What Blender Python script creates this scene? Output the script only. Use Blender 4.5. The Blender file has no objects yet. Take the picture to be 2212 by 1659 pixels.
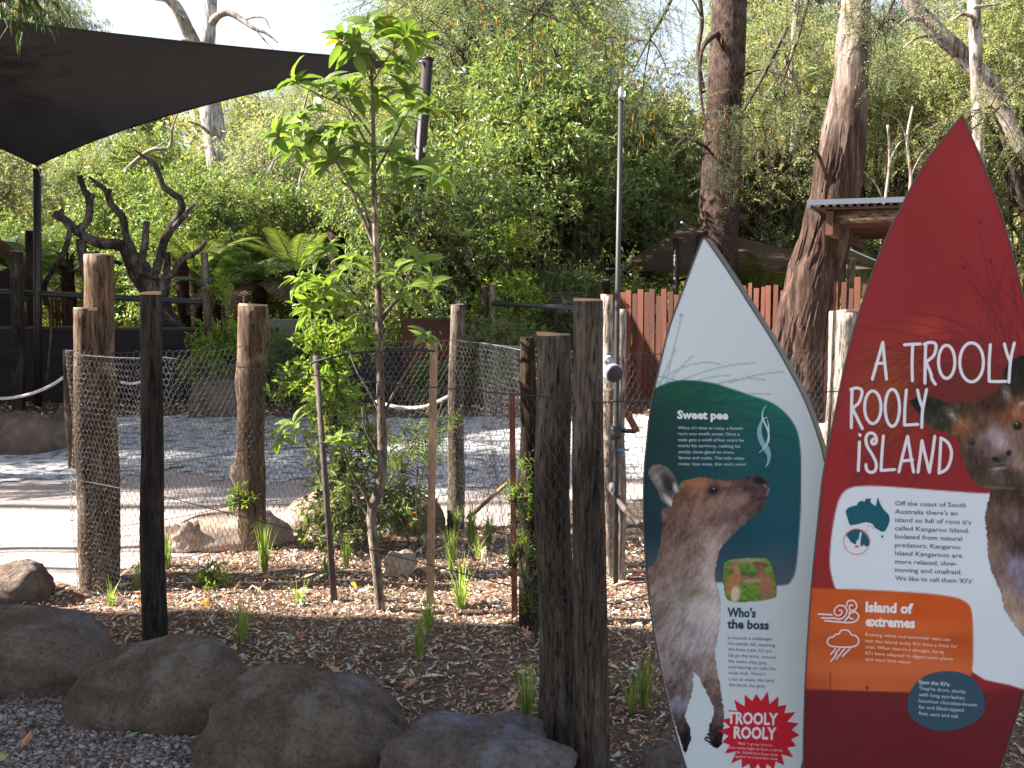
import bpy, math, random
import numpy as np
from mathutils import Vector, noise as mnoise
S = bpy.context.scene
COL = S.collection
RAD = math.radians
# ---------------------------------------------------------------- camera
CAMZ = 1.55
FD = 2100.0                      # focal length in the 2212 px wide view
PITCH = math.atan((829.5-620)/FD)
cam_d = bpy.data.cameras.new('camera'); cam = bpy.data.objects.new('camera', cam_d); COL.objects.link(cam)
cam.location = (0, 0, CAMZ); cam.rotation_euler = (math.pi/2-PITCH, 0, 0)
cam_d.sensor_width = 36; cam_d.lens = 36*FD/2212; cam_d.clip_start = .05; cam_d.clip_end = 2500
cam_d.dof.use_dof = True; cam_d.dof.focus_distance = 5.2; cam_d.dof.aperture_fstop = 11
S.camera = cam
# ---------------------------------------------------------------- light
SUN_EL = RAD(38); SUN_AZ_X, SUN_AZ_Y = -1.0, -0.04
_h = math.hypot(SUN_AZ_X, SUN_AZ_Y)
TOSUN = Vector((SUN_AZ_X/_h*math.cos(SUN_EL), SUN_AZ_Y/_h*math.cos(SUN_EL), math.sin(SUN_EL)))
w = bpy.data.worlds.new('World'); S.world = w; w.use_nodes = True
nt = w.node_tree; bg = nt.nodes['Background']
sky = nt.nodes.new('ShaderNodeTexSky'); sky.sky_type = 'NISHITA'; sky.sun_disc = False
sky.sun_elevation = SUN_EL; sky.sun_rotation = math.atan2(TOSUN.x, TOSUN.y); sky.air_density = 1.0; sky.dust_density = 3.0; sky.ozone_density = 1.0
# thin bright haze and cloud veil that thickens towards the horizon all the way round
tc = nt.nodes.new('ShaderNodeTexCoord'); no = nt.nodes.new('ShaderNodeTexNoise'); no.inputs['Scale'].default_value = 2.4; no.inputs['Detail'].default_value = 6
nt.links.new(tc.outputs['Generated'], no.inputs['Vector']); sp = nt.nodes.new('ShaderNodeSeparateXYZ'); nt.links.new(tc.outputs['Generated'], sp.inputs[0])
ma = nt.nodes.new('ShaderNodeMath'); ma.operation = 'MULTIPLY_ADD'; nt.links.new(no.outputs['Fac'], ma.inputs[0]); ma.inputs[1].default_value = -.25; nt.links.new(sp.outputs[2], ma.inputs[2])
mr = nt.nodes.new('ShaderNodeMapRange'); mr.inputs[1].default_value = .02; mr.inputs[2].default_value = .60; mr.inputs[3].default_value = .95; mr.inputs[4].default_value = .12; nt.links.new(ma.outputs[0], mr.inputs[0])
mxs = nt.nodes.new('ShaderNodeMix'); mxs.data_type = 'RGBA'; nt.links.new(mr.outputs[0], mxs.inputs[0]); nt.links.new(sky.outputs[0], mxs.inputs[6]); mxs.inputs[7].default_value = (6.8, 7.6, 8.7, 1)
nt.links.new(mxs.outputs[2], bg.inputs[0]); bg.inputs[1].default_value = 0.034
sl = bpy.data.lights.new('sun', 'SUN'); sl.energy = 5.0; sl.angle = RAD(.53); sl.color = (1, .93, .84)
sun = bpy.data.objects.new('sun', sl); COL.objects.link(sun)
sun.rotation_euler = (-TOSUN).to_track_quat('-Z', 'Y').to_euler(); sun.location = TOSUN*60
S.view_settings.view_transform = 'Standard'; S.view_settings.look = 'None'; S.view_settings.gamma = 1
S.view_settings.use_curve_mapping = False; S.view_settings.exposure = 2.3
S.render.engine = 'CYCLES'
S.cycles.max_bounces = 6; S.cycles.diffuse_bounces = 3; S.cycles.glossy_bounces = 2; S.cycles.transmission_bounces = 4
S.cycles.use_denoising = True; S.cycles.use_adaptive_sampling = True; S.cycles.adaptive_threshold = .02
S.cycles.sample_clamp_indirect = 6; S.cycles.caustics_reflective = False; S.cycles.caustics_refractive = False
# ---------------------------------------------------------------- geometry helpers
UPC = Vector((0, math.sin(PITCH), math.cos(PITCH))); FWD = Vector((0, math.cos(PITCH), -math.sin(PITCH)))
CAM = Vector((0, 0, CAMZ)); K = 2500/2212.0
def ray(u, v): return Vector((1, 0, 0))*((u-1106)/FD) + UPC*(-(v-829.5)/FD) + FWD
def at(u, v, Y): d = ray(u, v); return CAM + d*(Y/d.y)
def gp(u, v, z=0.): d = ray(u, v); return CAM + d*((z-CAMZ)/d.z)
def ux(u, Y): return (u-1106)/FD*Y*1.0
def rng(seed): return np.random.default_rng(seed)
def srgb(r, g, b):
    o = []
    for c in (r, g, b):
        c /= 255.; o.append(c/12.92 if c <= .04045 else ((c+.055)/1.055)**2.4)
    return tuple(o)
def tag(o, label=None, cat=None, group=None, kind=None):
    if label: o['label'] = label
    if cat: o['category'] = cat
    if group: o['group'] = group
    if kind: o['kind'] = kind
    return o
def empty(name, loc, label=None, cat=None, group=None, kind=None, rz=0):
    e = bpy.data.objects.new(name, None); COL.objects.link(e); e.location = loc; e.rotation_euler = (0, 0, rz)
    e.empty_display_size = .1
    return tag(e, label, cat, group, kind)
def mkobj(name, me, parent=None, loc=None):
    o = bpy.data.objects.new(name, me); COL.objects.link(o)
    if parent is not None: o.parent = parent
    if loc is not None: o.location = loc
    return o
class MB:
    """collects triangles and quads, builds one mesh"""
    def __init__(s): s.v = []; s.t = []; s.q = []; s.c = []; s.n = 0
    def add(s, v, t=None, q=None, c=None):
        v = np.asarray(v, dtype=np.float32).reshape(-1, 3)
        if t is not None and len(t): s.t.append(np.asarray(t, dtype=np.int64).reshape(-1, 3)+s.n)
        if q is not None and len(q): s.q.append(np.asarray(q, dtype=np.int64).reshape(-1, 4)+s.n)
        if c is None: c = np.ones((len(v), 3), np.float32)
        else:
            c = np.asarray(c, dtype=np.float32)
            if c.ndim == 1: c = np.tile(c, (len(v), 1))
        s.v.append(v); s.c.append(c); s.n += len(v)
    def mesh(s, name, mat, smooth=True, origin=None):
        me = bpy.data.meshes.new(name)
        v = np.concatenate(s.v) if s.v else np.zeros((0, 3), np.float32)
        if origin is not None: v = v-np.asarray(origin, dtype=np.float32)
        t = np.concatenate(s.t) if s.t else np.zeros((0, 3), np.int64)
        q = np.concatenate(s.q) if s.q else np.zeros((0, 4), np.int64)
        me.vertices.add(len(v)); me.vertices.foreach_set('co', v.ravel())
        nl = t.size+q.size; me.loops.add(nl); me.loops.foreach_set('vertex_index', np.concatenate([t.ravel(), q.ravel()]).astype(np.int32))
        npoly = len(t)+len(q); me.polygons.add(npoly)
        st = np.concatenate([np.arange(len(t))*3, len(t)*3+np.arange(len(q))*4]).astype(np.int32)
        me.polygons.foreach_set('loop_start', st)
        me.polygons.foreach_set('use_smooth', np.full(npoly, smooth))
        ca = me.color_attributes.new('Col', 'FLOAT_COLOR', 'POINT')
        c = np.concatenate(s.c) if s.c else np.zeros((0, 3), np.float32)
        c4 = np.ones((len(v), 4), np.float32); c4[:, :3] = c; ca.data.foreach_set('color', c4.ravel())
        me.update(calc_edges=True); me.validate()
        if mat: me.materials.append(mat)
        return me
    def build(s, name, mat, parent=None, smooth=True, origin=None):
        me = s.mesh(name, mat, smooth, origin)
        o = mkobj(name, me, parent)
        if origin is not None and parent is None: o.location = origin
        return o
    def box(s, c, half, ax=None, col=None, jit=0, r=None):
        c = np.array(c, float); h = np.array(half, float)
        A = np.eye(3) if ax is None else np.array(ax, float)
        sg = np.array([[i, j, k] for k in (-1, 1) for j in (-1, 1) for i in (-1, 1)], float)
        v = c + (sg*h)@A
        if jit: v += (r or rng(1)).normal(0, jit, v.shape)
        s.add(v, q=[[0, 2, 3, 1], [4, 5, 7, 6], [0, 1, 5, 4], [2, 6, 7, 3], [0, 4, 6, 2], [1, 3, 7, 5]], c=col)
    def tube(s, pts, rad, n=10, cap=True, col=None, rough=0., rs=6., seed=0, knots=(), ell=None, sub=0):
        P = [Vector(p) for p in pts]; R = list(rad) if hasattr(rad, '__len__') else [rad]*len(P)
        if sub: P, R = resample(P, R, sub)
        m = len(P); V = np.zeros((m*n, 3)); up = Vector((0, 0, 1)); prev = None
        ang = np.linspace(0, 2*math.pi, n, endpoint=False)
        for i in range(m):
            t = (P[min(i+1, m-1)]-P[max(i-1, 0)])
            t = t.normalized() if t.length > 1e-9 else up
            if prev is None:
                a = Vector((1, 0, 0)) if abs(t.x) < .9 else Vector((0, 1, 0))
                x = (a-t*a.dot(t)).normalized()
            else: x = (prev-t*prev.dot(t)); x = x.normalized() if x.length > 1e-6 else Vector((1, 0, 0))
            prev = x; y = t.cross(x)
            for j in range(n):
                rr = R[i]; d = x*math.cos(ang[j])+y*math.sin(ang[j])
                if rough:
                    q = P[i]+d*R[i]
                    rr *= 1+rough*(mnoise.noise(Vector((q.x*rs, q.y*rs, q.z*rs*.35+seed*7.3)))*1.2+.5*mnoise.noise(Vector((q.x*rs*4, q.y*rs*4, q.z*rs+seed*3.1))))
                for (kp, kr, ka, kh) in knots:   # fraction along, radius, direction, height
                    di = (i/(m-1)-kp)/kr; da = math.atan2(math.sin(ang[j]-ka), math.cos(ang[j]-ka))/.7
                    rr += kh*math.exp(-(di*di+da*da))
                V[i*n+j] = P[i]+d*rr
        q = []
        for i in range(m-1):
            for j in range(n):
                k = (j+1) % n
                q.append((i*n+j, i*n+k, (i+1)*n+k, (i+1)*n+j))
        t = []
        if cap:
            V = np.vstack([V, [P[0][:], P[-1][:]]]); a = m*n; b = a+1
            for j in range(n):
                k = (j+1) % n; t.append((a, k, j)); t.append((b, (m-1)*n+j, (m-1)*n+k))
        s.add(V, t=t, q=q, c=col)
def resample(P, R, k):
    oP, oR = [], []
    n = len(P)
    for i in range(n-1):
        p0 = P[max(i-1, 0)]; p1 = P[i]; p2 = P[i+1]; p3 = P[min(i+2, n-1)]
        for j in range(k):
            t = j/k; t2 = t*t; t3 = t2*t
            oP.append(((p1*2)+(p2-p0)*t+(p0*2-p1*5+p2*4-p3)*t2+(p1*3-p0-p2*3+p3)*t3)*.5); oR.append(R[i]*(1-t)+R[i+1]*t)
    oP.append(P[-1]); oR.append(R[-1]); return oP, oR
# ---------------------------------------------------------------- terrain
def H(x, y):
    """height of the base ground"""
    a = np.maximum(0, np.asarray(y, float)-16.5); b = a*a/(a+4)
    h = np.where(b < 60, b*.135, 60*.135+(b-60)*.10)
    h = h + .25*np.sin(np.asarray(x)*.21+1)*np.clip(a/10, 0, 1) + .8*np.sin(np.asarray(x)*.05+.5)*np.clip(a/40, 0, 1)
    return h-.035
def near_z(x, y):
    return .012*np.sin(x*3.1+1.3*np.sin(y*2.3))*np.cos(y*2.7+.8*np.sin(x*1.7))+.008*np.sin(x*7.3+y*4.1)
# ---------------------------------------------------------------- materials
def nmat(name): m = bpy.data.materials.new(name); m.use_nodes = True; return m, m.node_tree, m.node_tree.nodes['Principled BSDF']
def ramp(nt, fac, stops):
    r = nt.nodes.new('ShaderNodeValToRGB'); e = r.color_ramp.elements
    while len(e) < len(stops): e.new(.5)
    for i, (p, c) in enumerate(stops): e[i].position = p; e[i].color = (*c, 1)
    nt.links.new(fac, r.inputs[0]); return r.outputs[0]
def tnoise(nt, scale, detail=6, rough=.6, stretch=(1, 1, 1), dist=0, coord='Object', off=(0, 0, 0)):
    tc = nt.nodes.new('ShaderNodeTexCoord'); mp = nt.nodes.new('ShaderNodeMapping'); mp.inputs['Scale'].default_value = stretch; mp.inputs['Location'].default_value = off
    n = nt.nodes.new('ShaderNodeTexNoise'); n.inputs['Scale'].default_value = scale; n.inputs['Detail'].default_value = detail
    n.inputs['Roughness'].default_value = rough; n.inputs['Distortion'].default_value = dist
    nt.links.new(tc.outputs[coord], mp.inputs[0]); nt.links.new(mp.outputs[0], n.inputs['Vector']); return n.outputs['Fac']
def mix(nt, fac, a, b, mode='MIX'):
    m = nt.nodes.new('ShaderNodeMix'); m.data_type = 'RGBA'; m.blend_type = mode
    for s, x in ((m.inputs[0], fac), (m.inputs[6], a), (m.inputs[7], b)):
        if hasattr(x, 'links'): nt.links.new(x, s)
        elif isinstance(x, (int, float)): s.default_value = x
        else: s.default_value = (*x, 1)
    return m.outputs[2]
def bump(nt, bs, h, strength=.5, dist=.01):
    b = nt.nodes.new('ShaderNodeBump'); b.inputs['Strength'].default_value = strength; b.inputs['Distance'].default_value = dist
    nt.links.new(h, b.inputs['Height']); nt.links.new(b.outputs[0], bs.inputs['Normal'])
def vcol(nt): a = nt.nodes.new('ShaderNodeAttribute'); a.attribute_name = 'Col'; return a.outputs['Color']
def orand(nt): a = nt.nodes.new('ShaderNodeObjectInfo'); return a.outputs['Random']
def M_noise(name, stops, scale=5, stretch=(1, 1, 1), rough=.85, bs=.5, bd=.01, bscale=None, bstretch=None, second=None, metal=0, spec=.3, vc=False, detail=7, dist=0):
    m, nt, b = nmat(name); f = tnoise(nt, scale, detail, .65, stretch, dist); c = ramp(nt, f, stops)
    if second:   # (scale, lo, hi, colour, amount)
        f2 = tnoise(nt, second[0], 4, .6, off=(3, 5, 1)); g = ramp(nt, f2, [(second[1], (0, 0, 0)), (second[2], (second[4],)*3)]); c = mix(nt, g, c, second[3])
    if vc: c = mix(nt, 1., c, vcol(nt), 'MULTIPLY')
    nt.links.new(c, b.inputs['Base Color']); b.inputs['Roughness'].default_value = rough; b.inputs['Metallic'].default_value = metal
    b.inputs['Specular IOR Level'].default_value = spec
    if bs: bump(nt, b, tnoise(nt, bscale or scale*3, 8, .7, bstretch or stretch), bs, bd)
    return m
def M_bark(name, dark, mid, light, sc=14, st=(1, 1, .16), bd=.012, lichen=None, bs=1.0):
    m, nt, b = nmat(name)
    f = tnoise(nt, sc*.55, 8, .7, (st[0], st[1], st[2]*1.6), .35); c = ramp(nt, f, [(.28, dark), (.47, mid), (.66, light)])
    fine = tnoise(nt, sc*4.2, 9, .75, (st[0], st[1], st[2]*.8), .5, off=(4, 1, 8)); ck = ramp(nt, fine, [(.40, (.16,)*3), (.50, (.85,)*3), (.70, (1.5,)*3)]); c = mix(nt, 1., c, ck, 'MULTIPLY')
    g = tnoise(nt, 2.6, 4, .6, (1, 1, .6), off=(9, 2, 4)); gg = ramp(nt, g, [(.44, (0, 0, 0)), (.60, (.7,)*3)])
    c = mix(nt, gg, c, mix(nt, 1., c, (.42, .38, .36), 'MULTIPLY'))
    if lichen: h = ramp(nt, tnoise(nt, 5, 7, .75, off=(1, 7, 2)), [(.52, (0, 0, 0)), (.66, (.7,)*3)]); c = mix(nt, h, c, lichen)
    nt.links.new(c, b.inputs['Base Color']); b.inputs['Roughness'].default_value = .9; b.inputs['Specular IOR Level'].default_value = .2
    b1 = nt.nodes.new('ShaderNodeBump'); b1.inputs['Strength'].default_value = bs; b1.inputs['Distance'].default_value = bd; nt.links.new(f, b1.inputs['Height'])
    b2 = nt.nodes.new('ShaderNodeBump'); b2.inputs['Strength'].default_value = bs; b2.inputs['Distance'].default_value = bd*.5; nt.links.new(fine, b2.inputs['Height']); nt.links.new(b1.outputs[0], b2.inputs['Normal']); nt.links.new(b2.outputs[0], b.inputs['Normal']); return m
def M_leaf(name, base, trans=.35, rough=.42, spec=.5, rnd=0.0, tcol=None):
    m, nt, b = nmat(name)
    c = mix(nt, 1., base, vcol(nt), 'MULTIPLY')
    if rnd: c = mix(nt, orand(nt), c, mix(nt, 1., c, rnd, 'MULTIPLY'))
    nt.links.new(c, b.inputs['Base Color']); b.inputs['Roughness'].default_value = rough; b.inputs['Specular IOR Level'].default_value = spec
    t = nt.nodes.new('ShaderNodeBsdfTranslucent'); tc = mix(nt, 1., c, tcol or (1.3, 1.4, .65), 'MULTIPLY'); nt.links.new(tc, t.inputs[0])
    mx = nt.nodes.new('ShaderNodeMixShader'); mx.inputs[0].default_value = trans
    nt.links.new(b.outputs[0], mx.inputs[1]); nt.links.new(t.outputs[0], mx.inputs[2]); nt.links.new(mx.outputs[0], nt.nodes['Material Output'].inputs[0]); return m
def M_plain(name, col, rough=.6, metal=0, var=.25, sc=8, spec=.4, bs=0, stretch=(1, 1, 1)):
    d = tuple(c*(1-var) for c in col); l = tuple(min(1, c*(1+var)) for c in col)
    return M_noise(name, [(.3, d), (.7, l)], sc, stretch, rough, bs, .003, metal=metal, spec=spec)
def M_vc(name, rough=.6, spec=.3, bs=0.):
    m, nt, b = nmat(name); nt.links.new(vcol(nt), b.inputs['Base Color']); b.inputs['Roughness'].default_value = rough; b.inputs['Specular IOR Level'].default_value = spec
    if bs: bump(nt, b, tnoise(nt, 60, 4, .6), bs, .003)
    return m
MT = {}
MT['post_grey'] = M_bark('weathered grey bark', (.035, .026, .02), (.12, .088, .064), (.26, .21, .165), lichen=(.30, .27, .22))
MT['post_dark'] = M_bark('dark damp bark', (.010, .008, .007), (.038, .030, .025), (.10, .08, .066))  # shade on the slim dark post is put into this bark colour
MT['post_brown'] = M_bark('brown bark', (.03, .018, .012), (.13, .08, .05), (.27, .19, .13), lichen=(.26, .22, .18))
MT['post_rib'] = M_bark('ribbed bark', (.03, .022, .017), (.14, .105, .08), (.30, .25, .20), sc=26, st=(1, 1, .12), bd=.02)
MT['post_char'] = M_bark('charred bark', (.006, .005, .005), (.022, .015, .012), (.09, .05, .03))
MT['post_pale'] = M_bark('pale dry bark', (.16, .11, .08), (.38, .31, .26), (.58, .52, .47), sc=22, bd=.012)
MT['cut'] = M_noise('cut timber end', [(.3, (.42, .25, .15)), (.7, (.62, .42, .28))], 30, rough=.8, bs=.4, bd=.002)
def M_stringy(name):
    m, nt, b = nmat(name); f = tnoise(nt, 16, 9, .75, (1, 1, .10), .5); lo = ramp(nt, f, [(.34, (.008, .005, .004)), (.5, (.050, .028, .021)), (.7, (.16, .10, .075))]); hi = ramp(nt, f, [(.36, (.05, .033, .026)), (.5, (.26, .20, .165)), (.66, (.56, .48, .43))])
    tc = nt.nodes.new('ShaderNodeTexCoord'); sp = nt.nodes.new('ShaderNodeSeparateXYZ'); nt.links.new(tc.outputs['Object'], sp.inputs[0]); n2 = tnoise(nt, 2.2, 5, .7, (1, 1, .35)); ad = nt.nodes.new('ShaderNodeMath'); ad.operation = 'MULTIPLY_ADD'; nt.links.new(n2, ad.inputs[0]); ad.inputs[1].default_value = 3.4; nt.links.new(sp.outputs[2], ad.inputs[2])
    mr = nt.nodes.new('ShaderNodeMapRange'); mr.inputs[1].default_value = 4.9; mr.inputs[2].default_value = 6.3; nt.links.new(ad.outputs[0], mr.inputs[0]); c = mix(nt, mr.outputs[0], lo, hi); nt.links.new(c, b.inputs['Base Color']); b.inputs['Roughness'].default_value = .9; b.inputs['Specular IOR Level'].default_value = .2; bump(nt, b, f, 1, .03); return m
MT['stringy'] = M_stringy('stringy shredded bark')
MT['trunk_brown'] = M_bark('dark red brown trunk bark', (.02, .012, .010), (.062, .038, .031), (.12, .082, .068), sc=7, st=(1, 1, .5), bd=.02)
MT['deadwood'] = M_bark('bare dead wood', (.02, .014, .012), (.085, .066, .056), (.24, .20, .18), sc=9, st=(1, 1, .4), bd=.01)
MT['gum_white'] = M_bark('smooth white gum bark', (.22, .19, .17), (.50, .47, .45), (.70, .68, .67), sc=4, st=(1, 1, .2), bd=.006, bs=.5)
MT['gum_pale'] = M_bark('pinkish grey gum bark', (.12, .09, .075), (.36, .29, .26), (.55, .49, .46), sc=4, st=(1, 1, .25), bd=.008, bs=.5)
MT['branch'] = M_bark('twig bark', (.03, .022, .016), (.09, .065, .048), (.20, .16, .13), sc=8)
MT['sapling'] = M_bark('smooth sapling bark', (.10, .07, .055), (.22, .165, .13), (.34, .28, .23), sc=18, st=(1, 1, .3), bd=.002, bs=.4)
def M_rock(name, d, m_, l, pale, amt):
    m, nt, b = nmat(name); f = tnoise(nt, 4.5, 8, .7); c = ramp(nt, f, [(.32, d), (.5, m_), (.68, l)])
    sp_ = tnoise(nt, 70, 5, .7); c = mix(nt, 1., c, ramp(nt, sp_, [(.30, (.45,)*3), (.42, (.95,)*3), (.68, (1.3,)*3)]), 'MULTIPLY')
    c = mix(nt, ramp(nt, tnoise(nt, 3.2, 6, .7, off=(3, 5, 1)), [(.55, (0, 0, 0)), (.68, (amt,)*3)]), c, pale); c = mix(nt, ramp(nt, tnoise(nt, 2.6, 5, .6, off=(8, 1, 3)), [(.58, (0, 0, 0)), (.70, (.5,)*3)]), c, (.16, .075, .04))
    nt.links.new(c, b.inputs['Base Color']); b.inputs['Roughness'].default_value = .92; b.inputs['Specular IOR Level'].default_value = .2
    b1 = nt.nodes.new('ShaderNodeBump'); b1.inputs['Strength'].default_value = 1; b1.inputs['Distance'].default_value = .05; nt.links.new(tnoise(nt, 9, 8, .7), b1.inputs['Height'])
    b2 = nt.nodes.new('ShaderNodeBump'); b2.inputs['Strength'].default_value = .9; b2.inputs['Distance'].default_value = .012; nt.links.new(sp_, b2.inputs['Height']); nt.links.new(b1.outputs[0], b2.inputs['Normal']); nt.links.new(b2.outputs[0], b.inputs['Normal']); return m
MT['rock'] = M_rock('basalt boulder', (.085, .060, .045), (.18, .135, .104), (.29, .235, .19), (.32, .31, .33), .75)
MT['rock_blue'] = M_rock('blue grey quarried rock', (.10, .078, .068), (.20, .165, .15), (.30, .26, .24), (.33, .36, .46), .85)
MT['rock_tan'] = M_noise('sandstone boulder', [(.28, (.24, .17, .13)), (.5, (.40, .30, .24)), (.72, (.55, .44, .36))], 3.5, rough=.9, bs=.8, bd=.02, bscale=16, second=(2.5, .55, .7, (.16, .10, .07), .6))
MT['rock_dark'] = M_noise('dark clay boulder', [(.28, (.06, .042, .032)), (.5, (.14, .10, .08)), (.72, (.24, .18, .14))], 4, rough=.95, bs=.9, bd=.02, bscale=20)
def translucent(m, col, f):
    nt = m.node_tree; t = nt.nodes.new('ShaderNodeBsdfTranslucent'); t.inputs[0].default_value = (*col, 1); mx = nt.nodes.new('ShaderNodeMixShader'); mx.inputs[0].default_value = f
    nt.links.new(nt.nodes['Principled BSDF'].outputs[0], mx.inputs[1]); nt.links.new(t.outputs[0], mx.inputs[2]); nt.links.new(mx.outputs[0], nt.nodes['Material Output'].inputs[0]); return m
MT['sail'] = M_noise('charcoal shade cloth', [(.3, (.030, .029, .031)), (.7, (.046, .044, .047))], 2.2, (1, 1, 1), .85, .25, .002, bscale=160, spec=.2)
MT['sail_brown'] = M_noise('taupe shade cloth', [(.3, (.085, .070, .064)), (.7, (.125, .104, .094))], 3, rough=.85, bs=.2, bd=.002, bscale=160)
translucent(MT['sail'], (.14, .13, .13), .4); translucent(MT['sail_brown'], (.62, .52, .46), .5)
MT['sail_white'] = M_plain('white shade cloth', (.8, .82, .85), .7, var=.04)
MT['paint_brown'] = M_plain('purple brown painted steel', (.03, .02, .02), .45, var=.15)
MT['paint_black'] = M_plain('black painted steel', (.022, .022, .027), .45, var=.2)
MT['pole_grey'] = M_plain('dark grey pipe', (.035, .034, .036), .5, metal=.1, var=.2)
MT['galv'] = M_plain('galvanised steel', (.40, .41, .43), .35, metal=.7, var=.15)
MT['plastic_grey'] = M_plain('light grey plastic', (.36, .37, .40), .45, var=.06)
MT['wire'] = M_plain('weathered wire', (.10, .10, .105), .42, metal=.65, var=.3)
MT['wire_black'] = M_plain('black fence wire', (.03, .032, .04), .5, metal=.3, var=.2)
MT['rubber'] = M_plain('black rubber tie', (.02, .025, .035), .55, var=.1)
MT['corten'] = M_noise('rusted steel sheet', [(.3, (.035, .014, .010)), (.55, (.085, .030, .018)), (.75, (.14, .055, .030))], 3, rough=.8, bs=.2, bd=.003, second=(1.4, .5, .7, (.03, .016, .014), .6))
MT['wall_dark'] = M_noise('dark brown timber wall', [(.3, (.012, .010, .012)), (.7, (.028, .022, .024))], 3, (.2, .2, 4), .8, .3, .004)
MT['paling'] = M_noise('oiled red timber paling', [(.25, (.03, .009, .005)), (.5, (.085, .025, .013)), (.75, (.16, .052, .027))], 5, (1, 1, .12), .6, .35, .003, vc=True)
MT['rail'] = M_noise('rail timber', [(.3, (.07, .03, .02)), (.7, (.16, .07, .045))], 6, (.3, .3, 1), .7, .3, .003)
MT['stake'] = M_noise('hardwood garden stake', [(.3, (.24, .14, .08)), (.55, (.42, .27, .17)), (.75, (.55, .40, .28))], 9, (1, 1, .12), .8, .3, .002)
MT['stake_dark'] = M_noise('dark old stake', [(.3, (.045, .033, .03)), (.7, (.13, .10, .09))], 12, (1, 1, .12), .85, .4, .003)
MT['stake_red'] = M_noise('red timber picket', [(.3, (.13, .045, .025)), (.7, (.28, .10, .055))], 8, (1, 1, .12), .75, .3, .002)
MT['roof'] = M_plain('blue grey roof sheet', (.12, .135, .165), .4, metal=.4, var=.08)
MT['roof_under'] = M_plain('cream roof underside', (.26, .23, .20), .6, var=.1)
MT['beam'] = M_noise('red brown beam', [(.3, (.055, .022, .014)), (.7, (.12, .05, .03))], 6, (.3, .3, 1), .75, .3, .003)
MT['log'] = M_bark('log beam bark', (.05, .03, .02), (.14, .09, .06), (.24, .17, .12), sc=12, st=(.3, .3, 1))
MT['rope'] = M_noise('pale rope', [(.35, (.30, .26, .24)), (.65, (.62, .57, .54))], 120, rough=.9, bs=.8, bd=.004, bscale=160)
MT['ground'] = M_noise('forest floor', [(.3, (.03, .022, .014)), (.5, (.085, .068, .034)), (.7, (.17, .17, .055))], .5, rough=.95, bs=.6, bd=.05, bscale=9, second=(.12, .45, .6, (.30, .34, .09), .8))
MT['mulch'] = M_noise('bark mulch soil', [(.3, (.06, .038, .028)), (.5, (.19, .125, .09)), (.7, (.36, .26, .20))], 38, rough=.95, bs=1, bd=.02, bscale=60)
MT['litter'] = M_noise('dark leaf litter', [(.3, (.025, .018, .014)), (.5, (.08, .056, .042)), (.7, (.17, .12, .09))], 18, rough=.95, bs=1, bd=.02, bscale=40)
MT['path'] = M_noise('pinkish gravel path', [(.3, (.27, .21, .19)), (.5, (.40, .335, .31)), (.7, (.52, .46, .43))], 60, rough=.9, bs=.6, bd=.006, bscale=140, second=(1.6, .5, .72, (.33, .24, .20), .35))
MT['white_gravel'] = M_noise('white marble gravel', [(.3, (.30, .29, .29)), (.5, (.52, .52, .54)), (.7, (.68, .68, .71))], 45, rough=.9, bs=.7, bd=.01, bscale=90, second=(9, .48, .60, (.07, .055, .045), .8))
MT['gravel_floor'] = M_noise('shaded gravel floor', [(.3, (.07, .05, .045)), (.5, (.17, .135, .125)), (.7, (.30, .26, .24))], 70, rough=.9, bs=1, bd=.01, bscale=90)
MT['pebble'] = M_vc('gravel pebbles', .75); MT['chip'] = M_vc('wood chips', .85)
MT['hill'] = M_noise('distant wooded ridge', [(.3, (.05, .08, .06)), (.6, (.10, .14, .09))], .06, rough=1, bs=.5, bd=2, bscale=.3)  # distance haze mixed into the ridge colour
MT['leaf_glossy'] = M_leaf('glossy green foliage', (.20, .25, .10), .47, .30, .7)
MT['leaf_dark'] = M_leaf('dark green foliage', (.065, .105, .036), .3, .45, .4)
MT['leaf_olive'] = M_leaf('olive fine foliage', (.33, .355, .18), .46, .45, .5)
MT['leaf_grey'] = M_leaf('grey green gum foliage', (.32, .34, .235), .40, .42, .5)
MT['leaf_wattle'] = M_leaf('blue green wattle foliage', (.21, .25, .155), .42, .5, .4)
MT['leaf_lime'] = M_leaf('lime young foliage', (.24, .33, .05), .45, .38, .5)
MT['leaf_big'] = M_leaf('large sapling leaf', (.12, .185, .05), .42, .33, .55, rnd=(1.7, 1.55, 1.0))
MT['leaf_yellow'] = M_leaf('yellowed leaf', (.72, .45, .04), .4, .45, .4)
MT['grass'] = M_leaf('tussock grass', (.30, .38, .10), .42, .5, .35)
MT['fern'] = M_leaf('fern frond', (.085, .135, .045), .4, .5, .35)
MT['fern_yellow'] = M_leaf('yellow green fern frond', (.19, .23, .065), .45, .5, .3)
MT['fern_dead'] = M_plain('dead fern skirt', (.16, .10, .07), .9, var=.3)
MT['fibre'] = M_bark('fern trunk fibre', (.012, .008, .006), (.045, .025, .016), (.12, .06, .035), sc=20, st=(1, 1, 1), bd=.03)
MT['fibre_red'] = M_bark('orange fern trunk fibre', (.06, .02, .01), (.22, .075, .03), (.40, .16, .07), sc=20, st=(1, 1, 1), bd=.03)
MT['thatch'] = M_noise('thatch', [(.3, (.06, .035, .022)), (.7, (.20, .12, .08))], 20, (1, 1, .1), .95, .8, .02)
MT['blue_tag'] = M_plain('blue plastic', (.03, .30, .62), .4, var=.05)
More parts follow.
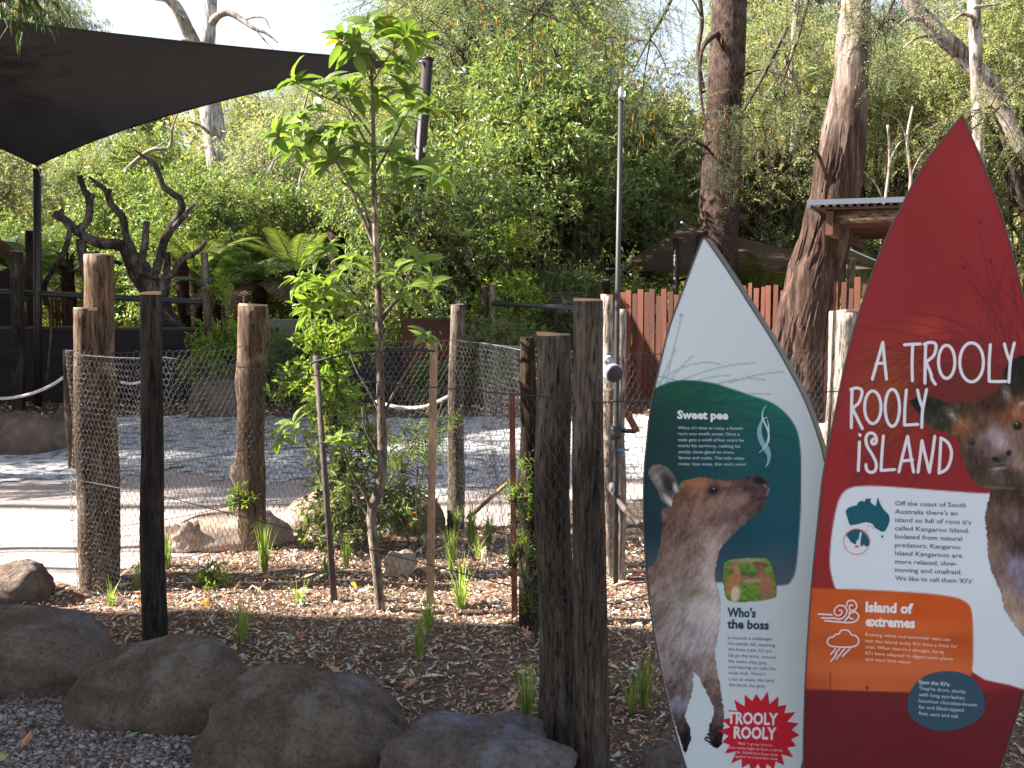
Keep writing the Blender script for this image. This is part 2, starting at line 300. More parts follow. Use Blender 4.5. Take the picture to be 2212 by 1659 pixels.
# ---------------------------------------------------------------- the ground
def grid_sheet(name, mat, xs, ys, zf, mask=None, kind='structure'):
    X, Y = np.meshgrid(xs, ys); Z = zf(X, Y); n, m = X.shape
    V = np.stack([X, Y, Z], -1).reshape(-1, 3); i = np.arange(n*m).reshape(n, m)
    q = np.stack([i[:-1, :-1], i[:-1, 1:], i[1:, 1:], i[1:, :-1]], -1).reshape(-1, 4)
    if mask is not None:
        cx = V[q].mean(1); q = q[mask(cx[:, 0], cx[:, 1])]
    b = MB(); b.add(V, q=q); o = b.build(name, MT[mat]); tag(o, kind=kind); return o
ys = np.concatenate([np.linspace(-12, 16, 29), np.linspace(17, 60, 60), np.linspace(64, 150, 30), np.linspace(165, 700, 16)])
xs = np.concatenate([np.linspace(-500, -70, 12), np.linspace(-60, 60, 100), np.linspace(70, 500, 12)])
grid_sheet('ground', 'ground', xs, ys, H)
def bed_edge(x):          # far edge of the planted bed (the back run of the wire fence)
    return np.interp(x, [-2.2, -1.5, -.35, .6, 1.5, 4], [5.0, 5.72, 6.25, 5.75, 5.4, 5.2])
def front_edge(x):        # line of the front boulders
    return np.interp(x, [-3.2, -2.2, -1.5, -.8, 0, .6, 2], [4.6, 4.0, 3.45, 3.2, 2.85, 2.6, 2.3])
def wob(x, y, a=.07): return a*np.sin(x*5.3+y*2.1)+a*.6*np.sin(x*11.7-y*7.9)+a*.4*np.sin(x*23+y*19)
grid_sheet('gravel_path', 'path', np.linspace(-9, 6, 190), np.linspace(4.3, 9.0, 90), lambda x, y: near_z(x, y)*.5-.012)
grid_sheet('white_gravel', 'white_gravel', np.linspace(-9, 6, 120), np.linspace(7.0, 11.9, 50), lambda x, y: near_z(x, y)*.5-.006+.03*np.clip(y-8, 0, 1),
           lambda x, y: (y > 7.7+.35*np.sin(x*1.7)+wob(x, y, .2)-.25*(x > -1.0)) & (y < 11.4+wob(x, y, .12)))
grid_sheet('litter_ground', 'litter', np.linspace(-14, 14, 140), np.linspace(9, 17.2, 70), lambda x, y: near_z(x, y)-.004+.05*np.clip(y-11, 0, 1)-.05*np.clip(y-16.4, 0, 1)*1.2,
           lambda x, y: y > 11.25+wob(x, y, .15))
grid_sheet('mulch_bed', 'mulch', np.linspace(-4.5, 5, 260), np.linspace(1.0, 6.6, 170), lambda x, y: near_z(x, y),
           lambda x, y: (y < bed_edge(x)+.15+wob(x, y)+np.where(x < -2.1, -.55*(-2.1-x)+0.0, 0)) & ((y > 2.0) | (x > .2)))
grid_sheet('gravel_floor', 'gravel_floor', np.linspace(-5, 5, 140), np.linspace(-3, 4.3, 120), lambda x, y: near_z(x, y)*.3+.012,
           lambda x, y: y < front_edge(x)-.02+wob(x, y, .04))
grid_sheet('rear_path', 'path', np.linspace(-14, 14, 60), np.linspace(-16, -2.8, 40), lambda x, y: near_z(x, y)*.5+.0)  # pale ground added behind the camera to bounce sunlight onto the signs
grid_sheet('straw_litter', 'litter', np.linspace(.35, 5, 90), np.linspace(5.2, 7.3, 50), lambda x, y: near_z(x, y)+.008, lambda x, y: (y > 5.75+wob(x, y, .12)) & (y < 6.9+wob(x, y, .15)))
# far wooded ridge
b = MB(); X = np.linspace(-420, 420, 90); V = []
for i, x in enumerate(X):
    top = 52+14*math.sin(x*.012+1.2)+5*math.sin(x*.05)+2*math.sin(x*.16)
    for j, f in enumerate((0, .45, .8, .95, 1)): V.append((x, 330+j*28, top*f-6))
b.add(V, q=[(i*5+j, (i+1)*5+j, (i+1)*5+j+1, i*5+j+1) for i in range(89) for j in range(4)]); tag(b.build('hills', MT['hill']), kind='structure')
# ---------------------------------------------------------------- scatter: mulch chips, pebbles
def surf_z(x, y): return near_z(x, y)
def pick(r, n, pal, wts): return np.array(pal)[r.choice(len(pal), n, p=np.array(wts)/sum(wts))]
PAL = [(.30, .17, .105), (.46, .33, .24), (.15, .07, .042), (.055, .035, .028), (.24, .085, .045), (.58, .47, .39), (.36, .22, .14)]
PW = [4, 4.5, 3.5, 3, 1.1, 2.4, 3]
def chips(name, n, xr, yr, test, Lm, seed, pal=PAL, pw=PW, lift=.012, zf=surf_z, mat='chip'):
    r = rng(seed); x = r.uniform(*xr, n*3); y = r.uniform(*yr, n*3); k = test(x, y); x = x[k][:n]; y = y[k][:n]; n = len(x)
    L = Lm*np.exp(r.normal(0, .42, n)); W = L*r.uniform(.16, .42, n); a = r.uniform(0, 2*math.pi, n); tilt = r.normal(0, .32, n); roll = r.normal(0, .45, n)
    d = np.stack([np.cos(a)*np.cos(tilt), np.sin(a)*np.cos(tilt), np.sin(tilt)], 1)
    s0 = np.stack([-np.sin(a), np.cos(a), np.zeros(n)], 1); u0 = np.cross(d, s0)
    s = s0*np.cos(roll)[:, None]+u0*np.sin(roll)[:, None]; u = np.cross(d, s)
    P = np.stack([x, y, zf(x, y)+np.abs(np.sin(tilt))*L*.4+r.uniform(.001, lift, n)], 1); th = (L*.10)[:, None]
    sk = r.uniform(-.3, .3, (4, n))
    V = np.stack([P-d*(L/2)[:, None]+s*(W*sk[0])[:, None], P-s*(W/2)[:, None]+d*(L*sk[1])[:, None], P+d*(L/2)[:, None]+s*(W*sk[2])[:, None], P+s*(W/2)[:, None]+d*(L*sk[3])[:, None], P+u*th, P-u*th*.6], 1)
    T = np.array([(0, 1, 4), (1, 2, 4), (2, 3, 4), (3, 0, 4), (1, 0, 5), (2, 1, 5), (3, 2, 5), (0, 3, 5)])
    t = (np.arange(n)[:, None, None]*6+T).reshape(-1, 3)
    c = pick(r, n, pal, pw)*r.uniform(1.2, 3.2, (n, 1)); c = np.repeat(np.minimum(c, .72), 6, 0)
    b = MB(); b.add(V.reshape(-1, 3), t=t, c=c); o = b.build(name, MT[mat], smooth=False); tag(o, kind='stuff'); return o
inbed = lambda x, y: (y < bed_edge(x)+.12+np.where(x < -2.1, -.55*(-2.1-x), 0)) & (y > front_edge(x)-.05) & (np.abs(x) < y*.56+.25)
tag(chips('mulch_chips', 46000, (-3.2, 3.2), (2.3, 6.5), inbed, .020, 3), 'loose red brown bark mulch chips covering the planted bed', 'mulch')
tag(chips('mulch_slivers', 1500, (-3.2, 3.2), (2.3, 6.4), inbed, .044, 4, lift=.02), 'long splinters of bark lying on the mulch bed', 'mulch')
tag(chips('leaf_litter', 9000, (-7, 7), (11.2, 16), lambda x, y: np.abs(x) < y*.55, .05, 5, zf=lambda x, y: near_z(x, y)+.045, pw=[4, 2, 4, 5, 2, 1, 2]), 'dry leaf litter under the wall and fence behind the gravel', 'leaf litter')
tag(chips('path_litter', 1500, (-6, 3), (5, 11.3), lambda x, y: (y > bed_edge(x)+.2) & (np.abs(x) < y*.55), .022, 6, zf=lambda x, y: near_z(x, y)*.5+.012+.03*np.clip(y-8, 0, 1), pw=[3, 0, 4, 4, 2, .2, 2]), 'dark crumbs of bark scattered on the pale gravel path', 'leaf litter')
tag(chips('gum_leaves', 70, (-2.6, .4), (2.4, 3.9), lambda x, y: y < front_edge(x)+.05, .048, 8, pal=[(.20, .085, .05), (.32, .17, .11), (.13, .06, .05), (.10, .14, .06)], pw=[3, 3, 2, 1], lift=.02, zf=lambda x, y: near_z(x, y)*.3+.022), 'fallen brown gum leaves on the foreground gravel', 'leaf litter')
def pebbles(name, n, xr, yr, test, rm, seed):
    r = rng(seed); x = r.uniform(*xr, n*3); y = r.uniform(*yr, n*3); k = test(x, y); x = x[k][:n]; y = y[k][:n]; n = len(x)
    R = rm*np.exp(r.normal(0, .35, n)); Z = near_z(x, y)*.3+.012+R*.25
    base = np.array([(1, 0, 0), (0, 1, 0), (-1, 0, 0), (0, -1, 0), (0, 0, .7), (0, 0, -.7), (.6, .6, .45), (-.6, -.6, .4)], float)[:6]
    J = base[None]*(1+r.normal(0, .25, (n, 6, 3))); a = r.uniform(0, 6.28, n); ca, sa = np.cos(a), np.sin(a)
    V = np.stack([J[..., 0]*ca[:, None]-J[..., 1]*sa[:, None], J[..., 0]*sa[:, None]+J[..., 1]*ca[:, None], J[..., 2]], -1)*R[:, None, None]*np.array([1, 1, .75])
    V += np.stack([x, y, Z], 1)[:, None]
    T = np.array([(0, 1, 4), (1, 2, 4), (2, 3, 4), (3, 0, 4), (1, 0, 5), (2, 1, 5), (3, 2, 5), (0, 3, 5)]); t = (np.arange(n)[:, None, None]*6+T).reshape(-1, 3)
    c = pick(r, n, [(.50, .47, .47), (.36, .32, .31), (.24, .17, .14), (.62, .60, .62), (.12, .09, .08), (.42, .31, .26)], [3, 4, 3.5, 1.2, 3, 4])*r.uniform(.5, .95, (n, 1))
    b = MB(); b.add(V.reshape(-1, 3), t=t, c=np.repeat(c, 6, 0)); return tag(b.build(name, MT['pebble'], smooth=True), kind='stuff')
tag(pebbles('foreground_pebbles', 34000, (-2.4, .7), (2.3, 4.1), lambda x, y: (y < front_edge(x)+.02) & (np.abs(x) < y*.56+.1), .0062, 7), 'pink grey pebbles of the path in front of the boulders', 'gravel')
# ---------------------------------------------------------------- boulders
def boulder(name, label, loc, half, mat, seed, rz=0, tilt=0, flat=.0, amp=.16, group=None, pts=None):
    """an angular rounded stone: sphere grid pushed by planes and noise"""
    r = rng(seed); nu, nv = 56, 34
    th = np.linspace(0, 2*math.pi, nu, endpoint=False); ph = np.linspace(0, math.pi, nv)
    D = np.array([[(math.cos(t)*math.sin(p), math.sin(t)*math.sin(p), math.cos(p)) for t in th] for p in ph]).reshape(-1, 3)
    N = r.normal(size=(9, 3)); N /= np.linalg.norm(N, axis=1)[:, None]; N[:, 2] = np.abs(N[:, 2])*.8; dist = r.uniform(.72, .95, 9)
    rad = np.ones(len(D))
    for nn, dd in zip(N, dist):
        c = D@nn; k = c > .15; lim = np.where(k, dd/np.maximum(c, .15), 9); rad = -np.log(np.exp(-9*rad)+np.exp(-9*lim))/9
    for i, d in enumerate(D):
        q = Vector(d*1.0)+Vector((seed*1.7, seed*.3, 0))
        rad[i] *= 1+amp*mnoise.noise(q*1.6)+amp*.5*mnoise.noise(q*3.7)+amp*.16*mnoise.noise(q*11)
    sq = (np.abs(D)**2.7).sum(1)**(-1/2.7); V = D*(rad*sq)[:, None]*np.array(half)
    V[:, 2] = np.where(V[:, 2] < -half[2]*.55, -half[2]*.55, V[:, 2])
    ca, sa = math.cos(rz), math.sin(rz); x = V[:, 0]*ca-V[:, 1]*sa; y = V[:, 0]*sa+V[:, 1]*ca; z = V[:, 2]+x*math.tan(tilt)
    V = np.stack([x, y, z], 1)
    q = [(i*nu+j, (i+1)*nu+j, (i+1)*nu+(j+1) % nu, i*nu+(j+1) % nu) for i in range(nv-1) for j in range(nu)]
    b = MB(); b.add(V, q=q); o = b.build(name, MT[mat]); o.location = loc; tag(o, label, 'boulder', group); return o
G_R = 'boulders edging the planted bed'
def bl(label, u0, u1, vt, vb, mat, seed, dep=1.0, group=G_R, tilt=0, amp=.16, kz=.62, rz=0):
    """boulder whose visible face spans u0..u1, vt..vb"""
    p = gp((u0+u1)/2, vb); hw = (u1-u0)/2/FD*p.y*1.10; top = at((u0+u1)/2, vt, p.y+hw*dep*.7).z
    boulder('boulder', label, (p.x, p.y+hw*dep*.8, top*.30), (hw, hw*dep, top*.66), mat, seed, tilt=tilt, amp=amp, group=group, rz=rz)
bl('rounded grey brown boulder at the corner of the frame beside the foreground gravel', -190, 225, 1322, 1505, 'rock', 11, .7, tilt=-.10)
bl('long low basalt boulder at the foot of the slim dark post', 112, 525, 1378, 1585, 'rock', 23, .55, tilt=.03)
bl('largest dark basalt boulder with pale spots in the middle foreground', 392, 868, 1448, 1700, 'rock', 5, .55)
bl('blue grey angular rock in front of the two thick posts', 790, 1260, 1562, 1790, 'rock_blue', 17, .6, amp=.26)
bl('small blue grey rock tucked against the edge of the pale sign', 1395, 1530, 1612, 1740, 'rock_blue', 9, .8, amp=.25)
bl('small dark boulder at the edge of the frame by the bright path', -70, 75, 1213, 1310, 'rock', 31, .8)
G_M = 'pale boulders behind the wire fence'
bl('wide sunlit tan boulder around the foot of the post with the burl', 375, 615, 1100, 1185, 'rock_tan', 41, .55, G_M, amp=.12, tilt=.05)
bl('pale flat topped boulder behind the leaning dark stake', 600, 830, 1047, 1150, 'rock_tan', 44, .6, G_M, amp=.14)
bl('brown shaded boulder behind the foot of the sapling', 800, 945, 1060, 1160, 'rock_dark', 47, .7, G_M, amp=.14)
bl('small angular tan rock lying on the mulch beside the sapling trunk', 822, 892, 1188, 1243, 'rock_tan', 52, .8, 'loose rocks on the mulch', amp=.3)
bl('small broken stone at the mulch edge beside the slim dark post', 345, 440, 1128, 1190, 'rock_tan', 55, .6, 'loose rocks on the mulch', amp=.35)
bl('large earthy boulder beyond the path at the edge of the frame', -110, 130, 888, 985, 'rock_dark', 61, .7, 'dark boulders across the path')
bl('earthy boulder between the big one and the thin path post', 88, 185, 880, 955, 'rock_dark', 64, .8, 'dark boulders across the path')
bl('dark boulder seen through the mesh beside the low rope', 395, 520, 810, 905, 'rock_dark', 67, .6, 'dark boulders across the path')
# ---------------------------------------------------------------- posts
def post(label, ut, vt, ub, vb, wt, wb, mat, seed, Y=None, knots=(), cat='post', group='rough log posts of the enclosure', n=26, rough=.07, kn=(), top=True, name='log_post', mid=None, cutm='cut', stub=None):
    """upright log; ut,vt top centre, ub,vb foot, wt,wb widths seen"""
    p = gp(ub, vb) if Y is None else None
    if Y is None: Y = p.y
    else: p = at(ub, vb, Y); p.z = 0
    t = at(ut, vt, Y); base = Vector((p.x, p.y, -.06))
    r0, r1 = wb/2/FD*Y, wt/2/FD*Y
    E = empty(name, (p.x, p.y, 0), label, cat, group)
    m = 34; P = []; R = []
    for i in range(m):
        f = i/(m-1); q = base.lerp(t, f); q += Vector((mnoise.noise(Vector((f*2.2, seed*3.1, 0))), mnoise.noise(Vector((f*2.2, seed*3.1, 5))), 0))*.018*(1-abs(2*f-1))*1.6
        if mid: q.x += mid*math.sin(math.pi*f)
        P.append(q); R.append(r0+(r1-r0)*f)
    b = MB(); b.tube(P, R, n=n, cap=True, rough=rough, rs=7, seed=seed, knots=kn); b.build('bark', MT[mat], E, origin=(p.x, p.y, 0))
    if top:
        ax = (P[-1]-P[-2]).normalized(); b = MB(); r = rng(seed); V = [t[:]]; nn = 22; tl = Vector((r.normal(0, .025), r.normal(0, .025), 0))
        ring = []
        for j in range(nn):
            a = 2*math.pi*j/nn; d = Vector((math.cos(a), math.sin(a), 0)); rr = R[-1]*(1+.04*mnoise.noise(Vector((d.x*2, d.y*2, seed))))*.965
            ring.append(t+d*rr+Vector((0, 0, .004+max(0, d.dot(tl)*r1*2+.003))))
        V = [t+Vector((0, 0, .008))]+ring+[q-Vector((0, 0, .016)) for q in ring]
        T = [(0, 1+j, 1+(j+1) % nn) for j in range(nn)]; Q = [(1+j, 1+nn+j, 1+nn+(j+1) % nn, 1+(j+1) % nn) for j in range(nn)]
        b.add([q[:] for q in V], t=T, q=Q); b.build('cut_end', MT[cutm], E, smooth=False, origin=(p.x, p.y, 0))
    if stub:
        z, a, L, rr = stub; s = base.lerp(t, z); d = Vector((math.cos(a), -.2, math.sin(a))); b = MB(); b.tube([s, s+d*L*.5, s+d*L+Vector((0, 0, L*.2))], [rr*1.5, rr, rr*.7], n=8, rough=.08); b.build('branch_stub', MT[mat], E, origin=(p.x, p.y, 0))
    return E
PI = math.pi
post('tallest rough brown post standing behind the mesh wrapped post', 214, 551, 222, 1252, 62, 76, 'post_brown', 1, kn=((.62, .05, 0, .02),), rough=.09)
post('short post wrapped in wire mesh at the corner of the bed', 184, 667, 205, 1272, 48, 62, 'post_brown', 2, rough=.06)
post('slim dark post rising behind the long low boulder', 325, 636, 334, 1398, 44, 56, 'post_dark', 3, rough=.05)
post('thin brown post beyond the path where the low rope is tied', 147, 757, 160, 1008, 22, 24, 'post_brown', 4, n=14, cutm='stake_dark')
post('pale post with a burl on its side behind the bed', 547, 660, 541, 1182, 62, 58, 'post_brown', 5, kn=((.34, .05, PI, .05), (.70, .05, PI, .018), (.88, .06, 0, .015)), rough=.07)
post('ribbed narrow post with a short branch stub behind the timber stake', 989, 660, 984, 1140, 30, 40, 'post_rib', 6, rough=.06, cutm='post_rib', stub=(.78, .9, .12, .014))
post('charred black post between the red picket and the two thick posts', 1139, 732, 1152, 1352, 30, 64, 'post_char', 7, rough=.08, cutm='post_char')
post('shorter of the two thick ribbed posts beside the pale sign', 1195, 724, 1204, 1632, 74, 88, 'post_rib', 8, rough=.045, n=40, kn=((.38, .035, -PI/2, .012),))
post('taller of the two thick ribbed posts with a fresh cut top', 1270, 650, 1280, 1668, 64, 82, 'post_rib', 9, rough=.045, n=40, kn=((.42, .04, -PI/2-.4, -.012),))
post('pale topped post behind the taller thick post', 1311, 639, 1316, 1240, 27, 32, 'post_pale', 10, n=18)
post('dark ribbed post directly behind the tall pipe', 1309, 673, 1304, 1225, 20, 26, 'post_dark', 11, n=16)
post('pale split post right behind the grey junction box', 1341, 668, 1338, 1252, 24, 28, 'post_pale', 12, n=16, top=False)
post('thick sunlit whitish post between the two signs', 1822, 674, 1806, 1250, 60, 70, 'post_pale', 13, n=34, rough=.05)
post('slender grey post at the corner of the rear wire enclosure', 1064, 614, 1078, 884, 15, 19, 'post_rib', 14, n=14, group='thin posts of the rear enclosure')
post('slender red brown post behind the rusted steel sheet', 1047, 619, 1053, 872, 12, 14, 'paint_brown', 15, n=12, group='thin posts of the rear enclosure', rough=.02)
post('tall weathered post holding the dark rail near the frame edge', 36, 543, 40, 893, 27, 27, 'post_dark', 16, n=18, group='thin posts of the rear enclosure')
post('knobbly slim post at the end of the dark rail behind the mesh', 441, 545, 456, 892, 16, 18, 'post_rib', 17, n=14, group='thin posts of the rear enclosure')
post('stout dark post stump beside the sail pole', 72, 499, 72, 840, 30, 32, 'post_char', 18, Y=12.9, n=16, group='thin posts of the rear enclosure')
post('broken brown post stub rising behind the palings', 1840, 558, 1836, 700, 16, 18, 'post_brown', 19, Y=14.0, n=12, group='stubs behind the paling fence')
post('dark chopped stump rising over the paling fence', 1309, 605, 1309, 700, 18, 16, 'post_char', 20, Y=13.6, n=12, group='stubs behind the paling fence')
# ---------------------------------------------------------------- stakes and sticks
def stick(name, label, pts, w, mat, cat, group=None, n=6, flatp=False, rough=.0):
    """pts: (u, v, Y); w widths in view px"""
    P = [at(u, v, Y) for u, v, Y in pts]; ws = w if hasattr(w, '__len__') else [w]*len(P)
    b = MB()
    if flatp:
        a, z = P[0], P[-1]; d = (z-a); L = d.length; d.normalize(); x = Vector((1, 0, 0)); x = (x-d*x.dot(d)).normalized(); y = d.cross(x); hw = ws[0]/2/FD*a.y
        b.box((a+z)/2, (hw, hw*.62, L/2), ax=[x[:], y[:], d[:]], col=None)
    else: b.tube(P, [k/2/FD*q.y for k, q in zip(ws, P)], n=n, rough=rough, sub=5 if len(P) > 2 else 0)
    o = b.build(name, MT[mat], smooth=not flatp, origin=P[-1][:]); tag(o, label, cat, group); return o
stick('garden_stake', 'light sawn timber stake beside the sapling', [(937, 740, 4.68), (929, 1322, 4.68)], 16, 'stake', 'stake', 'stakes around the sapling', flatp=True)
stick('garden_stake', 'dark leaning stake among the yellow green bush', [(682, 768, 4.66), (725, 1335, 4.66)], [13, 15], 'stake_dark', 'stake', 'stakes around the sapling', n=8, rough=.05)
stick('timber_picket', 'flat red brown picket against the charred post', [(1106, 850, 4.45), (1112, 1345, 4.45)], 13, 'stake_red', 'stake', flatp=True)
stick('timber_brace', 'pale brace pole slanting down from the red picket', [(1104, 1036, 5.3), (1012, 1118, 6.2)], [8, 10], 'stake', 'brace', n=7)
stick('timber_brace', 'brown brace slanting down beside the tall pipe', [(1326, 840, 5.5), (1376, 932, 5.6)], 14, 'stake_red', 'brace', flatp=True)
stick('timber_brace', 'lower brown brace running behind the edge of the pale sign', [(1316, 1050, 5.1), (1350, 1100, 4.9), (1400, 1150, 4.7)], [12, 14, 13], 'stake_dark', 'brace', n=7)
stick('thin_stick', 'thin bare stick leaning in front of the dark wall', [(112, 640, 11.9), (110, 720, 11.9), (100, 835, 11.9)], 5, 'branch', 'stick', n=5)
stick('thin_stick', 'thin yellowish cane standing before the dark wall', [(526, 640, 12.2), (525, 760, 12.2), (523, 845, 12.2)], 4, 'stake', 'stick', n=5)
stick('fallen_branch', 'forked pale dead branch on the mulch by the pale sign', [(1322, 1503, 3.6), (1348, 1480, 3.65), (1372, 1478, 3.7), (1398, 1464, 3.75)], [10, 13, 9, 6], 'deadwood', 'branch', n=7, rough=.1)
stick('fallen_branch', 'dark twig lying behind the largest boulder', [(700, 1458, 3.95), (760, 1448, 4.0), (830, 1437, 4.05)], [4, 6, 3], 'branch', 'branch', n=5, rough=.1)
stick('fallen_branch', 'long thin twig lying across the sunlit mulch', [(530, 1237, 5.2), (600, 1228, 5.3), (700, 1223, 5.35)], [2, 4, 2], 'branch', 'branch', n=5, rough=.1)
stick('rubber_tie', 'black rubber tie strung from the dark stake to the timber stake', [(672, 790, 4.62), (682, 781, 4.62), (760, 764, 4.6), (860, 757, 4.6), (940, 758, 4.62)], 5, 'rubber', 'tie', n=6)
# ---------------------------------------------------------------- tall pipe with junction box
p0 = gp(1328, 1260); E = empty('tall_pipe', (p0.x, p0.y, 0), 'tall slim dark pipe with a tap and fittings behind the thick posts', 'pipe')
def part(parent, name, mb, mat, smooth=True): return mb.build(name, MT[mat], parent, smooth, origin=parent.location[:])
Yp = p0.y
b = MB(); b.tube([at(1330, 1260, Yp), at(1331, 1000, Yp), at(1333, 700, Yp), at(1341, 215, Yp)], [.014, .014, .0135, .012], n=12); part(E, 'pipe', b, 'pole_grey')
b = MB(); b.tube([at(1341, 216, Yp), at(1341.5, 205, Yp), at(1342, 195, Yp), at(1342, 186, Yp)], [.017, .012, .016, .006], n=10); part(E, 'finial', b, 'galv')
b = MB(); b.tube([at(1331, 920, Yp-.01), at(1331, 945, Yp-.01)], [.030, .034], n=12); b.tube([at(1319, 940, Yp-.04), at(1340, 938, Yp-.04)], [.028, .028], n=12); b.tube([at(1345, 930, Yp-.02), at(1372, 932, Yp-.02)], [.012, .012], n=8); part(E, 'valve', b, 'paint_black')
b = MB(); b.box(at(1346, 972, Yp-.03), (.030, .004, .005)); part(E, 'tap_handle', b, 'blue_tag', False)
b = MB(); b.tube([at(1322, 1043, Yp-.02), at(1323, 1062, Yp-.02)], [.014, .014], n=10); part(E, 'pipe_joint', b, 'plastic_grey')
c = at(1322, 804, Yp-.12); E = empty('junction_box', c, 'round light grey junction box with a mounting lug on the tall pipe', 'junction box')
b = MB(); ax = Vector((.25, -1, -.12)).normalized(); b.tube([c-ax*.05, c-ax*.048, c+ax*.03, c+ax*.034], [.040, .046, .047, .040], n=28); part(E, 'housing', b, 'plastic_grey')
b = MB(); b.tube([c+ax*.034, c+ax*.044, c+ax*.047], [.042, .042, .036], n=28); part(E, 'lid', b, 'pole_grey')
b = MB(); b.tube([c+Vector((-.02, .0, .055))-ax*.01, c+Vector((-.02, .0, .055))+ax*.012], [.030, .026], n=20); b.tube([c+Vector((-.012, .0, .03))-ax*.012, c+Vector((-.012, .0, .03))+ax*.008], [.036, .034], n=20); part(E, 'lug', b, 'plastic_grey')
b = MB(); b.tube([c+Vector((-.02, .0, .058))+ax*.012, c+Vector((-.02, .0, .058))+ax*.017], [.010, .010], n=12); part(E, 'screw', b, 'galv')
# ---------------------------------------------------------------- wire mesh fences
def hexmesh(path, z0, z1, cw=.034, rw=.0006, seed=0, sag=.012, bulge=None):
    """hexagonal netting as 3-sided wires along a ground polyline [(x,y,ztop)]"""
    r = rng(seed); P = np.array([(p[0], p[1]) for p in path], float); ZT = np.array([p[2] for p in path], float)
    seg = np.linalg.norm(np.diff(P, axis=0), axis=1); cum = np.concatenate([[0], np.cumsum(seg)]); L = cum[-1]
    rh = cw*.86; nc = int(L/cw); nr = int((z1-z0)/rh)
    E = []
    def pt(s, k):      # k row level in units
        return s, k
    seg_list = []
    for j in range(nr+1):
        off = .5*(j % 2); zb = j*rh
        for i in range(nc):
            x = (i+off)*cw; a = (x, zb); t = (x, zb+rh*.5); seg_list.append((a, t, 1.5))
            seg_list.append((t, (x+cw/2, zb+rh), 1)); seg_list.append((t, (x-cw/2, zb+rh), 1))
    A = np.array([s[0] for s in seg_list]); B = np.array([s[1] for s in seg_list]); W = np.array([s[2] for s in seg_list])
    def to3(Q):
        s = np.clip(Q[:, 0], 0, L); f = Q[:, 1]/max((nr+1)*rh, 1e-6); x = np.interp(s, cum, P[:, 0]); y = np.interp(s, cum, P[:, 1]); zt = np.interp(s, cum, ZT)
        z = z0+(zt-z0)*f
        ww = .010*np.sin(s*5+f*6+seed)+.006*np.sin(s*13+f*11); i = np.clip(np.searchsorted(cum, s)-1, 0, len(seg)-1)
        nx = -(P[i+1, 1]-P[i, 1])/seg[i]; ny = (P[i+1, 0]-P[i, 0])/seg[i]
        jit = .0022*np.sin(s*421+z*377)+.0015*np.sin(s*211-z*533)
        return np.stack([x+nx*ww, y+ny*ww, z+jit+.006*np.sin(s*3+f*3)*f], 1)
    a, c = to3(A), to3(B); d = c-a; d /= np.linalg.norm(d, axis=1)[:, None]+1e-9
    x = np.cross(d, [0.3, .9, .25]); x /= np.linalg.norm(x, axis=1)[:, None]; y = np.cross(d, x); n = len(a); V = []
    for k in range(3):
        an = 2*PI*k/3; o = (x*math.cos(an)+y*math.sin(an))*(rw*W)[:, None]; V += [a+o, c+o]
    V = np.stack(V, 1).reshape(-1, 3); Q = np.array([(0, 1, 3, 2), (2, 3, 5, 4), (4, 5, 1, 0)]); q = (np.arange(n)[:, None, None]*6+Q).reshape(-1, 4)
    b = MB(); b.add(V, q=q); return b
def fence(label, path, cw, rw, wires, seed, name='wire_mesh_fence', wm='wire_black', mm='wire', z0=0.0, wr=.0022):
    o0 = (path[0][0], path[0][1], 0); E = empty(name, o0, label, 'fence'); zt = max(p[2] for p in path)
    m = hexmesh(path, z0, zt, cw, rw, seed); mo = m.build('netting', MT[mm], E, origin=o0); tag(mo, kind='stuff')
    for f, sg in wires:
        b = MB(); P = []
        for i in range(len(path)-1):
            a = Vector(path[i]); c = Vector(path[i+1])
            for k in range(8):
                q = a.lerp(c, k/8); P.append(Vector((q.x, q.y-.006, z0+(q.z-z0)*f-sg*4*(k/8)*(1-k/8))))
        a = Vector(path[-1]); P.append(Vector((a.x, a.y-.006, z0+(a.z-z0)*f))); b.tube(P, wr, n=5); b.build('straining_wire', MT[wm], E, origin=o0)
    return E
g = lambda u, v, vt: (lambda p: (p.x, p.y, at(u, vt, p.y).z))(gp(u, v))
pc = gp(205, 1272)
F1 = [(pc.x-.01, pc.y-.085, at(205, 762, pc.y).z)] + [(gp(334, 1398).x-.02, gp(334, 1398).y+.30, 1.235)]+[(gp(1204, 1632).x-.06, gp(1204, 1632).y-.085, at(1200, 842, 3.2).z), (gp(1280, 1668).x+.06, gp(1280, 1668).y-.07, at(1310, 848, 3.15).z), (.62, 3.18, 1.2), (1.9, 3.6, 1.2)]
fence('near wire netting fence running from the corner posts past the two thick posts', F1, .034, .00075, [(1, .01), (.48, .0), (.02, 0)], 1)
p4 = gp(541, 1182); p5 = gp(984, 1140); p9 = gp(1316, 1240)
F2 = [(pc.x+.03, pc.y+.08, 1.215), (p4.x, p4.y-.10, 1.21), (p5.x, p5.y-.07, 1.22), (p9.x, p9.y-.06, 1.20), (1.9, 5.35, 1.2), (3.0, 5.3, 1.2)]
fence('rear wire netting fence between the bed and the white gravel', F2, .036, .0010, [(1, .008), (.5, .01), (.25, .02)], 2, wr=.0018)
# netting wrapped round the corner post
b = MB(); c0 = Vector((pc.x, pc.y, 0)); r0 = 31/FD*pc.y+.012; path = []
for k in range(13): a = -2.6-1.5*k/12+1.2; path.append((c0.x+math.cos(-PI/2-1.7+k*.22)*r0, c0.y+math.sin(-PI/2-1.7+k*.22)*r0, 1.235))
fence('loose netting wrapped around the short corner post', path, .026, .0008, [(1, 0)], 3, name='netting_wrap', z0=.0, mm='wire')
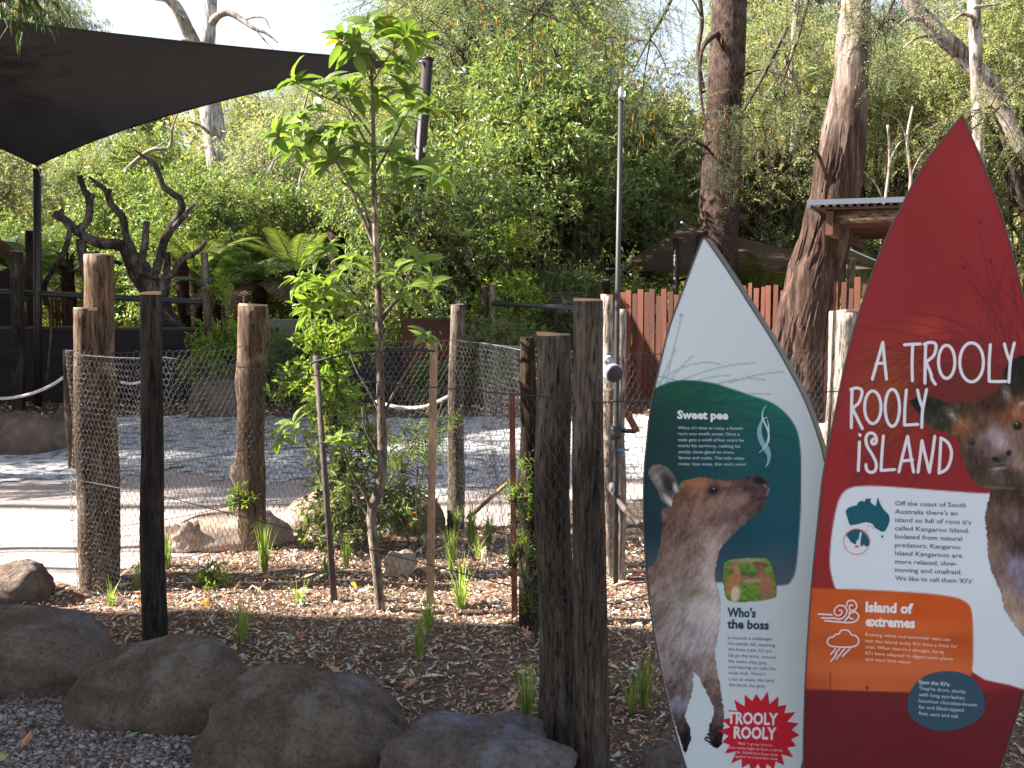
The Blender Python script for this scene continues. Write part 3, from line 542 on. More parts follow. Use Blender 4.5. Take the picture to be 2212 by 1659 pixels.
# rear enclosure
pa = gp(1078, 884); F3 = [(pa.x, pa.y, 1.50), (pa.x+1.1, pa.y-.5, 1.49)]
E = fence('fine netting of the rear enclosure under a black top rail', F3, .045, .0011, [], 4, name='rear_netting', mm='wire_black')
b = MB(); b.tube([at(1064, 656, pa.y-.06), at(1245, 665, pa.y-.5)], .030, n=10); b.build('top_rail', MT['paint_black'], E, origin=E.location[:])
q0 = at(1042, 751, 6.2)
F4 = [(at(1040, 751, 6.15).x, 6.15, 1.2), (at(1128, 756, 5.1).x, 5.1, 1.22)]
fence('bright sunlit netting panel leading to the charred post', F4, .036, .0007, [(1, 0)], 5, name='side_netting', mm='wire', wm='galv')
stick('dark_rail', 'long dark steel rail between the weathered posts', [(-60, 628, 12.1), (200, 640, 12.0), (455, 654, 11.95)], 13, 'paint_black', 'rail', n=12)
# rope barriers
stick('barrier_rope', 'sagging pale rope tied to the ribbed narrow post', [(812, 868, 6.7), (850, 878, 6.6), (880, 881, 6.6), (915, 879, 6.5), (945, 868, 6.45), (972, 855, 6.4)], 8, 'rope', 'rope', 'low barrier ropes', n=9)
stick('barrier_rope', 'pale rope hanging from the thin path post out of the frame', [(-60, 858, 9.0), (0, 861, 8.9), (40, 857, 8.8), (80, 846, 8.6), (115, 830, 8.5), (137, 815, 8.4)], 7, 'rope', 'rope', 'low barrier ropes', n=9)
stick('barrier_rope', 'short length of rope seen between the tallest and slim posts', [(262, 826, 8.8), (285, 829, 8.8), (310, 824, 8.8), (350, 815, 8.8)], 6, 'rope', 'rope', 'low barrier ropes', n=9)
stick('sleeper_edge', 'pale timber edging far behind the ribbed post', [(858, 832, 12.3), (990, 838, 12.2)], 12, 'stake', 'edging', flatp=True)
stick('stone_edge', 'narrow pale edging strip between path and white gravel', [(-30, 973, 9.0), (62, 972, 9.0)], 10, 'sail_white', 'edging', flatp=True)
# ---------------------------------------------------------------- walls
def wall(label, pts, mat, th, name, cap=None, seam=None):
    """pts: (u, v_top, Y) along the wall"""
    tops = [at(u, v, Y) for u, v, Y in pts]; o = tops[0]; E = empty(name, (o.x, o.y, 0), label, 'wall')
    k = 0
    for a, c in zip(tops[:-1], tops[1:]):
        d = Vector((c.x-a.x, c.y-a.y, 0)); L = d.length; d.normalize(); n = Vector((-d.y, d.x, 0)); m = max(1, round(L/(seam or 1.2)))
        for i in range(m):
            f0, f1 = i/m, (i+1)/m; p0 = a.lerp(c, f0); p1 = a.lerp(c, f1); zt = (p0.z+p1.z)/2
            b = MB(); b.box(((p0.x+p1.x)/2, (p0.y+p1.y)/2, zt/2-.02), (L/m/2-.003, th/2, zt/2+.02), ax=[d[:], n[:], (0, 0, 1)]); b.build('panel', MT[mat], E, False, origin=E.location[:])
        if cap:
            b = MB(); b.box(((a.x+c.x)/2, (a.y+c.y)/2, (a.z+c.z)/2+.012), (L/2+.01, th/2+.02, .014), ax=[d[:], n[:], (0, 0, 1)]); b.build('capping', MT[cap], E, False, origin=E.location[:])
    return E
wall('low dark brown wall behind the rail and climbing tree', [(-80, 708, 12.6), (250, 711, 12.6), (600, 712, 12.6)], 'wall_dark', .12, 'dark_wall', 'paint_brown', 1.4)
wall('short lower dark wall section behind the yellow green bush', [(600, 752, 12.5), (880, 750, 12.4)], 'wall_dark', .12, 'dark_wall')
wall('rusted steel sheet wall behind the ribbed narrow post', [(868, 692, 12.2), (1056, 692, 12.3)], 'corten', .06, 'steel_wall', 'corten', 1.1)
wall('pale log sleeper wall glimpsed left of the yellow green bush', [(585, 690, 14.5), (650, 690, 14.5)], 'roof_under', .3, 'sleeper_wall')
wall('low charcoal plinth wall behind the ribbed post', [(600, 800, 13.2), (1060, 812, 12.9)], 'wall_dark', .1, 'plinth_wall')
# ---------------------------------------------------------------- paling fence
def palings(label, u0, u1, n, Y0, Y1, vt, vb, seed, hvar=8, gap=.25, name='paling_fence'):
    r = rng(seed); a = at(u0, vb, Y0); c = at(u1, vb, Y1); a.z = c.z = 0; d = (c-a); L = d.length; d.normalize(); nn = Vector((-d.y, d.x, 0))
    E = empty(name, a, label, 'fence', 'timber paling fences'); W = L/n
    for i in range(n):
        f = (i+.5)/n; Yc = Y0+(Y1-Y0)*f; top = at(u0+(u1-u0)*f, vt+r.normal(0, hvar), Yc).z
        w = W*(1-gap*r.uniform(.3, 1.2)); p = a.lerp(c, f); hz = top/2
        b = MB(); k = r.uniform(.5, 1.5); b.box((0, 0, 0), (w/2, .010, hz), ax=[d[:], nn[:], (0, 0, 1)], col=(k, k, k))
        o = b.build('paling', MT['paling'], E, False); o.location = (p.x-a.x-nn.x*(.012*(i % 2)), p.y-a.y-nn.y*(.012*(i % 2)), hz+.05); o.rotation_euler = (0, r.normal(0, .008), 0)
    for z in (.35, 1.15):
        b = MB(); b.box(((a.x+c.x)/2+nn.x*.045, (a.y+c.y)/2+nn.y*.045, z), (L/2, .02, .045), ax=[d[:], nn[:], (0, 0, 1)]); b.build('rail', MT['rail'], E, False, origin=E.location[:])
    b = MB(); b.box(((a.x+c.x)/2-nn.x*.03, (a.y+c.y)/2-nn.y*.03, .07), (L/2, .015, .07), ax=[d[:], nn[:], (0, 0, 1)]); b.build('kick_board', MT['rail'], E, False, origin=E.location[:])
palings('close set red brown paling fence in front of the small brown sail', 1290, 1480, 15, 12.9, 12.1, 640, 880, 5, 7, .2)
palings('uneven open paling fence behind the leaning stringy trunk', 1480, 1900, 30, 12.05, 10.6, 628, 880, 6, 9, .42)
palings('short red slatted screen beside the tree fern stump', 112, 168, 8, 13.6, 13.6, 655, 850, 7, 5, .5, 'slatted_screen')
# ---------------------------------------------------------------- shade sails
def bez(a, b, c, t): return a*(1-t)**2+b*(2*t*(1-t))+c*t*t
def sail(label, corners, sagk, mat, name='shade_sail', N=26, group=None, th=.006, sags=None):
    A, B, C_, D = [Vector(c) for c in corners]; cen = (A+B+C_+D)/4
    def edge(p, q, t, k): m = (p+q)/2; m = m+(cen-m)*k; return bez(p, m, q, t)
    ks = sags or [sagk]*4; V = []
    for i in range(N+1):
        s = i/N
        for j in range(N+1):
            t = j/N; e0 = edge(A, B, s, ks[0]); e1 = edge(D, C_, s, ks[2]); e2 = edge(A, D, t, ks[3]); e3 = edge(B, C_, t, ks[1])
            bil = A*(1-s)*(1-t)+B*s*(1-t)+C_*s*t+D*(1-s)*t
            V.append(e0*(1-t)+e1*t+e2*(1-s)+e3*s-bil)
    n = N+1; V2 = [v+Vector((0, 0, th)) for v in V]; Q = []
    for i in range(N):
        for j in range(N): a = i*n+j; Q.append((a, a+1, a+n+1, a+n)); Q.append((a+n*n, a+n+n*n, a+n+1+n*n, a+1+n*n))
    E = empty(name, A, label, 'shade sail', group); b = MB(); b.add([v[:] for v in V+V2], q=Q); b.build('fabric', MT[mat], E, origin=A[:])
    idx = [[i*n for i in range(n)], [N*n+j for j in range(n)], [i*n+N for i in range(n)], list(range(n))]
    for I in idx:
        b = MB(); b.tube([V[k]+Vector((0, 0, th/2)) for k in I], .011, n=6); b.build('edge_hem', MT[mat], E, origin=A[:])
    for c in (A, B, C_, D):
        o = (c-cen).normalized(); b = MB(); b.tube([c, c+o*.10], .010, n=6); b.tube([c+o*.09, c+o*.15], .018, n=8); b.build('corner_fitting', MT['galv'], E, origin=A[:])
    return E
A = at(80, 358, 12.0); B = at(893, 134, 13.3)
sail('large charcoal shade sail hung over the climbing tree yard', [A, B, at(-700, -60, 8.6), at(-560, 150, 12.5)], .0, 'sail', sags=[.30, .26, .1, .30])
def pole(label, u0, v0, u1, v1, Y, w, mat, name='sail_pole', group='steel poles of the shade sails', cap=True):
    a = at(u1, v1, Y); t = at(u0, v0, Y); E = empty(name, (a.x, a.y, min(a.z, 0.)), label, 'pole', group); r = w/2/FD*Y
    b = MB(); b.tube([Vector((a.x, a.y, -.05)), t], [r, r*.97], n=18); b.build('shaft', MT[mat], E, origin=E.location[:])
    b = MB(); b.tube([t-Vector((0, 0, .01)), t+Vector((0, 0, .018))], [r*1.06, r*1.06], n=18); b.build('cap', MT[mat], E, origin=E.location[:]); return E
pole('purple brown steel pole under the low corner of the large sail', 80, 368, 81, 860, 12.05, 17, 'paint_brown')
pole('leaning dark steel pole at the far tip of the large sail', 924, 128, 868, 700, 13.4, 24, 'paint_brown')
pole('slim red brown pole in front of the small taupe sail', 1460, 465, 1460, 860, 14.0, 12, 'paint_brown')
sail('small taupe shade sail behind the brown trunk', [at(1330, 580, 15.), at(1481, 488, 13.6), at(1895, 580, 14.2), at(1560, 596, 17.)], .1, 'sail_brown', sags=[.04, .08, .0, .0])
sail('small white shade sail tip beside the red sign', [at(1806, 545, 15.5), at(1838, 540, 15.0), at(1935, 582, 15.5), at(1880, 572, 17.)], .05, 'sail_white')
# sail added over the viewpoint, out of view, to shade the foreground
Z1 = 3.7
def up(x, y, z=Z1, gz=0.): k = (z-gz)/TOSUN.z; return Vector((x+TOSUN.x*k, y+TOSUN.y*k, z))
sail('large shade sail over the visitor path above the viewpoint', [up(-4.4, 4.75), up(.15, 4.35), up(4.6, 2.9), up(.3, -1.6)], .0, 'sail', sags=[-.02, .02, .05, .1])
# ---------------------------------------------------------------- pavilion roof
def P3(u, v, Y): return at(u, v, Y)
c0 = P3(1755, 440, 10.0); U = Vector((.92, -.39, 0)); Wd = Vector((.40, .92, 0)); E = empty('pavilion', (c0.x, c0.y, 0), 'open pavilion roof of corrugated sheet on log beams behind the red sign', 'pavilion')
RL, RW = 1.6, 4.4
b = MB(); V = []; N = 120
for i in range(N+1):
    s = i/N*RL
    for j in range(2):
        p = c0+U*s+Wd*(j*RW)+Vector((0, 0, .018*math.sin(s*2*PI/.076)+.05*j-.02)); V.append(p)
V2 = [v+Vector((0, 0, .003)) for v in V]; n = len(V)
b.add([v[:] for v in V+V2], q=[(2*i, 2*i+2, 2*i+3, 2*i+1) for i in range(N)]+[(n+2*i, n+2*i+1, n+2*i+3, n+2*i+2) for i in range(N)]); part(E, 'corrugated_sheet', b, 'roof_under')
b = MB(); b.box(c0+U*RL/2-Wd*.03+Vector((0, 0, .01)), (RL/2+.05, .012, .026), ax=[U[:], Wd[:], (0, 0, 1)]); part(E, 'fascia', b, 'roof', False)
b = MB(); b.box(c0+Wd*RW/2-U*.03+Vector((0, 0, .0)), (.012, RW/2, .038), ax=[U[:], Wd[:], (0, 0, 1)]); part(E, 'fascia', b, 'roof', False)
b = MB(); b.tube([c0+U*.12+Wd*.22+Vector((0, 0, -.12)), c0+U*RL+Wd*.22+Vector((0, 0, -.10))], [.075, .085], n=14, rough=.06); part(E, 'log_beam', b, 'log')
for k in range(4):
    b = MB(); b.box(c0+U*(RL/2+.1)+Wd*(.75+k*.95)+Vector((0, 0, -.12-.0*k)), (RL/2-.12, .03, .085), ax=[U[:], Wd[:], (0, 0, 1)]); part(E, 'rafter', b, 'beam', False)
b = MB(); b.box(c0+U*.16+Wd*(RW/2+.1)+Vector((0, 0, -.19)), (.035, RW/2, .12), ax=[U[:], Wd[:], (0, 0, 1)]); part(E, 'side_beam', b, 'beam', False)
b = MB(); b.box(c0+U*(RL/2)+Wd*(RW/2)+Vector((0, 0, -.045)), (RL/2-.05, RW/2-.05, .008), ax=[U[:], Wd[:], (0, 0, 1)]); part(E, 'ceiling_lining', b, 'beam', False)
for s, t in ((1.42, .3), (1.42, 4.1)):
    b = MB(); q = c0+U*s+Wd*t; b.tube([Vector((q.x, q.y, 0)), Vector((q.x, q.y, c0.z-.1))], [.09, .08], n=12, rough=.06); part(E, 'log_column', b, 'log')
# thatched hut edge
q = at(-20, 520, 13.6); E = empty('thatched_hut', (q.x, q.y, 0), 'corner of a thatched hut roof at the frame edge', 'hut')
b = MB(); a = at(-160, 380, 13.8); a2 = at(-160, 380, 17); e0 = at(36, 545, 13.4); e1 = at(36, 545, 17)
b.add([v[:] for v in (at(-160, 400, 13.4), at(34, 540, 13.4), at(34, 562, 13.4), at(-160, 440, 13.4), at(-160, 400, 16.4)+Vector((-.8, 0, .45)), e1, e1-Vector((0, 0, .12)), at(-160, 440, 16.4)+Vector((-.8, 0, .2)))], q=[(0, 3, 2, 1), (4, 5, 6, 7), (0, 1, 5, 4), (3, 7, 6, 2), (1, 2, 6, 5)]); part(E, 'thatch', b, 'thatch')
b = MB(); z = at(0, 585, 13.6).z; b.box((q.x-.9, 13.9, z/2), (.98, .05, z/2)); part(E, 'wall', b, 'wall_dark', False)
# ---------------------------------------------------------------- foliage
def leaf_arrays(P, D, Nn, L, W, fold=.25, bend=.15):
    """P base, D direction, Nn normal -> 4 verts, 2 tris per leaf"""
    S_ = np.cross(D, Nn); S_ /= np.linalg.norm(S_, axis=1)[:, None]+1e-9; U_ = np.cross(S_, D)
    L = L[:, None]; W = W[:, None]
    a = P; m = P+D*L*.45; tip = P+D*L-U_*L*bend; l = m+S_*W/2+U_*W*fold; r = m-S_*W/2+U_*W*fold
    V = np.stack([a, l, tip, r], 1).reshape(-1, 3); n = len(P)
    t = (np.arange(n)[:, None, None]*4+np.array([(0, 3, 2), (0, 2, 1)])).reshape(-1, 3); return V, t
def unit(r, n): v = r.normal(size=(n, 3)); return v/np.linalg.norm(v, axis=1)[:, None]
def crown(seed, lobes, n_cl, tw, k, L, W, cr, tl, droop=.2, style='bush', shell=.45, tint=(.62, 1.4), hue=.12, curl=.15, ratio_yellow=.0):
    """lobes [(centre, radii)], n_cl clusters of tw twigs with k leaves of length L"""
    r = rng(seed); wts = np.array([np.prod(q[1])**(2/3) for q in lobes]); wts /= wts.sum(); li = r.choice(len(lobes), n_cl, p=wts)
    Cn = np.array([q[0] for q in lobes], float)[li]; Rd = np.array([q[1] for q in lobes], float)[li]
    d = unit(r, n_cl); d[:, 2] = np.where(d[:, 2] < -.35, -d[:, 2]*.5, d[:, 2]); d /= np.linalg.norm(d, axis=1)[:, None]
    rho = shell+(1-shell)*r.uniform(0, 1, n_cl)**.5; c = Cn+d*Rd*rho[:, None]; ctint = r.uniform(.82, 1.18, n_cl)
    ci = np.repeat(np.arange(n_cl), tw); n = len(ci); td = d[ci]*.7+unit(r, n)*.8; td[:, 2] -= droop; td /= np.linalg.norm(td, axis=1)[:, None]
    tb = c[ci]+r.normal(0, 1, (n, 3))*cr*.5
    tlen = tl*r.uniform(.6, 1.3, n); ti = np.repeat(np.arange(n), k); j = np.tile(np.arange(k), n); f = (j+.5)/k; m = len(ti)
    P = tb[ti]+td[ti]*(tlen[ti]*f)[:, None]; P[:, 2] -= droop*.25*(tlen[ti]*f**2)
    ref = unit(r, n)[ti]; side = np.cross(td[ti], ref); side /= np.linalg.norm(side, axis=1)[:, None]+1e-9
    if style == 'spray': s = np.where(j % 2 == 0, 1., -1.)[:, None]; D = td[ti]*.6+side*s+unit(r, m)*.18
    elif style == 'hang': D = td[ti]*.3+unit(r, m)*.45; D[:, 2] -= .9
    else: D = td[ti]*.55+unit(r, m)*.8; D[:, 2] += .12
    D /= np.linalg.norm(D, axis=1)[:, None]
    Nn = unit(r, m)*.7; Nn[:, 2] += .7 if style != 'hang' else 0; Nn -= D*(Nn*D).sum(1)[:, None]; Nn /= np.linalg.norm(Nn, axis=1)[:, None]+1e-9
    LL = L*r.uniform(.65, 1.3, m); WW = LL*(W/L)*r.uniform(.8, 1.2, m)
    V, t = leaf_arrays(P, D, Nn, LL, WW, .18, curl)
    v = r.uniform(*tint, m)*ctint[ci[ti]]; h = r.normal(0, hue, m)+r.normal(0, hue*.7, n)[ti]
    col = np.stack([v*np.exp(h), v, v*np.exp(-h*.5)], 1)
    if ratio_yellow: y = r.uniform(size=m) < ratio_yellow; col[y] *= np.array([3.2, 1.5, .6])
    # fine twigs
    tw_b = MB(); x = np.cross(td, [.2, .3, 1.]); x /= np.linalg.norm(x, axis=1)[:, None]; w = .0035*max(1, tl*3); e = tb+td*tlen[:, None]; e[:, 2] -= droop*.25*tlen; s = tb-td*tlen[:, None]*.5
    TV = np.stack([s-x*w, s+x*w, e, s+np.cross(td, x)*w*1.6], 1).reshape(-1, 3)
    TT = (np.arange(n)[:, None, None]*4+np.array([(0, 1, 2), (1, 3, 2), (3, 0, 2)])).reshape(-1, 3)
    return V, t, np.repeat(col, 4, 0), (TV, TT), c
def limbs(b, root, targets, r0, seed, fork=.45, n=7, wig=.10, k=None):
    """crooked limbs from points on the trunk out to the lobes"""
    rr = random.Random(seed)
    for tg in targets:
        tg = Vector(tg); s = Vector(root[0]).lerp(Vector(root[1]), fork+(1-fork)*rr.random()*.9); L = (tg-s).length; pts = [s]
        for q in (.3, .6, .85): pts.append(s.lerp(tg, q)+Vector((rr.gauss(0, wig), rr.gauss(0, wig), rr.gauss(0, wig*.6)))*L*.5+Vector((0, 0, .06*L*math.sin(q*3.1))))
        pts.append(tg); ra = r0*rr.uniform(.3, .55); b.tube(pts, [ra, ra*.8, ra*.6, ra*.42, ra*.15], n=n, sub=3, cap=False, rough=.05)
        for _ in range(3):
            a = pts[rr.randint(1, 3)]; d = Vector((rr.gauss(0, 1), rr.gauss(0, 1), rr.gauss(.4, .7))).normalized()*L*rr.uniform(.25, .45)
            b.tube([a, a+d*.5+Vector((0, 0, .04)), a+d], [ra*.35, ra*.25, ra*.08], n=5, sub=3, cap=False)
PROTO = {}
def proto(key, trunk_pts, trunk_r, lobes, seed, leafmat, barkmat, ncl, tw, k, L, W, cr, tl, nlimb=12, fork=.4, trough=.06, **kw):
    V, t, c, (TV, TT), cc = crown(seed, lobes, ncl, tw, k, L, W, cr, tl, **kw)
    b = MB(); b.add(V, t=t, c=c); cm = b.mesh(key+' crown', MT[leafmat], smooth=False)
    b = MB(); b.tube(trunk_pts, trunk_r, n=14, sub=6, rough=trough, rs=3); r = random.Random(seed)
    limbs(b, (trunk_pts[0], trunk_pts[-1]), [r.choice(list(cc)) for _ in range(nlimb)], max(trunk_r), seed, fork)
    tm = b.mesh(key+' trunk', MT[barkmat]); b = MB(); b.add(TV, t=TT); wm = b.mesh(key+' twigs', MT['branch'], smooth=False)
    PROTO[key] = (tm, cm, wm)
def tree(kind, label, x, y, s=1., rz=0., group=None, cat='tree', z=None, name=None, sz=1., leafmat=None):
    E = empty(name or {'shrub': 'shrub', 'grey': 'shrub', 'yellow': 'shrub'}.get(kind, 'tree'), (x, y, float(H(x, y)) if z is None else z), label, cat, group, rz=rz); E.scale = (s, s, s*sz)
    tm, cm, wm = PROTO[kind]
    mkobj('trunk', tm, E); c = mkobj('crown', cm, E); t_ = mkobj('twigs', wm, E); c['kind'] = 'stuff'; t_['kind'] = 'stuff'
    return E
def lobeset(seed, n, R, z0, z1, r0, r1, flat=.8):
    r = random.Random(seed); o = []
    for i in range(n):
        a = r.uniform(0, 2*PI); q = R*math.sqrt(r.random())*(1 if n > 3 else .5); z = r.uniform(z0, z1); rr = r.uniform(r0, r1); tp = 1-.45*(z-z0)/max(z1-z0, .1)
        o.append(((q*math.cos(a)*tp, q*math.sin(a)*tp, z), (rr, rr, rr*flat)))
    return o
proto('shrub', [(0, 0, -.2), (.05, 0, .8), (-.05, .1, 1.8)], [.06, .05, .03], lobeset(1, 12, 1.1, .6, 2.6, .5, .85), 1, 'leaf_glossy', 'branch', 360, 9, 7, .075, .030, .30, .22, nlimb=12, fork=.1)
proto('bush', [(0, 0, -.2), (.1, 0, 1.5), (-.1, .1, 3.6)], [.12, .10, .05], lobeset(2, 18, 1.7, .9, 4.4, .6, 1.05), 2, 'leaf_glossy', 'branch', 400, 10, 9, .095, .036, .28, .28, nlimb=22, fork=.1)
proto('tea', [(0, 0, -.2), (.1, .1, 2), (-.1, 0, 4.5)], [.11, .09, .04], lobeset(3, 20, 1.5, 1.0, 5.4, .5, .95, 1.1), 3, 'leaf_olive', 'branch', 400, 10, 13, .055, .016, .26, .34, nlimb=26, fork=.1, droop=.15, style='spray', tint=(.6, 1.45))
proto('gum', [(0, 0, -.2), (.15, .1, 3), (.0, 0, 6), (.2, .1, 8.5)], [.20, .17, .13, .06], lobeset(4, 16, 2.1, 4.6, 9.2, .6, 1.1, .7), 4, 'leaf_grey', 'gum_pale', 420, 9, 9, .16, .026, .42, .5, nlimb=20, fork=.4, droop=.8, style='hang')
proto('wattle', [(0, 0, -.2), (.2, .1, 2.5), (-.1, .1, 5.5)], [.14, .12, .05], lobeset(5, 18, 2.1, 2.4, 6.6, .7, 1.1, .6), 5, 'leaf_wattle', 'branch', 400, 9, 14, .062, .014, .38, .45, nlimb=24, fork=.3, droop=.45, style='spray')
proto('dark', [(0, 0, -.2), (.05, 0, 4), (0, 0, 9)], [.22, .18, .06], lobeset(6, 24, 1.7, 1.5, 9.2, .8, 1.2, .7), 6, 'leaf_dark', 'branch', 620, 9, 7, .12, .035, .42, .34, nlimb=20, fork=.2, droop=.3)
proto('grey', [(0, 0, -.2), (.05, 0, 1.5), (0, .1, 3)], [.07, .05, .03], lobeset(7, 12, 1.1, 1.0, 3.4, .45, .75, .9), 7, 'leaf_grey', 'gum_pale', 260, 9, 9, .075, .020, .34, .34, nlimb=30, fork=.1, droop=.1, tint=(.7, 1.5))
proto('yellow', [(0, 0, -.1), (0, 0, .8), (0, 0, 1.5)], [.02, .015, .01], lobeset(8, 9, .32, .3, 1.7, .18, .34, 1.1), 8, 'leaf_lime', 'branch', 130, 6, 6, .075, .026, .14, .14, nlimb=6, fork=.1, hue=.15)
# ---- the wood beyond the fences: each nearer tree is a thing
GT = 'trees and shrubs of the wood beyond the fences'
TREES = [  # kind, u, Y, scale, label
 ('shrub', 455, 17.5, 1.15, 'bright green glossy shrub in front of the dead white gum'),
 ('shrub', 365, 19.5, 1.25, 'bright green shrub behind the bare climbing branches'),
 ('shrub', 250, 20.5, 1.0, 'low green shrub rising between the climbing branches'),
 ('bush', 300, 25, 1.0, 'rounded green bush under the lower edge of the large sail'),
 ('grey', 560, 23, 1.25, 'grey olive shrub just right of the dead white gum trunk'),
 ('grey', 640, 26, 1.5, 'loose grey olive bush on the slope above the tree ferns'),
 ('bush', 600, 20, .62, 'green bush low behind the tree ferns in the middle'),
 ('shrub', 700, 19, 1.1, 'small green shrub behind the dark fern stumps'),
 ('grey', 740, 24, 1.4, 'grey twiggy shrub seen left of the sapling stem'),
 ('tea', 690, 30, 1.1, 'olive tea tree on the slope below the sail tip'),
 ('tea', 560, 34, 1.15, 'olive tea tree high on the slope above the dead gum branches'),
 ('bush', 830, 21, .95, 'green bush seen just behind the sapling stem'),
 ('tea', 800, 27, 1.15, 'olive green tree standing behind the leaning sail pole'),
 ('grey', 180, 24, 1.2, 'pale grey scrub bush by the sail pole'),
 ('grey', 20, 22, 1.3, 'grey scrub bush at the frame edge under the sail'),
 ('tea', 120, 30, 1.0, 'olive tree high on the slope behind the sail pole'),
 ('shrub', 25, 18.5, .9, 'green shrub at the frame edge above the thatched hut'),
 ('bush', 1010, 17.2, 1.02, 'glossy green bush left of the large central bush'),
 ('bush', 1175, 15.8, 1.12, 'largest glossy dark green bush in the centre behind the posts'),
 ('bush', 1345, 18.0, 1.0, 'glossy green bush behind the tall pipe'),
 ('shrub', 1100, 14.6, .62, 'low green shrub inside the rear wire enclosure'),
 ('shrub', 1200, 14.4, .60, 'dark leafed shrub behind the netting next to the thick posts'),
 ('wattle', 1090, 18.5, 1.12, 'feathery wattle with hanging seed pods over the central bush'),
 ('wattle', 1330, 17.5, .68, 'feathery wattle hanging over the tall pipe'),
 ('tea', 960, 23, 1.35, 'lime green tree standing to the side of the leaning sail pole'),
 ('tea', 1230, 22, 1.25, 'tall yellow green tree behind the feathery wattles'),
 ('dark', 985, 31, 1.15, 'dark tall tree at the edge of the open sky'),
 ('dark', 1180, 33, 1.0, 'dark tall tree behind the centre of the wood'),
 ('gum', 1655, 26, 1.10, 'pale gum tree between the brown trunk and the leaning trunk'),
 ('tea', 1640, 17.5, 1.10, 'olive tea tree between brown trunk and leaning trunk'),
 ('bush', 1560, 19.5, .95, 'pale green bush low behind the brown trunk'),
 ('shrub', 1690, 17.6, .7, 'low green shrub over the palings beside the leaning trunk'),
 ('wattle', 1760, 19, .82, 'feathery wattle beside the top of the leaning trunk'),
 ('tea', 1800, 22, 1.1, 'olive tea tree right behind the leaning trunk'),
 ('tea', 1930, 18.5, 1.05, 'olive tea tree above the corrugated pavilion roof'),
 ('tea', 2080, 20.5, 1.15, 'olive tea tree behind the tip of the red sign'),
 ('tea', 2215, 16.5, 1.2, 'olive tea tree at the frame edge behind the red sign'),
 ('wattle', 2150, 24, 1.1, 'dark feathery wattle at the top corner behind the leaning pale limb'),
 ('wattle', 1950, 27, 1.15, 'feathery wattle high behind the leaning pale limb'),
 ('dark', 2130, 33, .95, 'dark tree far behind the red sign tip'),
 ('shrub', 905, 13.8, 1.15, 'light green leafy young tree in front of the leaning sail pole'),
 ('gum', 120, 38, 1.12, 'weeping gum tree rising above the large sail'),
 ('tea', 330, 40, 1.35, 'bushy green tree top above the sail left of the dead gum'),
 ('grey', 400, 33, 1.3, 'grey shrub high on the slope by the dead gum'),
]
for i, (kd, u, Y, s, lab) in enumerate(TREES):
    tree(kd, lab, ux(u, Y), Y, s, rz=i*2.399, group=GT, cat='shrub' if kd in ('shrub', 'grey') else 'tree')
tree('yellow', 'yellow green shrub beside the slender grey enclosure post', ux(1098, 13.2), 13.2, 1.05, 1., cat='shrub', group='young shrubs by the rear wall', z=.35)
tree('yellow', 'golden orange shrub before the dark wall by the knobbly post', ux(480, 12.0), 12.0, .75, 2., cat='shrub', group='young shrubs by the rear wall', z=.15)
tree('shrub', 'leafy green shrub spilling over the rear netting', ux(1078, 12.2), 12.2, .36, 3., cat='shrub', group='young shrubs by the rear wall', z=.1)
tree('shrub', 'small dark shrub low in front of the rusted steel wall', ux(930, 12.0), 12.0, .22, 4., cat='shrub', group='young shrubs by the rear wall', z=0)
tree('shrub', 'dark green shrub climbing the wall by the pale burl post', ux(620, 12.2), 12.2, .30, 5., cat='shrub', group='young shrubs by the rear wall', z=.1)
# off to the side: gums whose crowns dapple the path
for i, (x, y, s) in enumerate([(-9.5, 9.4, .8), (-13.5, 9.6, 1.0), (-10.5, 11.6, .9), (-12.5, 13.4, 1.1)]):
    tree('dark', ['dense dark tree standing nearest beyond the path outside the frame', 'dense dark tree farthest out beyond the path', 'dense dark tree outside the frame level with the gravel', 'dense dark tree outside the frame level with the wall'][i], x, y, s*.85, rz=i*1.7, group='trees beside the path', z=0)
tree('gum', 'small open crowned gum tree whose shade dapples the path', -7.0, 7.7, .60, rz=1.1, group='trees beside the path', z=0)
tree('gum', 'gum tree whose dark leaves overhang the top corner of the large sail', -5.2, 2.2, .62, rz=.4, group='trees beside the path', z=0)
for i, (x, y, w_, h_) in enumerate([(-6.2, 5.14, .035, 6.5), (-6.6, 5.62, .05, 7.0), (-7.2, 5.36, .022, 7.), (-15.5, 6.4, .13, 15.), (-17.0, 6.95, .17, 16.), (-7.4, 4.93, .016, 7.5)]):  # bare trunks added out of view to stripe bed and path with shadow
    E = empty('bare_sapling', (x, y, 0), ['slim bare young tree standing nearest the bed outside the frame', 'thicker bare young tree beside the path outside the frame', 'thin whip of a tree between the bare young trees', 'bare leaning tree further along the path outside the frame', 'stoutest bare tree along the path outside the frame', 'thinnest bare whip outside the frame'][i], 'tree', 'bare trees beside the path'); b = MB(); rb = random.Random(i+3)
    P = [Vector((x+.1*math.sin(k*1.3+i), y+.09*math.sin(k*.9+i*2), h_*k/8)) for k in range(9)]; b.tube(P, [w_*(1-.07*k) for k in range(9)], n=8, sub=3); part(E, 'trunk', b, 'branch')
    b = MB()
    for k in range(7): p_ = P[2+rb.randint(0, 5)]; d_ = Vector((rb.gauss(0, 1), rb.gauss(0, .5), rb.uniform(.2, 1))).normalized()*rb.uniform(.5, 1.3); b.tube([p_, p_+d_*.5, p_+d_+Vector((0, 0, .1))], [w_*.3, w_*.2, .003], n=5, sub=3)
    part(E, 'limbs', b, 'branch')
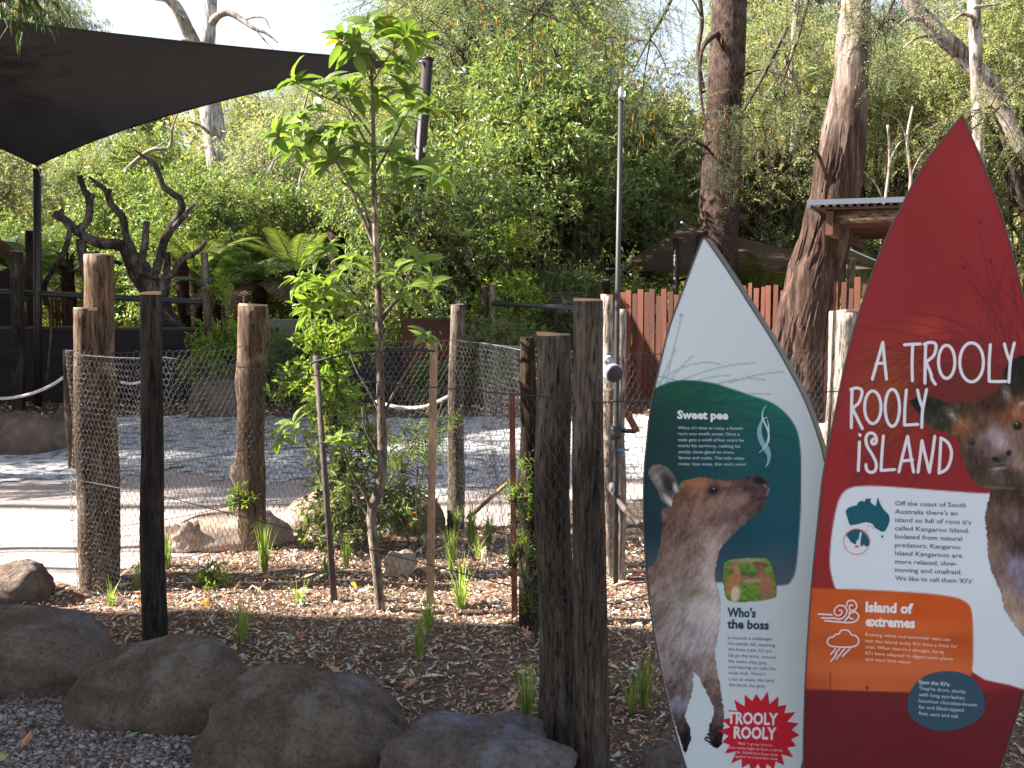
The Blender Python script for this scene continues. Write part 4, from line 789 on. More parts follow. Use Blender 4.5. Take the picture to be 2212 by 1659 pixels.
# leaves overhanging the corner
b = MB(); c1 = at(18, 20, 4.6); V, t, c, (TV, TT), cc = crown(77, [((c1.x-.10, c1.y, c1.z+.02), (.22, .3, .12)), ((c1.x-.25, c1.y+.1, c1.z+.2), (.35, .4, .2))], 22, 4, 7, .085, .013, .10, .16, droop=.9, style='hang', tint=(.35, .8))
E = empty('overhanging_branch', (c1.x, c1.y, c1.z), 'dark drooping gum leaves hanging into the top corner of the view', 'branch'); b.add(V, t=t, c=c); part(E, 'leaves', b, 'leaf_dark', False)
b = MB(); b.tube([(c1.x-2.3, c1.y-.8, c1.z+1.2), (c1.x-.9, c1.y-.2, c1.z+.5), (c1.x-.2, c1.y, c1.z+.15), (c1.x+.06, c1.y, c1.z-.02)], [.03, .02, .01, .003], n=6, sub=4); b.add(TV, t=TT); part(E, 'bough', b, 'branch')
# far slope: one mass
r = rng(5); b = MB(); cr = []
for sd, kw in ((21, dict(L=.20, W=.075, droop=.1)), (22, dict(L=.18, W=.05, droop=.3)), (23, dict(L=.24, W=.06, droop=.6, style='hang'))):
    V, t, c, (TV, TT), cc = crown(sd, lobeset(sd, 9, 1.9, 1.2, 5.0, .8, 1.4, .8), 70, 6, 6, kw['L'], kw['W'], .55, .5, droop=kw['droop'], style=kw.get('style', 'bush')); cr.append((V, t, c))
for i in range(130):
    y = 27+95*r.uniform()**1.3; x = r.uniform(-.60, .60)*y
    if x > -.42*y and x < -.08*y and y > 38: s = r.uniform(.5, .85)
    elif x > 0: s = r.uniform(.65, 1.05)
    else: s = r.uniform(.7, 1.0)
    V, t, c = cr[r.integers(3)]; a = r.uniform(0, 6.28); ca, sa = math.cos(a), math.sin(a); s2 = s*(1+.004*y)
    W2 = np.stack([V[:, 0]*ca-V[:, 1]*sa, V[:, 0]*sa+V[:, 1]*ca, V[:, 2]], 1)*s2+np.array([x, y, float(H(x, y))-.5])
    b.add(W2, t=t, c=c*np.array([r.uniform(.8, 1.5), r.uniform(.8, 1.2), r.uniform(.7, 1.1)]))
tag(b.build('hillside_wood', MT['leaf_olive'], smooth=False), 'mass of olive and green trees covering the slope behind', 'wood', kind='stuff')
# grass and scrub on the slope
r = rng(9); n = 26000; y = 17+26*r.uniform(size=n)**1.3; x = r.uniform(-.6, .6, n)*y; P = np.stack([x, y, H(x, y)], 1); D = unit(r, n)*.45; D[:, 2] = 1; D /= np.linalg.norm(D, axis=1)[:, None]
Nn = unit(r, n); Nn -= D*(Nn*D).sum(1)[:, None]; Nn /= np.linalg.norm(Nn, axis=1)[:, None]; L = r.uniform(.12, .42, n); V, t = leaf_arrays(P, D, Nn, L, L*.13)
c = np.stack([r.uniform(.7, 1.9, n), r.uniform(.6, 1.3, n), r.uniform(.6, 1, n)], 1); b = MB(); b.add(V, t=t, c=np.repeat(c, 4, 0)); tag(b.build('slope_grass', MT['grass'], smooth=False), 'long yellow green grass on the slope behind the wall', 'grass', kind='stuff')
# ---------------------------------------------------------------- big trunks
def trunk(name, label, pts, mat, group=None, n=22, rough=.08, branches=(), cat='tree', rs=4, partname='trunk', bmat=None, sub=8, bn=8):
    """pts (u, v, Y, width px)"""
    P = [at(u, v, Y) for u, v, Y, w in pts]; R = [w/2/FD*Y for u, v, Y, w in pts]; o = P[0].copy(); o.z = min(o.z, 0)
    E = empty(name, o, label, cat, group); b = MB(); b.tube(P, R, n=n, rough=rough, rs=rs, sub=sub, seed=len(label)); b.build(partname, MT[mat], E, origin=o[:])
    for q in branches:
        P = [at(u, v, Y) for u, v, Y, w in q]; R = [w/2/FD*Y for u, v, Y, w in q]; b = MB(); b.tube(P, R, n=bn, rough=rough, rs=rs*2, sub=6); b.build('branch', MT[bmat or mat], E, origin=o[:])
    return E
trunk('tree', 'straight dark red brown trunk rising behind the pale sign', [(1538, 900, 13.9, 120), (1545, 600, 13.9, 92), (1556, 400, 13.9, 84), (1567, 200, 13.9, 76), (1576, 0, 13.9, 72), (1582, -300, 13.9, 60)], 'trunk_brown', n=28, rough=.035,
      branches=[[(1570, 60, 13.9, 14), (1520, 100, 13.5, 9), (1512, 180, 13.2, 7), (1528, 300, 13., 3)], [(1572, 190, 13.9, 9), (1640, 150, 13.5, 6), (1730, 180, 13.2, 3)], [(1545, 330, 13.9, 8), (1480, 300, 13.5, 5), (1440, 350, 13.2, 2)]])
trunk('tree', 'leaning stringy barked trunk with shredded brown bark between the signs', [(1706, 880, 11.2, 150), (1722, 760, 11.2, 118), (1760, 600, 11.2, 112), (1797, 450, 11.2, 104), (1822, 300, 11.2, 94), (1840, 150, 11.2, 72), (1850, 0, 11.2, 62), (1855, -200, 11.2, 56)], 'stringy', n=44, rough=.14, rs=7,
      branches=[[(1800, 450, 11.1, 14), (1770, 340, 10.9, 8), (1745, 320, 10.8, 3)]])
# shredded bark strips and pale upper limb of the leaning trunk
le = S.objects[[o.name for o in S.objects if o.get('label', '').startswith('leaning stringy')][0]]
r = rng(12)
for k in range(60):
    v = r.uniform(230, 860); u = np.interp(v, [0, 150, 300, 450, 600, 760, 880], [1850, 1840, 1822, 1797, 1760, 1722, 1706]); w = np.interp(v, [0, 300, 600, 880], [60, 94, 112, 150]); f = r.uniform(-.46, .46); Yk = 11.2-math.cos(f*PI*.95)*w/2/FD*11.2-.01
    a = at(u+f*w, v, Yk); c = at(u+f*w+r.normal(-8, 5)*.6-.12*60*.0, v+r.uniform(50, 120), Yk-.005); c2 = at(np.interp(v+90, [0, 150, 300, 450, 600, 760, 960], [1850, 1840, 1822, 1797, 1760, 1722, 1700])+f*w*1.02, v+90, Yk)
    b = MB(); b.tube([a, a.lerp(c2, .5)+Vector((0, -.012, 0)), c2], [.004, .014, .006], n=5, sub=4, rough=.3, rs=20); b.build('bark_strip', MT['stringy'], le, origin=le.location[:])
trunk('dead_gum', 'tall dead white gum with broken crooked limbs above the large sail', [(482, 600, 24, 34), (478, 480, 24, 34), (470, 350, 24, 44), (458, 250, 24, 48), (443, 160, 24, 40), (446, 110, 24, 36), (452, 60, 24, 28), (455, 0, 24, 26), (460, -200, 24, 20)], 'gum_white', rough=.06, n=20, bmat='gum_pale',
      branches=[[(446, 170, 24, 40), (425, 110, 23.8, 34), (404, 62, 23.6, 28), (378, 12, 23.4, 24), (340, -20, 23.2, 18), (280, -60, 23, 10)],
                [(452, 58, 24, 20), (470, 35, 23.8, 16), (495, 28, 23.7, 13), (525, 45, 23.6, 11), (550, 62, 23.5, 8), (575, 72, 23.4, 5), (600, 92, 23.3, 2)],
                [(525, 45, 23.6, 5), (548, 37, 23.5, 4), (572, 40, 23.4, 3), (582, 60, 23.4, 1.5)], [(550, 62, 23.5, 4), (570, 85, 23.4, 3), (590, 108, 23.3, 1)],
                [(430, 130, 23.9, 14), (405, 92, 23.5, 12), (380, 98, 23.4, 11), (352, 122, 23.3, 8), (335, 145, 23.2, 4)],
                [(450, 160, 23.9, 12), (468, 142, 23.7, 10), (477, 120, 23.6, 9), (490, 128, 23.6, 6), (495, 145, 23.6, 3)], [(477, 120, 23.6, 5), (490, 108, 23.5, 2)],
                [(404, 62, 23.6, 7), (372, 10, 23.3, 4), (335, 0, 23.2, 2)], [(378, 12, 23.4, 5), (400, 40, 23.2, 2)],
                [(455, 290, 23.8, 8), (430, 270, 23.6, 6), (405, 262, 23.5, 3)]])
trunk('dead_branch_tree', 'thin crooked bare grey tree under the lower sail edge', [(205, 520, 21, 12), (225, 430, 21, 9), (245, 395, 21, 8), (285, 355, 21, 9), (325, 325, 21, 9), (365, 318, 21, 7), (372, 280, 21, 5), (385, 240, 21, 4)], 'gum_pale', n=10, branches=[[(325, 325, 21, 5), (365, 300, 21, 4), (378, 262, 21, 2)], [(235, 415, 21, 6), (205, 385, 21, 3)], [(225, 440, 21, 5), (170, 400, 21, 2)]])
trunk('gum_trunk', 'thin white leaning trunk left of the sail pole', [(100, 520, 23, 12), (85, 470, 23, 11), (60, 410, 23, 10), (25, 350, 23, 9), (-20, 300, 23, 8)], 'gum_white', n=10)
trunk('gum_trunk', 'slanting pale limb across the top corner behind the red sign', [(2210, 330, 15, 26), (2140, 190, 15, 36), (2075, 115, 15, 36), (2010, 55, 15, 34), (1965, 0, 15, 30), (1900, -90, 15, 26)], 'gum_pale', n=16,
      branches=[[(1995, 45, 14.9, 9), (1965, 40, 14.7, 7), (1935, 60, 14.6, 3)], [(2030, 80, 14.9, 9), (1985, 80, 14.7, 6), (1945, 110, 14.6, 3)]])
trunk('gum_trunk', 'upright pinkish trunk crossing the slanting pale limb', [(2118, 420, 14.6, 22), (2108, 140, 14.6, 24), (2104, 0, 14.6, 26), (2100, -200, 14.6, 24)], 'gum_pale', n=16, branches=[[(2106, 40, 14.5, 9), (2080, 30, 14.5, 8), (2055, 48, 14.5, 3)], [(2104, 15, 14.5, 8), (2135, 12, 14.5, 5), (2170, 5, 14.5, 2)]])
trunk('gum_trunk', 'forked pale trunk between the brown trunk and the leaning trunk', [(1712, 330, 16.4, 14), (1722, 240, 16.4, 24), (1712, 170, 16.4, 18), (1715, 90, 16.4, 15), (1722, 0, 16.4, 13), (1725, -150, 16.4, 12)], 'gum_pale', n=12,
      branches=[[(1722, 235, 16.4, 14), (1700, 195, 16.3, 12), (1680, 160, 16.3, 9), (1655, 60, 16.3, 6)], [(1718, 175, 16.4, 8), (1745, 140, 16.3, 6), (1775, 95, 16.3, 4), (1800, 60, 16.3, 2)], [(1722, 215, 16.4, 7), (1760, 200, 16.3, 5), (1800, 175, 16.3, 3)]])
trunk('gum_trunk', 'pale crooked limb top left of the dark needle tree', [(1560, 60, 20, 6), (1580, 20, 20, 8), (1595, -10, 20, 10), (1600, -60, 20, 10)], 'gum_pale', n=8, branches=[[(1585, 15, 20, 5), (1560, 25, 20, 3), (1530, 10, 20, 2)]])
for i, (q, lb) in enumerate([([(655, 470, 19, 9), (648, 400, 19, 8), (662, 330, 19, 7), (655, 250, 19, 5), (668, 190, 19, 3)], 'thin pale bare stem on the slope left of the sapling'), ([(1905, 520, 14.4, 8), (1912, 440, 14.4, 8), (1922, 350, 14.4, 7), (1918, 270, 14.4, 5)], 'slim pale stem between the leaning trunk and the red sign'), ([(1962, 440, 14.6, 8), (1968, 380, 14.6, 8), (1960, 300, 14.6, 6), (1972, 230, 14.6, 4)], 'slim pale stem just over the pavilion roof'), ([(575, 500, 18, 7), (590, 440, 18, 6), (578, 380, 18, 5), (600, 330, 18, 3)], 'thin grey stem behind the tree ferns'), ([(1520, 200, 16, 10), (1508, 120, 16, 9), (1516, 40, 16, 9), (1502, -60, 16, 8)], 'dark crooked stem hugging the brown trunk')]):
    trunk('bare_tree', lb, q, 'gum_pale' if i < 4 else 'branch', n=9, rough=.1, branches=[[(q[1][0], q[1][1], q[1][2], 4), (q[1][0]+22*(-1)**i, q[1][1]-45, q[1][2]-.1, 3), (q[1][0]+48*(-1)**i, q[1][1]-70, q[1][2]-.2, 1.5)], [(q[2][0], q[2][1], q[2][2], 4), (q[2][0]-20*(-1)**i, q[2][1]-40, q[2][2]-.1, 3), (q[2][0]-50*(-1)**i, q[2][1]-56, q[2][2]-.2, 1)]])
# wattle boughs hanging nearer than the wood
def bough(label, root, lobes, seed, Y, mat='leaf_wattle', n=26, pods=0):
    L_ = [(A_2(u, v, Y), (a/FD*Y, a/FD*Y*.8, h/FD*Y)) for u, v, a, h in lobes]; V, t, c, (TV, TT), cc = crown(seed, L_, n*len(L_), 4, 16, .040, .010, .16, .26, droop=.7, style='spray', tint=(.6, 1.3), shell=.1)
    o = at(*root[0]); E = empty('wattle_bough', o, label, 'branch', 'wattle boughs hanging in front of the wood'); b = MB(); b.add(V, t=t, c=c); part(E, 'foliage', b, mat, False)['kind'] = 'stuff'
    b = MB(); b.tube([at(*q_) for q_ in root], [.030, .022, .014, .006][:len(root)], n=7, sub=5)
    for lc in L_: s_ = at(*root[1]).lerp(at(*root[-1]), .5); e_ = Vector(lc[0]); b.tube([s_, s_.lerp(e_, .5)+Vector((0, 0, .08)), e_], [.010, .007, .003], n=5, sub=3)
    b.add(TV, t=TT); part(E, 'limb', b, 'branch')
    if pods:
        rr2 = rng(seed); b = MB(); P_ = np.concatenate([np.array(lc[0])+rr2.normal(0, .6, (pods, 3))*np.array(lc[1]) for lc in L_]); n_ = len(P_); D = unit(rr2, n_)*.16; D[:, 2] = -1; D /= np.linalg.norm(D, axis=1)[:, None]; Nn = unit(rr2, n_); Nn -= D*(Nn*D).sum(1)[:, None]; Nn /= np.linalg.norm(Nn, axis=1)[:, None]
        Vp, tp_ = leaf_arrays(P_, D, Nn, rr2.uniform(.07, .13, n_), np.full(n_, .008)); b.add(Vp, t=tp_, c=(2.6, 1.15, .5)); part(E, 'seed_pods', b, 'leaf_wattle', False)['kind'] = 'stuff'
A_2 = lambda u, v, Y: at(u, v, Y)[:]
bough('feathery wattle bough with yellow pods hanging across the brown trunk', [(1700, 60, 12.6), (1640, 180, 12.4), (1590, 260, 12.3), (1550, 290, 12.2)], [(1545, 262, 55, 26), (1600, 275, 50, 30), (1570, 380, 30, 60), (1650, 320, 40, 40)], 31, 12.3, n=12, pods=26)
bough('dark feathery wattle bough high above the central bush', [(1250, -160, 12.5), (1200, -40, 12.4), (1150, 40, 12.2), (1100, 90, 12.0)], [(1100, 60, 80, 50), (1200, 40, 80, 60), (1020, 20, 70, 40), (1290, 110, 60, 60), (1150, 180, 50, 60)], 32, 12.2, mat='leaf_dark', n=14, pods=22)
bough('grey green wattle bough hanging over the top of the tall pipe', [(1500, -120, 12.0), (1440, 20, 12.0), (1400, 90, 12.0), (1370, 150, 12.0)], [(1330, 130, 70, 60), (1400, 60, 80, 60), (1450, 180, 50, 80), (1380, 260, 40, 60)], 33, 12.0, n=13, pods=24)
bough('feathery wattle bough between the two big trunks', [(1760, -60, 12.8), (1730, 60, 12.7), (1700, 150, 12.6), (1670, 220, 12.6)], [(1690, 120, 60, 60), (1660, 220, 50, 50), (1730, 40, 70, 50), (1740, 260, 40, 50)], 34, 12.6, n=11)
bough('wattle bough drooping over the top of the leaning trunk', [(1960, -120, 10.8), (1930, 0, 10.8), (1900, 60, 10.8), (1880, 110, 10.8)], [(1880, 70, 55, 60), (1950, 60, 60, 60), (1920, 160, 40, 50), (1830, 20, 40, 34)], 35, 10.8, n=11)
bough('olive bough with small leaves reaching in beside the red sign tip', [(2330, 60, 12.5), (2220, 160, 12.3), (2140, 250, 12.2), (2060, 300, 12.1)], [(2170, 200, 70, 60), (2080, 280, 60, 50), (2010, 330, 50, 40), (2200, 320, 60, 60), (1960, 310, 40, 30)], 36, 12.2, mat='leaf_olive', n=12)
for i, (u, v0, v1, w, Y, lb) in enumerate([(880, 270, 660, 22, 16.3, 'dark fibrous fern trunk right of the sapling stem'), (1232, 430, 700, 24, 15.6, 'dark brown stem under the largest central bush'), (1275, 470, 720, 18, 15.5, 'curved dark stem beside the brown stem of the central bush')]):
    trunk('tree', lb, [(u, v1, Y, w), (u+6, (v0+v1)/2, Y, w*.9), (u+20, v0, Y, w*.6)], 'branch', n=12, rough=.12)
# ---------------------------------------------------------------- climbing tree of bare branches
CT = dict(Y=13.1)
q = lambda *a: [(u, v, CT['Y']+dy, w) for u, v, dy, w in a]
trunk('climbing_tree', 'twisted bare dark climbing tree in the yard behind the rail', q((352, 720, 0, 44), (345, 650, 0, 40), (318, 600, 0, 40), (290, 560, .1, 36), (262, 530, .1, 26), (215, 525, .2, 22), (175, 505, .2, 20), (140, 475, .3, 17), (118, 462, .3, 18)), 'deadwood', n=14, rough=.12, rs=6, bn=12, cat='dead tree',
      branches=[q((170, 510, .2, 22), (172, 495, .2, 18), (190, 475, .2, 16), (193, 430, .2, 16), (182, 410, .2, 13), (172, 380, .2, 12)), q((193, 440, .2, 12), (200, 425, .2, 11), (201, 418, .2, 10)),
                q((175, 520, .2, 20), (180, 560, .1, 22), (188, 600, .1, 22), (205, 660, 0, 18), (225, 720, 0, 18)), q((290, 560, .1, 20), (283, 530, 0, 16), (272, 510, 0, 16), (265, 470, 0, 16), (240, 440, 0, 14), (228, 412, 0, 12), (205, 392, 0, 9), (192, 382, 0, 5)), q((236, 425, 0, 9), (238, 408, 0, 8)),
                q((330, 600, -.1, 22), (345, 560, -.1, 18), (356, 520, -.1, 18), (378, 480, -.1, 18), (392, 455, -.1, 16), (388, 430, -.1, 14), (368, 415, -.1, 14), (352, 400, -.1, 13), (340, 370, -.1, 12), (330, 350, -.1, 11), (310, 338, -.1, 7), (292, 325, -.1, 4)), q((350, 402, -.1, 7), (352, 385, -.1, 5)),
                q((372, 495, -.1, 14), (395, 470, -.2, 11), (408, 455, -.2, 10), (420, 440, -.2, 7)), q((300, 590, -.2, 22), (306, 560, -.2, 18), (314, 520, -.2, 16), (316, 490, -.2, 14), (318, 478, -.2, 13)),
                q((350, 640, -.1, 22), (352, 610, -.1, 18), (375, 590, -.2, 13), (392, 562, -.2, 11), (412, 553, -.2, 11), (435, 535, -.2, 10), (445, 520, -.2, 8)), q((345, 660, 0, 26), (358, 620, 0, 20), (362, 560, .1, 14), (360, 545, .1, 12)),
                q((345, 640, .1, 30), (375, 690, .1, 22), (410, 730, .1, 20), (430, 760, .1, 14)), q((128, 470, .3, 13), (135, 452, .3, 9)), q((142, 480, .2, 12), (150, 500, .1, 12), (138, 545, .1, 12), (110, 590, .1, 11), (96, 620, .1, 11), (100, 660, .1, 10)),
                q((262, 530, .2, 14), (290, 600, .3, 18), (320, 640, .3, 20), (340, 680, .2, 24)), q((205, 545, .2, 10), (235, 560, .2, 9), (262, 570, .2, 8)), q((430, 762, 0, 12), (380, 700, -.2, 12), (340, 660, -.2, 10))])
# ---------------------------------------------------------------- ferns
def frond_mesh(name, mat, L=1.5, W=.26, pairs=22, arch=.45, droop=.9, seed=0, sub=7):
    r = rng(seed); b = MB(); n = 14; pts = []
    for i in range(n+1):
        f = i/n; ang = arch+(1.1-arch)*0-droop*f*f*1.0; pts.append((f, ang))
    P = [Vector((0, 0, 0))]
    for i in range(n): P.append(P[-1]+Vector((math.cos(pts[i][1]+.25), 0, math.sin(pts[i][1]+.25)))*L/n)
    b.tube(P, [.010*(1-.85*i/n) for i in range(n+1)], n=4, cap=False, col=(.8, .6, .4))
    A = []; 
    for i in range(pairs):
        f = .12+.86*i/pairs; k = f*n; a = P[int(k)].lerp(P[min(int(k)+1, n)], k-int(k)); t = (P[min(int(k)+1, n)]-P[int(k)]).normalized(); w = W*math.sin(PI*min(1, (f*.92+.08)))**.7*(1 if f < .6 else 1)
        up_ = Vector((-t.z, 0, t.x))
        for s in (-1, 1):
            d = (Vector((0, s, 0))+t*.45-up_*.18).normalized()
            for j in range(sub):
                g = j/sub; base = a+d*w*g; ll = w*.20*(1-g*.75)+.008
                for s2 in (-1, 1):
                    A.append((base, (t*s2*.9+d*.5).normalized(), up_, ll))
            A.append((a, d, up_, w*1.0))
    V, t = leaf_arrays(np.array([x[0][:] for x in A]), np.array([x[1][:] for x in A]), np.array([x[2][:] for x in A]), np.array([x[3] for x in A]), np.array([max(.010, min(x[3]*.35, .022)) for x in A]), 0, .1)
    b.add(V, t=t, c=np.repeat(r.uniform(.75, 1.3, (len(A), 1))*np.ones((1, 3)), 4, 0)); return b.mesh(name, MT[mat], smooth=False)
FR = {k: frond_mesh(k, m, L=l, W=w_, arch=ar, droop=dr, seed=sd, pairs=pr) for k, m, l, w_, ar, dr, sd, pr in (('green frond', 'fern', 1.25, .23, .35, 1.25, 1, 22), ('yellow frond', 'fern_yellow', 1.3, .22, .6, 1.1, 2, 20), ('brown frond', 'fern_dead', 1.3, .24, -.2, 1.3, 3, 16), ('upright frond', 'fern', 1.0, .12, 1.25, .35, 4, 20))}
def treefern(label, u, Y, vtop, hs, kind, n, tr=.11, trunkm='fibre', s=1., dead=3, seed=0, z0=None):
    x = ux(u, Y); zt = at(u, vtop, Y).z; zb = float(H(x, Y)) if z0 is None else z0; r = random.Random(seed+len(label)); E = empty('tree_fern', (x, Y, zb), label, 'tree fern', 'tree ferns')
    b = MB(); b.tube([(x, Y, zb-.1), (x+.03, Y, (zb+zt)/2), (x, Y, zt)], [tr*1.1, tr, tr*.9], n=14, sub=6, rough=.22, rs=14); part(E, 'trunk', b, trunkm)
    for k in range(n+dead):
        kk = kind if k < n else 'brown frond'; o = mkobj('frond' if k < n else 'dead_frond', FR[kk], E); o.location = (0, 0, zt-zb-(.0 if k < n else .08)); q_ = s*r.uniform(.8, 1.1); o.scale = (q_, q_, q_)
        o.rotation_euler = (r.gauss(0, .08), r.gauss(0, .15), 2*PI*(k+.5*r.random())/n*(1 if k < n else 2.3))
    return E
treefern('wide green tree fern behind the knobbly slim post', 470, 15.3, 625, 0, 'green frond', 12, seed=1)
treefern('yellow green tree fern with upright fronds beside the climbing tree', 425, 15.8, 590, 0, 'yellow frond', 9, seed=2, s=1.0)
treefern('broad tree fern left of the yellow green bush', 560, 15.6, 600, 0, 'green frond', 13, seed=3, dead=5)
treefern('tree fern with many brown hanging fronds in the middle', 640, 16.2, 590, 0, 'yellow frond', 10, seed=4, dead=7)
treefern('tree fern behind the dark fern stumps left of the sapling', 520, 17.2, 575, 0, 'yellow frond', 11, seed=5)
treefern('low spreading tree fern right of the sapling stem', 960, 14.8, 600, 0, 'green frond', 12, seed=6, s=.9)
treefern('grey green tree fern behind the ribbed narrow post', 1010, 15.6, 560, 0, 'yellow frond', 10, seed=7, s=.85)
treefern('tree fern at the foot of the sail pole behind the wall', 150, 15.2, 600, 0, 'green frond', 12, seed=8)
treefern('tree fern near the frame edge under the thatched hut', 30, 15.0, 580, 0, 'green frond', 11, seed=9)
treefern('small fern with a bright orange fibrous trunk behind the rail', 66, 13.1, 668, 0, 'upright frond', 11, tr=.10, trunkm='fibre_red', s=.95, dead=0, seed=10, z0=0)
treefern('pale green fern over the palings beside the leaning trunk', 1650, 14.8, 640, 0, 'yellow frond', 11, seed=11, s=.9)
treefern('fern over the palings right beside the pale sign', 1725, 16.0, 600, 0, 'green frond', 11, seed=12, s=.9)
for i, (u, v, w, lb) in enumerate([(730, 500, 30, 'dark shaggy fern stump top left of the sapling stem'), (765, 510, 30, 'dark shaggy fern stump close beside the sapling stem'), (900, 520, 26, 'dark shaggy fern stump right of the sapling stem'), (150, 560, 24, 'shaggy dark fern trunk under the climbing branches'), (395, 560, 26, 'shaggy dark fern trunk beside the climbing tree')]):
    Y = 15.0; x = ux(u, Y); zt = at(u, v, Y).z; E = empty('fern_stump', (x, Y, 0), lb, 'fern trunk', 'fern trunks'); b = MB(); r = rng(i+40)
    b.tube([(x, Y, -.1), (x+.04, Y, zt*.5), (x, Y, zt)], [w/2/FD*Y*.9, w/2/FD*Y, w/2/FD*Y*1.1], n=16, sub=7, rough=.22, rs=14); part(E, 'trunk', b, 'fibre')
    b = MB(); n = 60; a = r.uniform(0, 6.28, n)
    for k in range(n):
        o = Vector((math.cos(a[k]), math.sin(a[k]), 0)); p = Vector((x, Y, zt-.25+r.uniform(0, .28)))+o*w/2/FD*Y*.7; b.tube([p, p+o*.06+Vector((0, 0, .09)), p+o*.11+Vector((0, 0, .12))], [.008, .006, .002], n=4, cap=False)
    part(E, 'frond_stubs', b, 'fibre')
# strap leaf plants by the wall
for i, (u, v, h, lb) in enumerate([(440, 815, 66, 'strap leafed plant in front of the dark wall by the knobbly post'), (487, 805, 70, 'pale strap leafed plant right of the knobbly post')]):
    p = gp(u, v+45); p = at(u, v, 11.8); p.z = .03; r = rng(i+4); n = 14; E = empty('strap_plant', p, lb, 'plant', 'strap leafed plants')
    for k in range(n):
        a = r.uniform(0, 6.28); d = Vector((math.cos(a), math.sin(a), 0)); L = h/FD*11.8*r.uniform(.8, 1.3); b = MB(); s = d.cross(Vector((0, 0, 1)))*.018; c = p
        sp = [c, c+d*L*.12+Vector((0, 0, L*.5)), c+d*L*.35+Vector((0, 0, L*.85)), c+d*L*.62+Vector((0, 0, L*.95))]; ww = [.5, 1, .8, .05]
        b.add([x[:] for j in range(4) for x in (sp[j]-s*ww[j], sp[j]+s*ww[j])], q=[(0, 1, 3, 2), (2, 3, 5, 4), (4, 5, 7, 6)], c=(1.3, 1.2, 1)); part(E, 'strap_leaf', b, 'leaf_lime')
# ---------------------------------------------------------------- grass tufts in the bed
def tuft_mesh(seed, n=46, h=.22, spread=.35):
    r = rng(seed); b = MB(); V = []; Q = []
    for k in range(n):
        a = r.uniform(0, 6.28); ln = h*r.uniform(.45, 1.15); lean = abs(r.normal(0, spread)); d = np.array([math.cos(a), math.sin(a), 0]); s = np.array([-d[1], d[0], 0])*.0027; p = d*r.uniform(0, .018); i0 = len(V)
        for j, f in enumerate((0, .35, .7, 1)):
            c = p+d*lean*ln*f**1.8+np.array([0, 0, ln*f*(1-.25*lean*f)]); w = (1, .9, .6, .1)[j]; V += [c-s*w, c+s*w]
        Q += [(i0+2*j, i0+2*j+1, i0+2*j+3, i0+2*j+2) for j in range(3)]
    c = np.repeat(rng(seed+1).uniform(.65, 1.35, (n, 1))*np.array([[1, 1, 1]]), 8, 0); b.add(V, q=Q, c=c); return b.mesh('tuft', MT['grass'])
TM = [tuft_mesh(i+10, n, h, sp) for i, (n, h, sp) in enumerate([(60, .20, .22), (70, .24, .16), (55, .17, .5), (40, .22, .35), (24, .14, .4)])]
for u, v, k, s, lb in [(530, 1183, 0, 1.15, 'grass tuft just left of the foot of the burl post'), (571, 1236, 1, 1.15, 'tall grass tuft in front of the burl post'), (650, 1181, 0, .8, 'small grass tuft before the pale flat boulder'),
        (748, 1229, 1, .75, 'grass tuft between the dark stake and the sapling'), (647, 1305, 4, 1., 'sparse dry tuft at the shade edge left of the dark stake'), (976, 1233, 1, 1.0, 'bright grass tuft behind the timber stake'), (995, 1305, 3, 1.2, 'loose spreading grass tuft right of the timber stake'),
        (523, 1392, 3, 1.05, 'shaded grass tuft above the largest boulder'), (926, 1365, 3, .95, 'grass tuft at the foot of the timber stake'), (907, 1428, 1, .85, 'narrow shaded grass tuft in front of the timber stake'), (705, 1250, 0, .7, 'small tuft left of the dark leaning stake'),
        (1018, 1175, 1, 1.1, 'grass tuft at the foot of the ribbed narrow post'), (1055, 1171, 0, 1.0, 'grass tuft right of the ribbed narrow post'), (1031, 1209, 4, 1.1, 'thin dry tuft in front of the ribbed narrow post'), (1137, 1567, 1, .95, 'dark narrow tuft left of the shorter thick post'),
        (1393, 1530, 1, .9, 'grass tuft against the edge of the pale sign'), (1366, 1533, 3, .8, 'loose tuft beside the forked dead branch'), (362, 1232, 1, .85, 'grass tuft right behind the slim dark post'), (300, 1268, 3, .8, 'loose tuft between the corner posts and the slim dark post'), (240, 1300, 4, 1., 'sparse tuft at the foot of the netting wrapped post'), (985, 1150, 0, .9, 'lush tuft behind the ribbed narrow post')]:
    p = gp(u, v); o = mkobj('grass_tuft', TM[k]); o.location = (p.x, p.y, near_z(p.x, p.y)); o.scale = (s*1.1, s*1.1, s*1.0); o.rotation_euler = (0, 0, u); tag(o, lb, 'grass tuft', 'grass tufts in the planted bed')
# leafy weeds
def weed(name, label, lobes, seed, mat, ncl, tw, k, L, W, cr, tl, stems, style='bush', cat='plant', group=None, droop=0, tint=(.7, 1.3), stemmat='branch', hue=.12, shell=.2, ry=0.):
    V, t, c, (TV, TT), cc = crown(seed, lobes, ncl, tw, k, L, W, cr, tl, droop=droop, style=style, tint=tint, hue=hue, shell=shell, ratio_yellow=ry)
    o = Vector(stems[0][0][0]); E = empty(name, o, label, cat, group); b = MB(); b.add(V, t=t, c=c); part(E, 'foliage', b, mat, False)
    b = MB()
    for P, R in stems: b.tube(P, R, n=8, sub=4, rough=.04)
    w_ = TV.reshape(-1, 4, 3); w_ = w_[:, 2:3]+(w_-w_[:, 2:3])*np.array([1, 1, 1]); b.add(w_.reshape(-1, 3), t=TT); part(E, 'stem', b, stemmat); return E
A_ = lambda u, v, Y: at(u, v, Y)[:]
def rr_(px, Y): return px/FD*Y
weed('leafy_weed', 'small bright leafy weed in the sunlit mulch', [(A_(452, 1262, 4.9), (.05, .05, .05))], 3, 'leaf_lime', 16, 3, 6, .035, .014, .03, .05, [([gp(454, 1284)[:], A_(452, 1262, 4.9)], [.003, .002])])
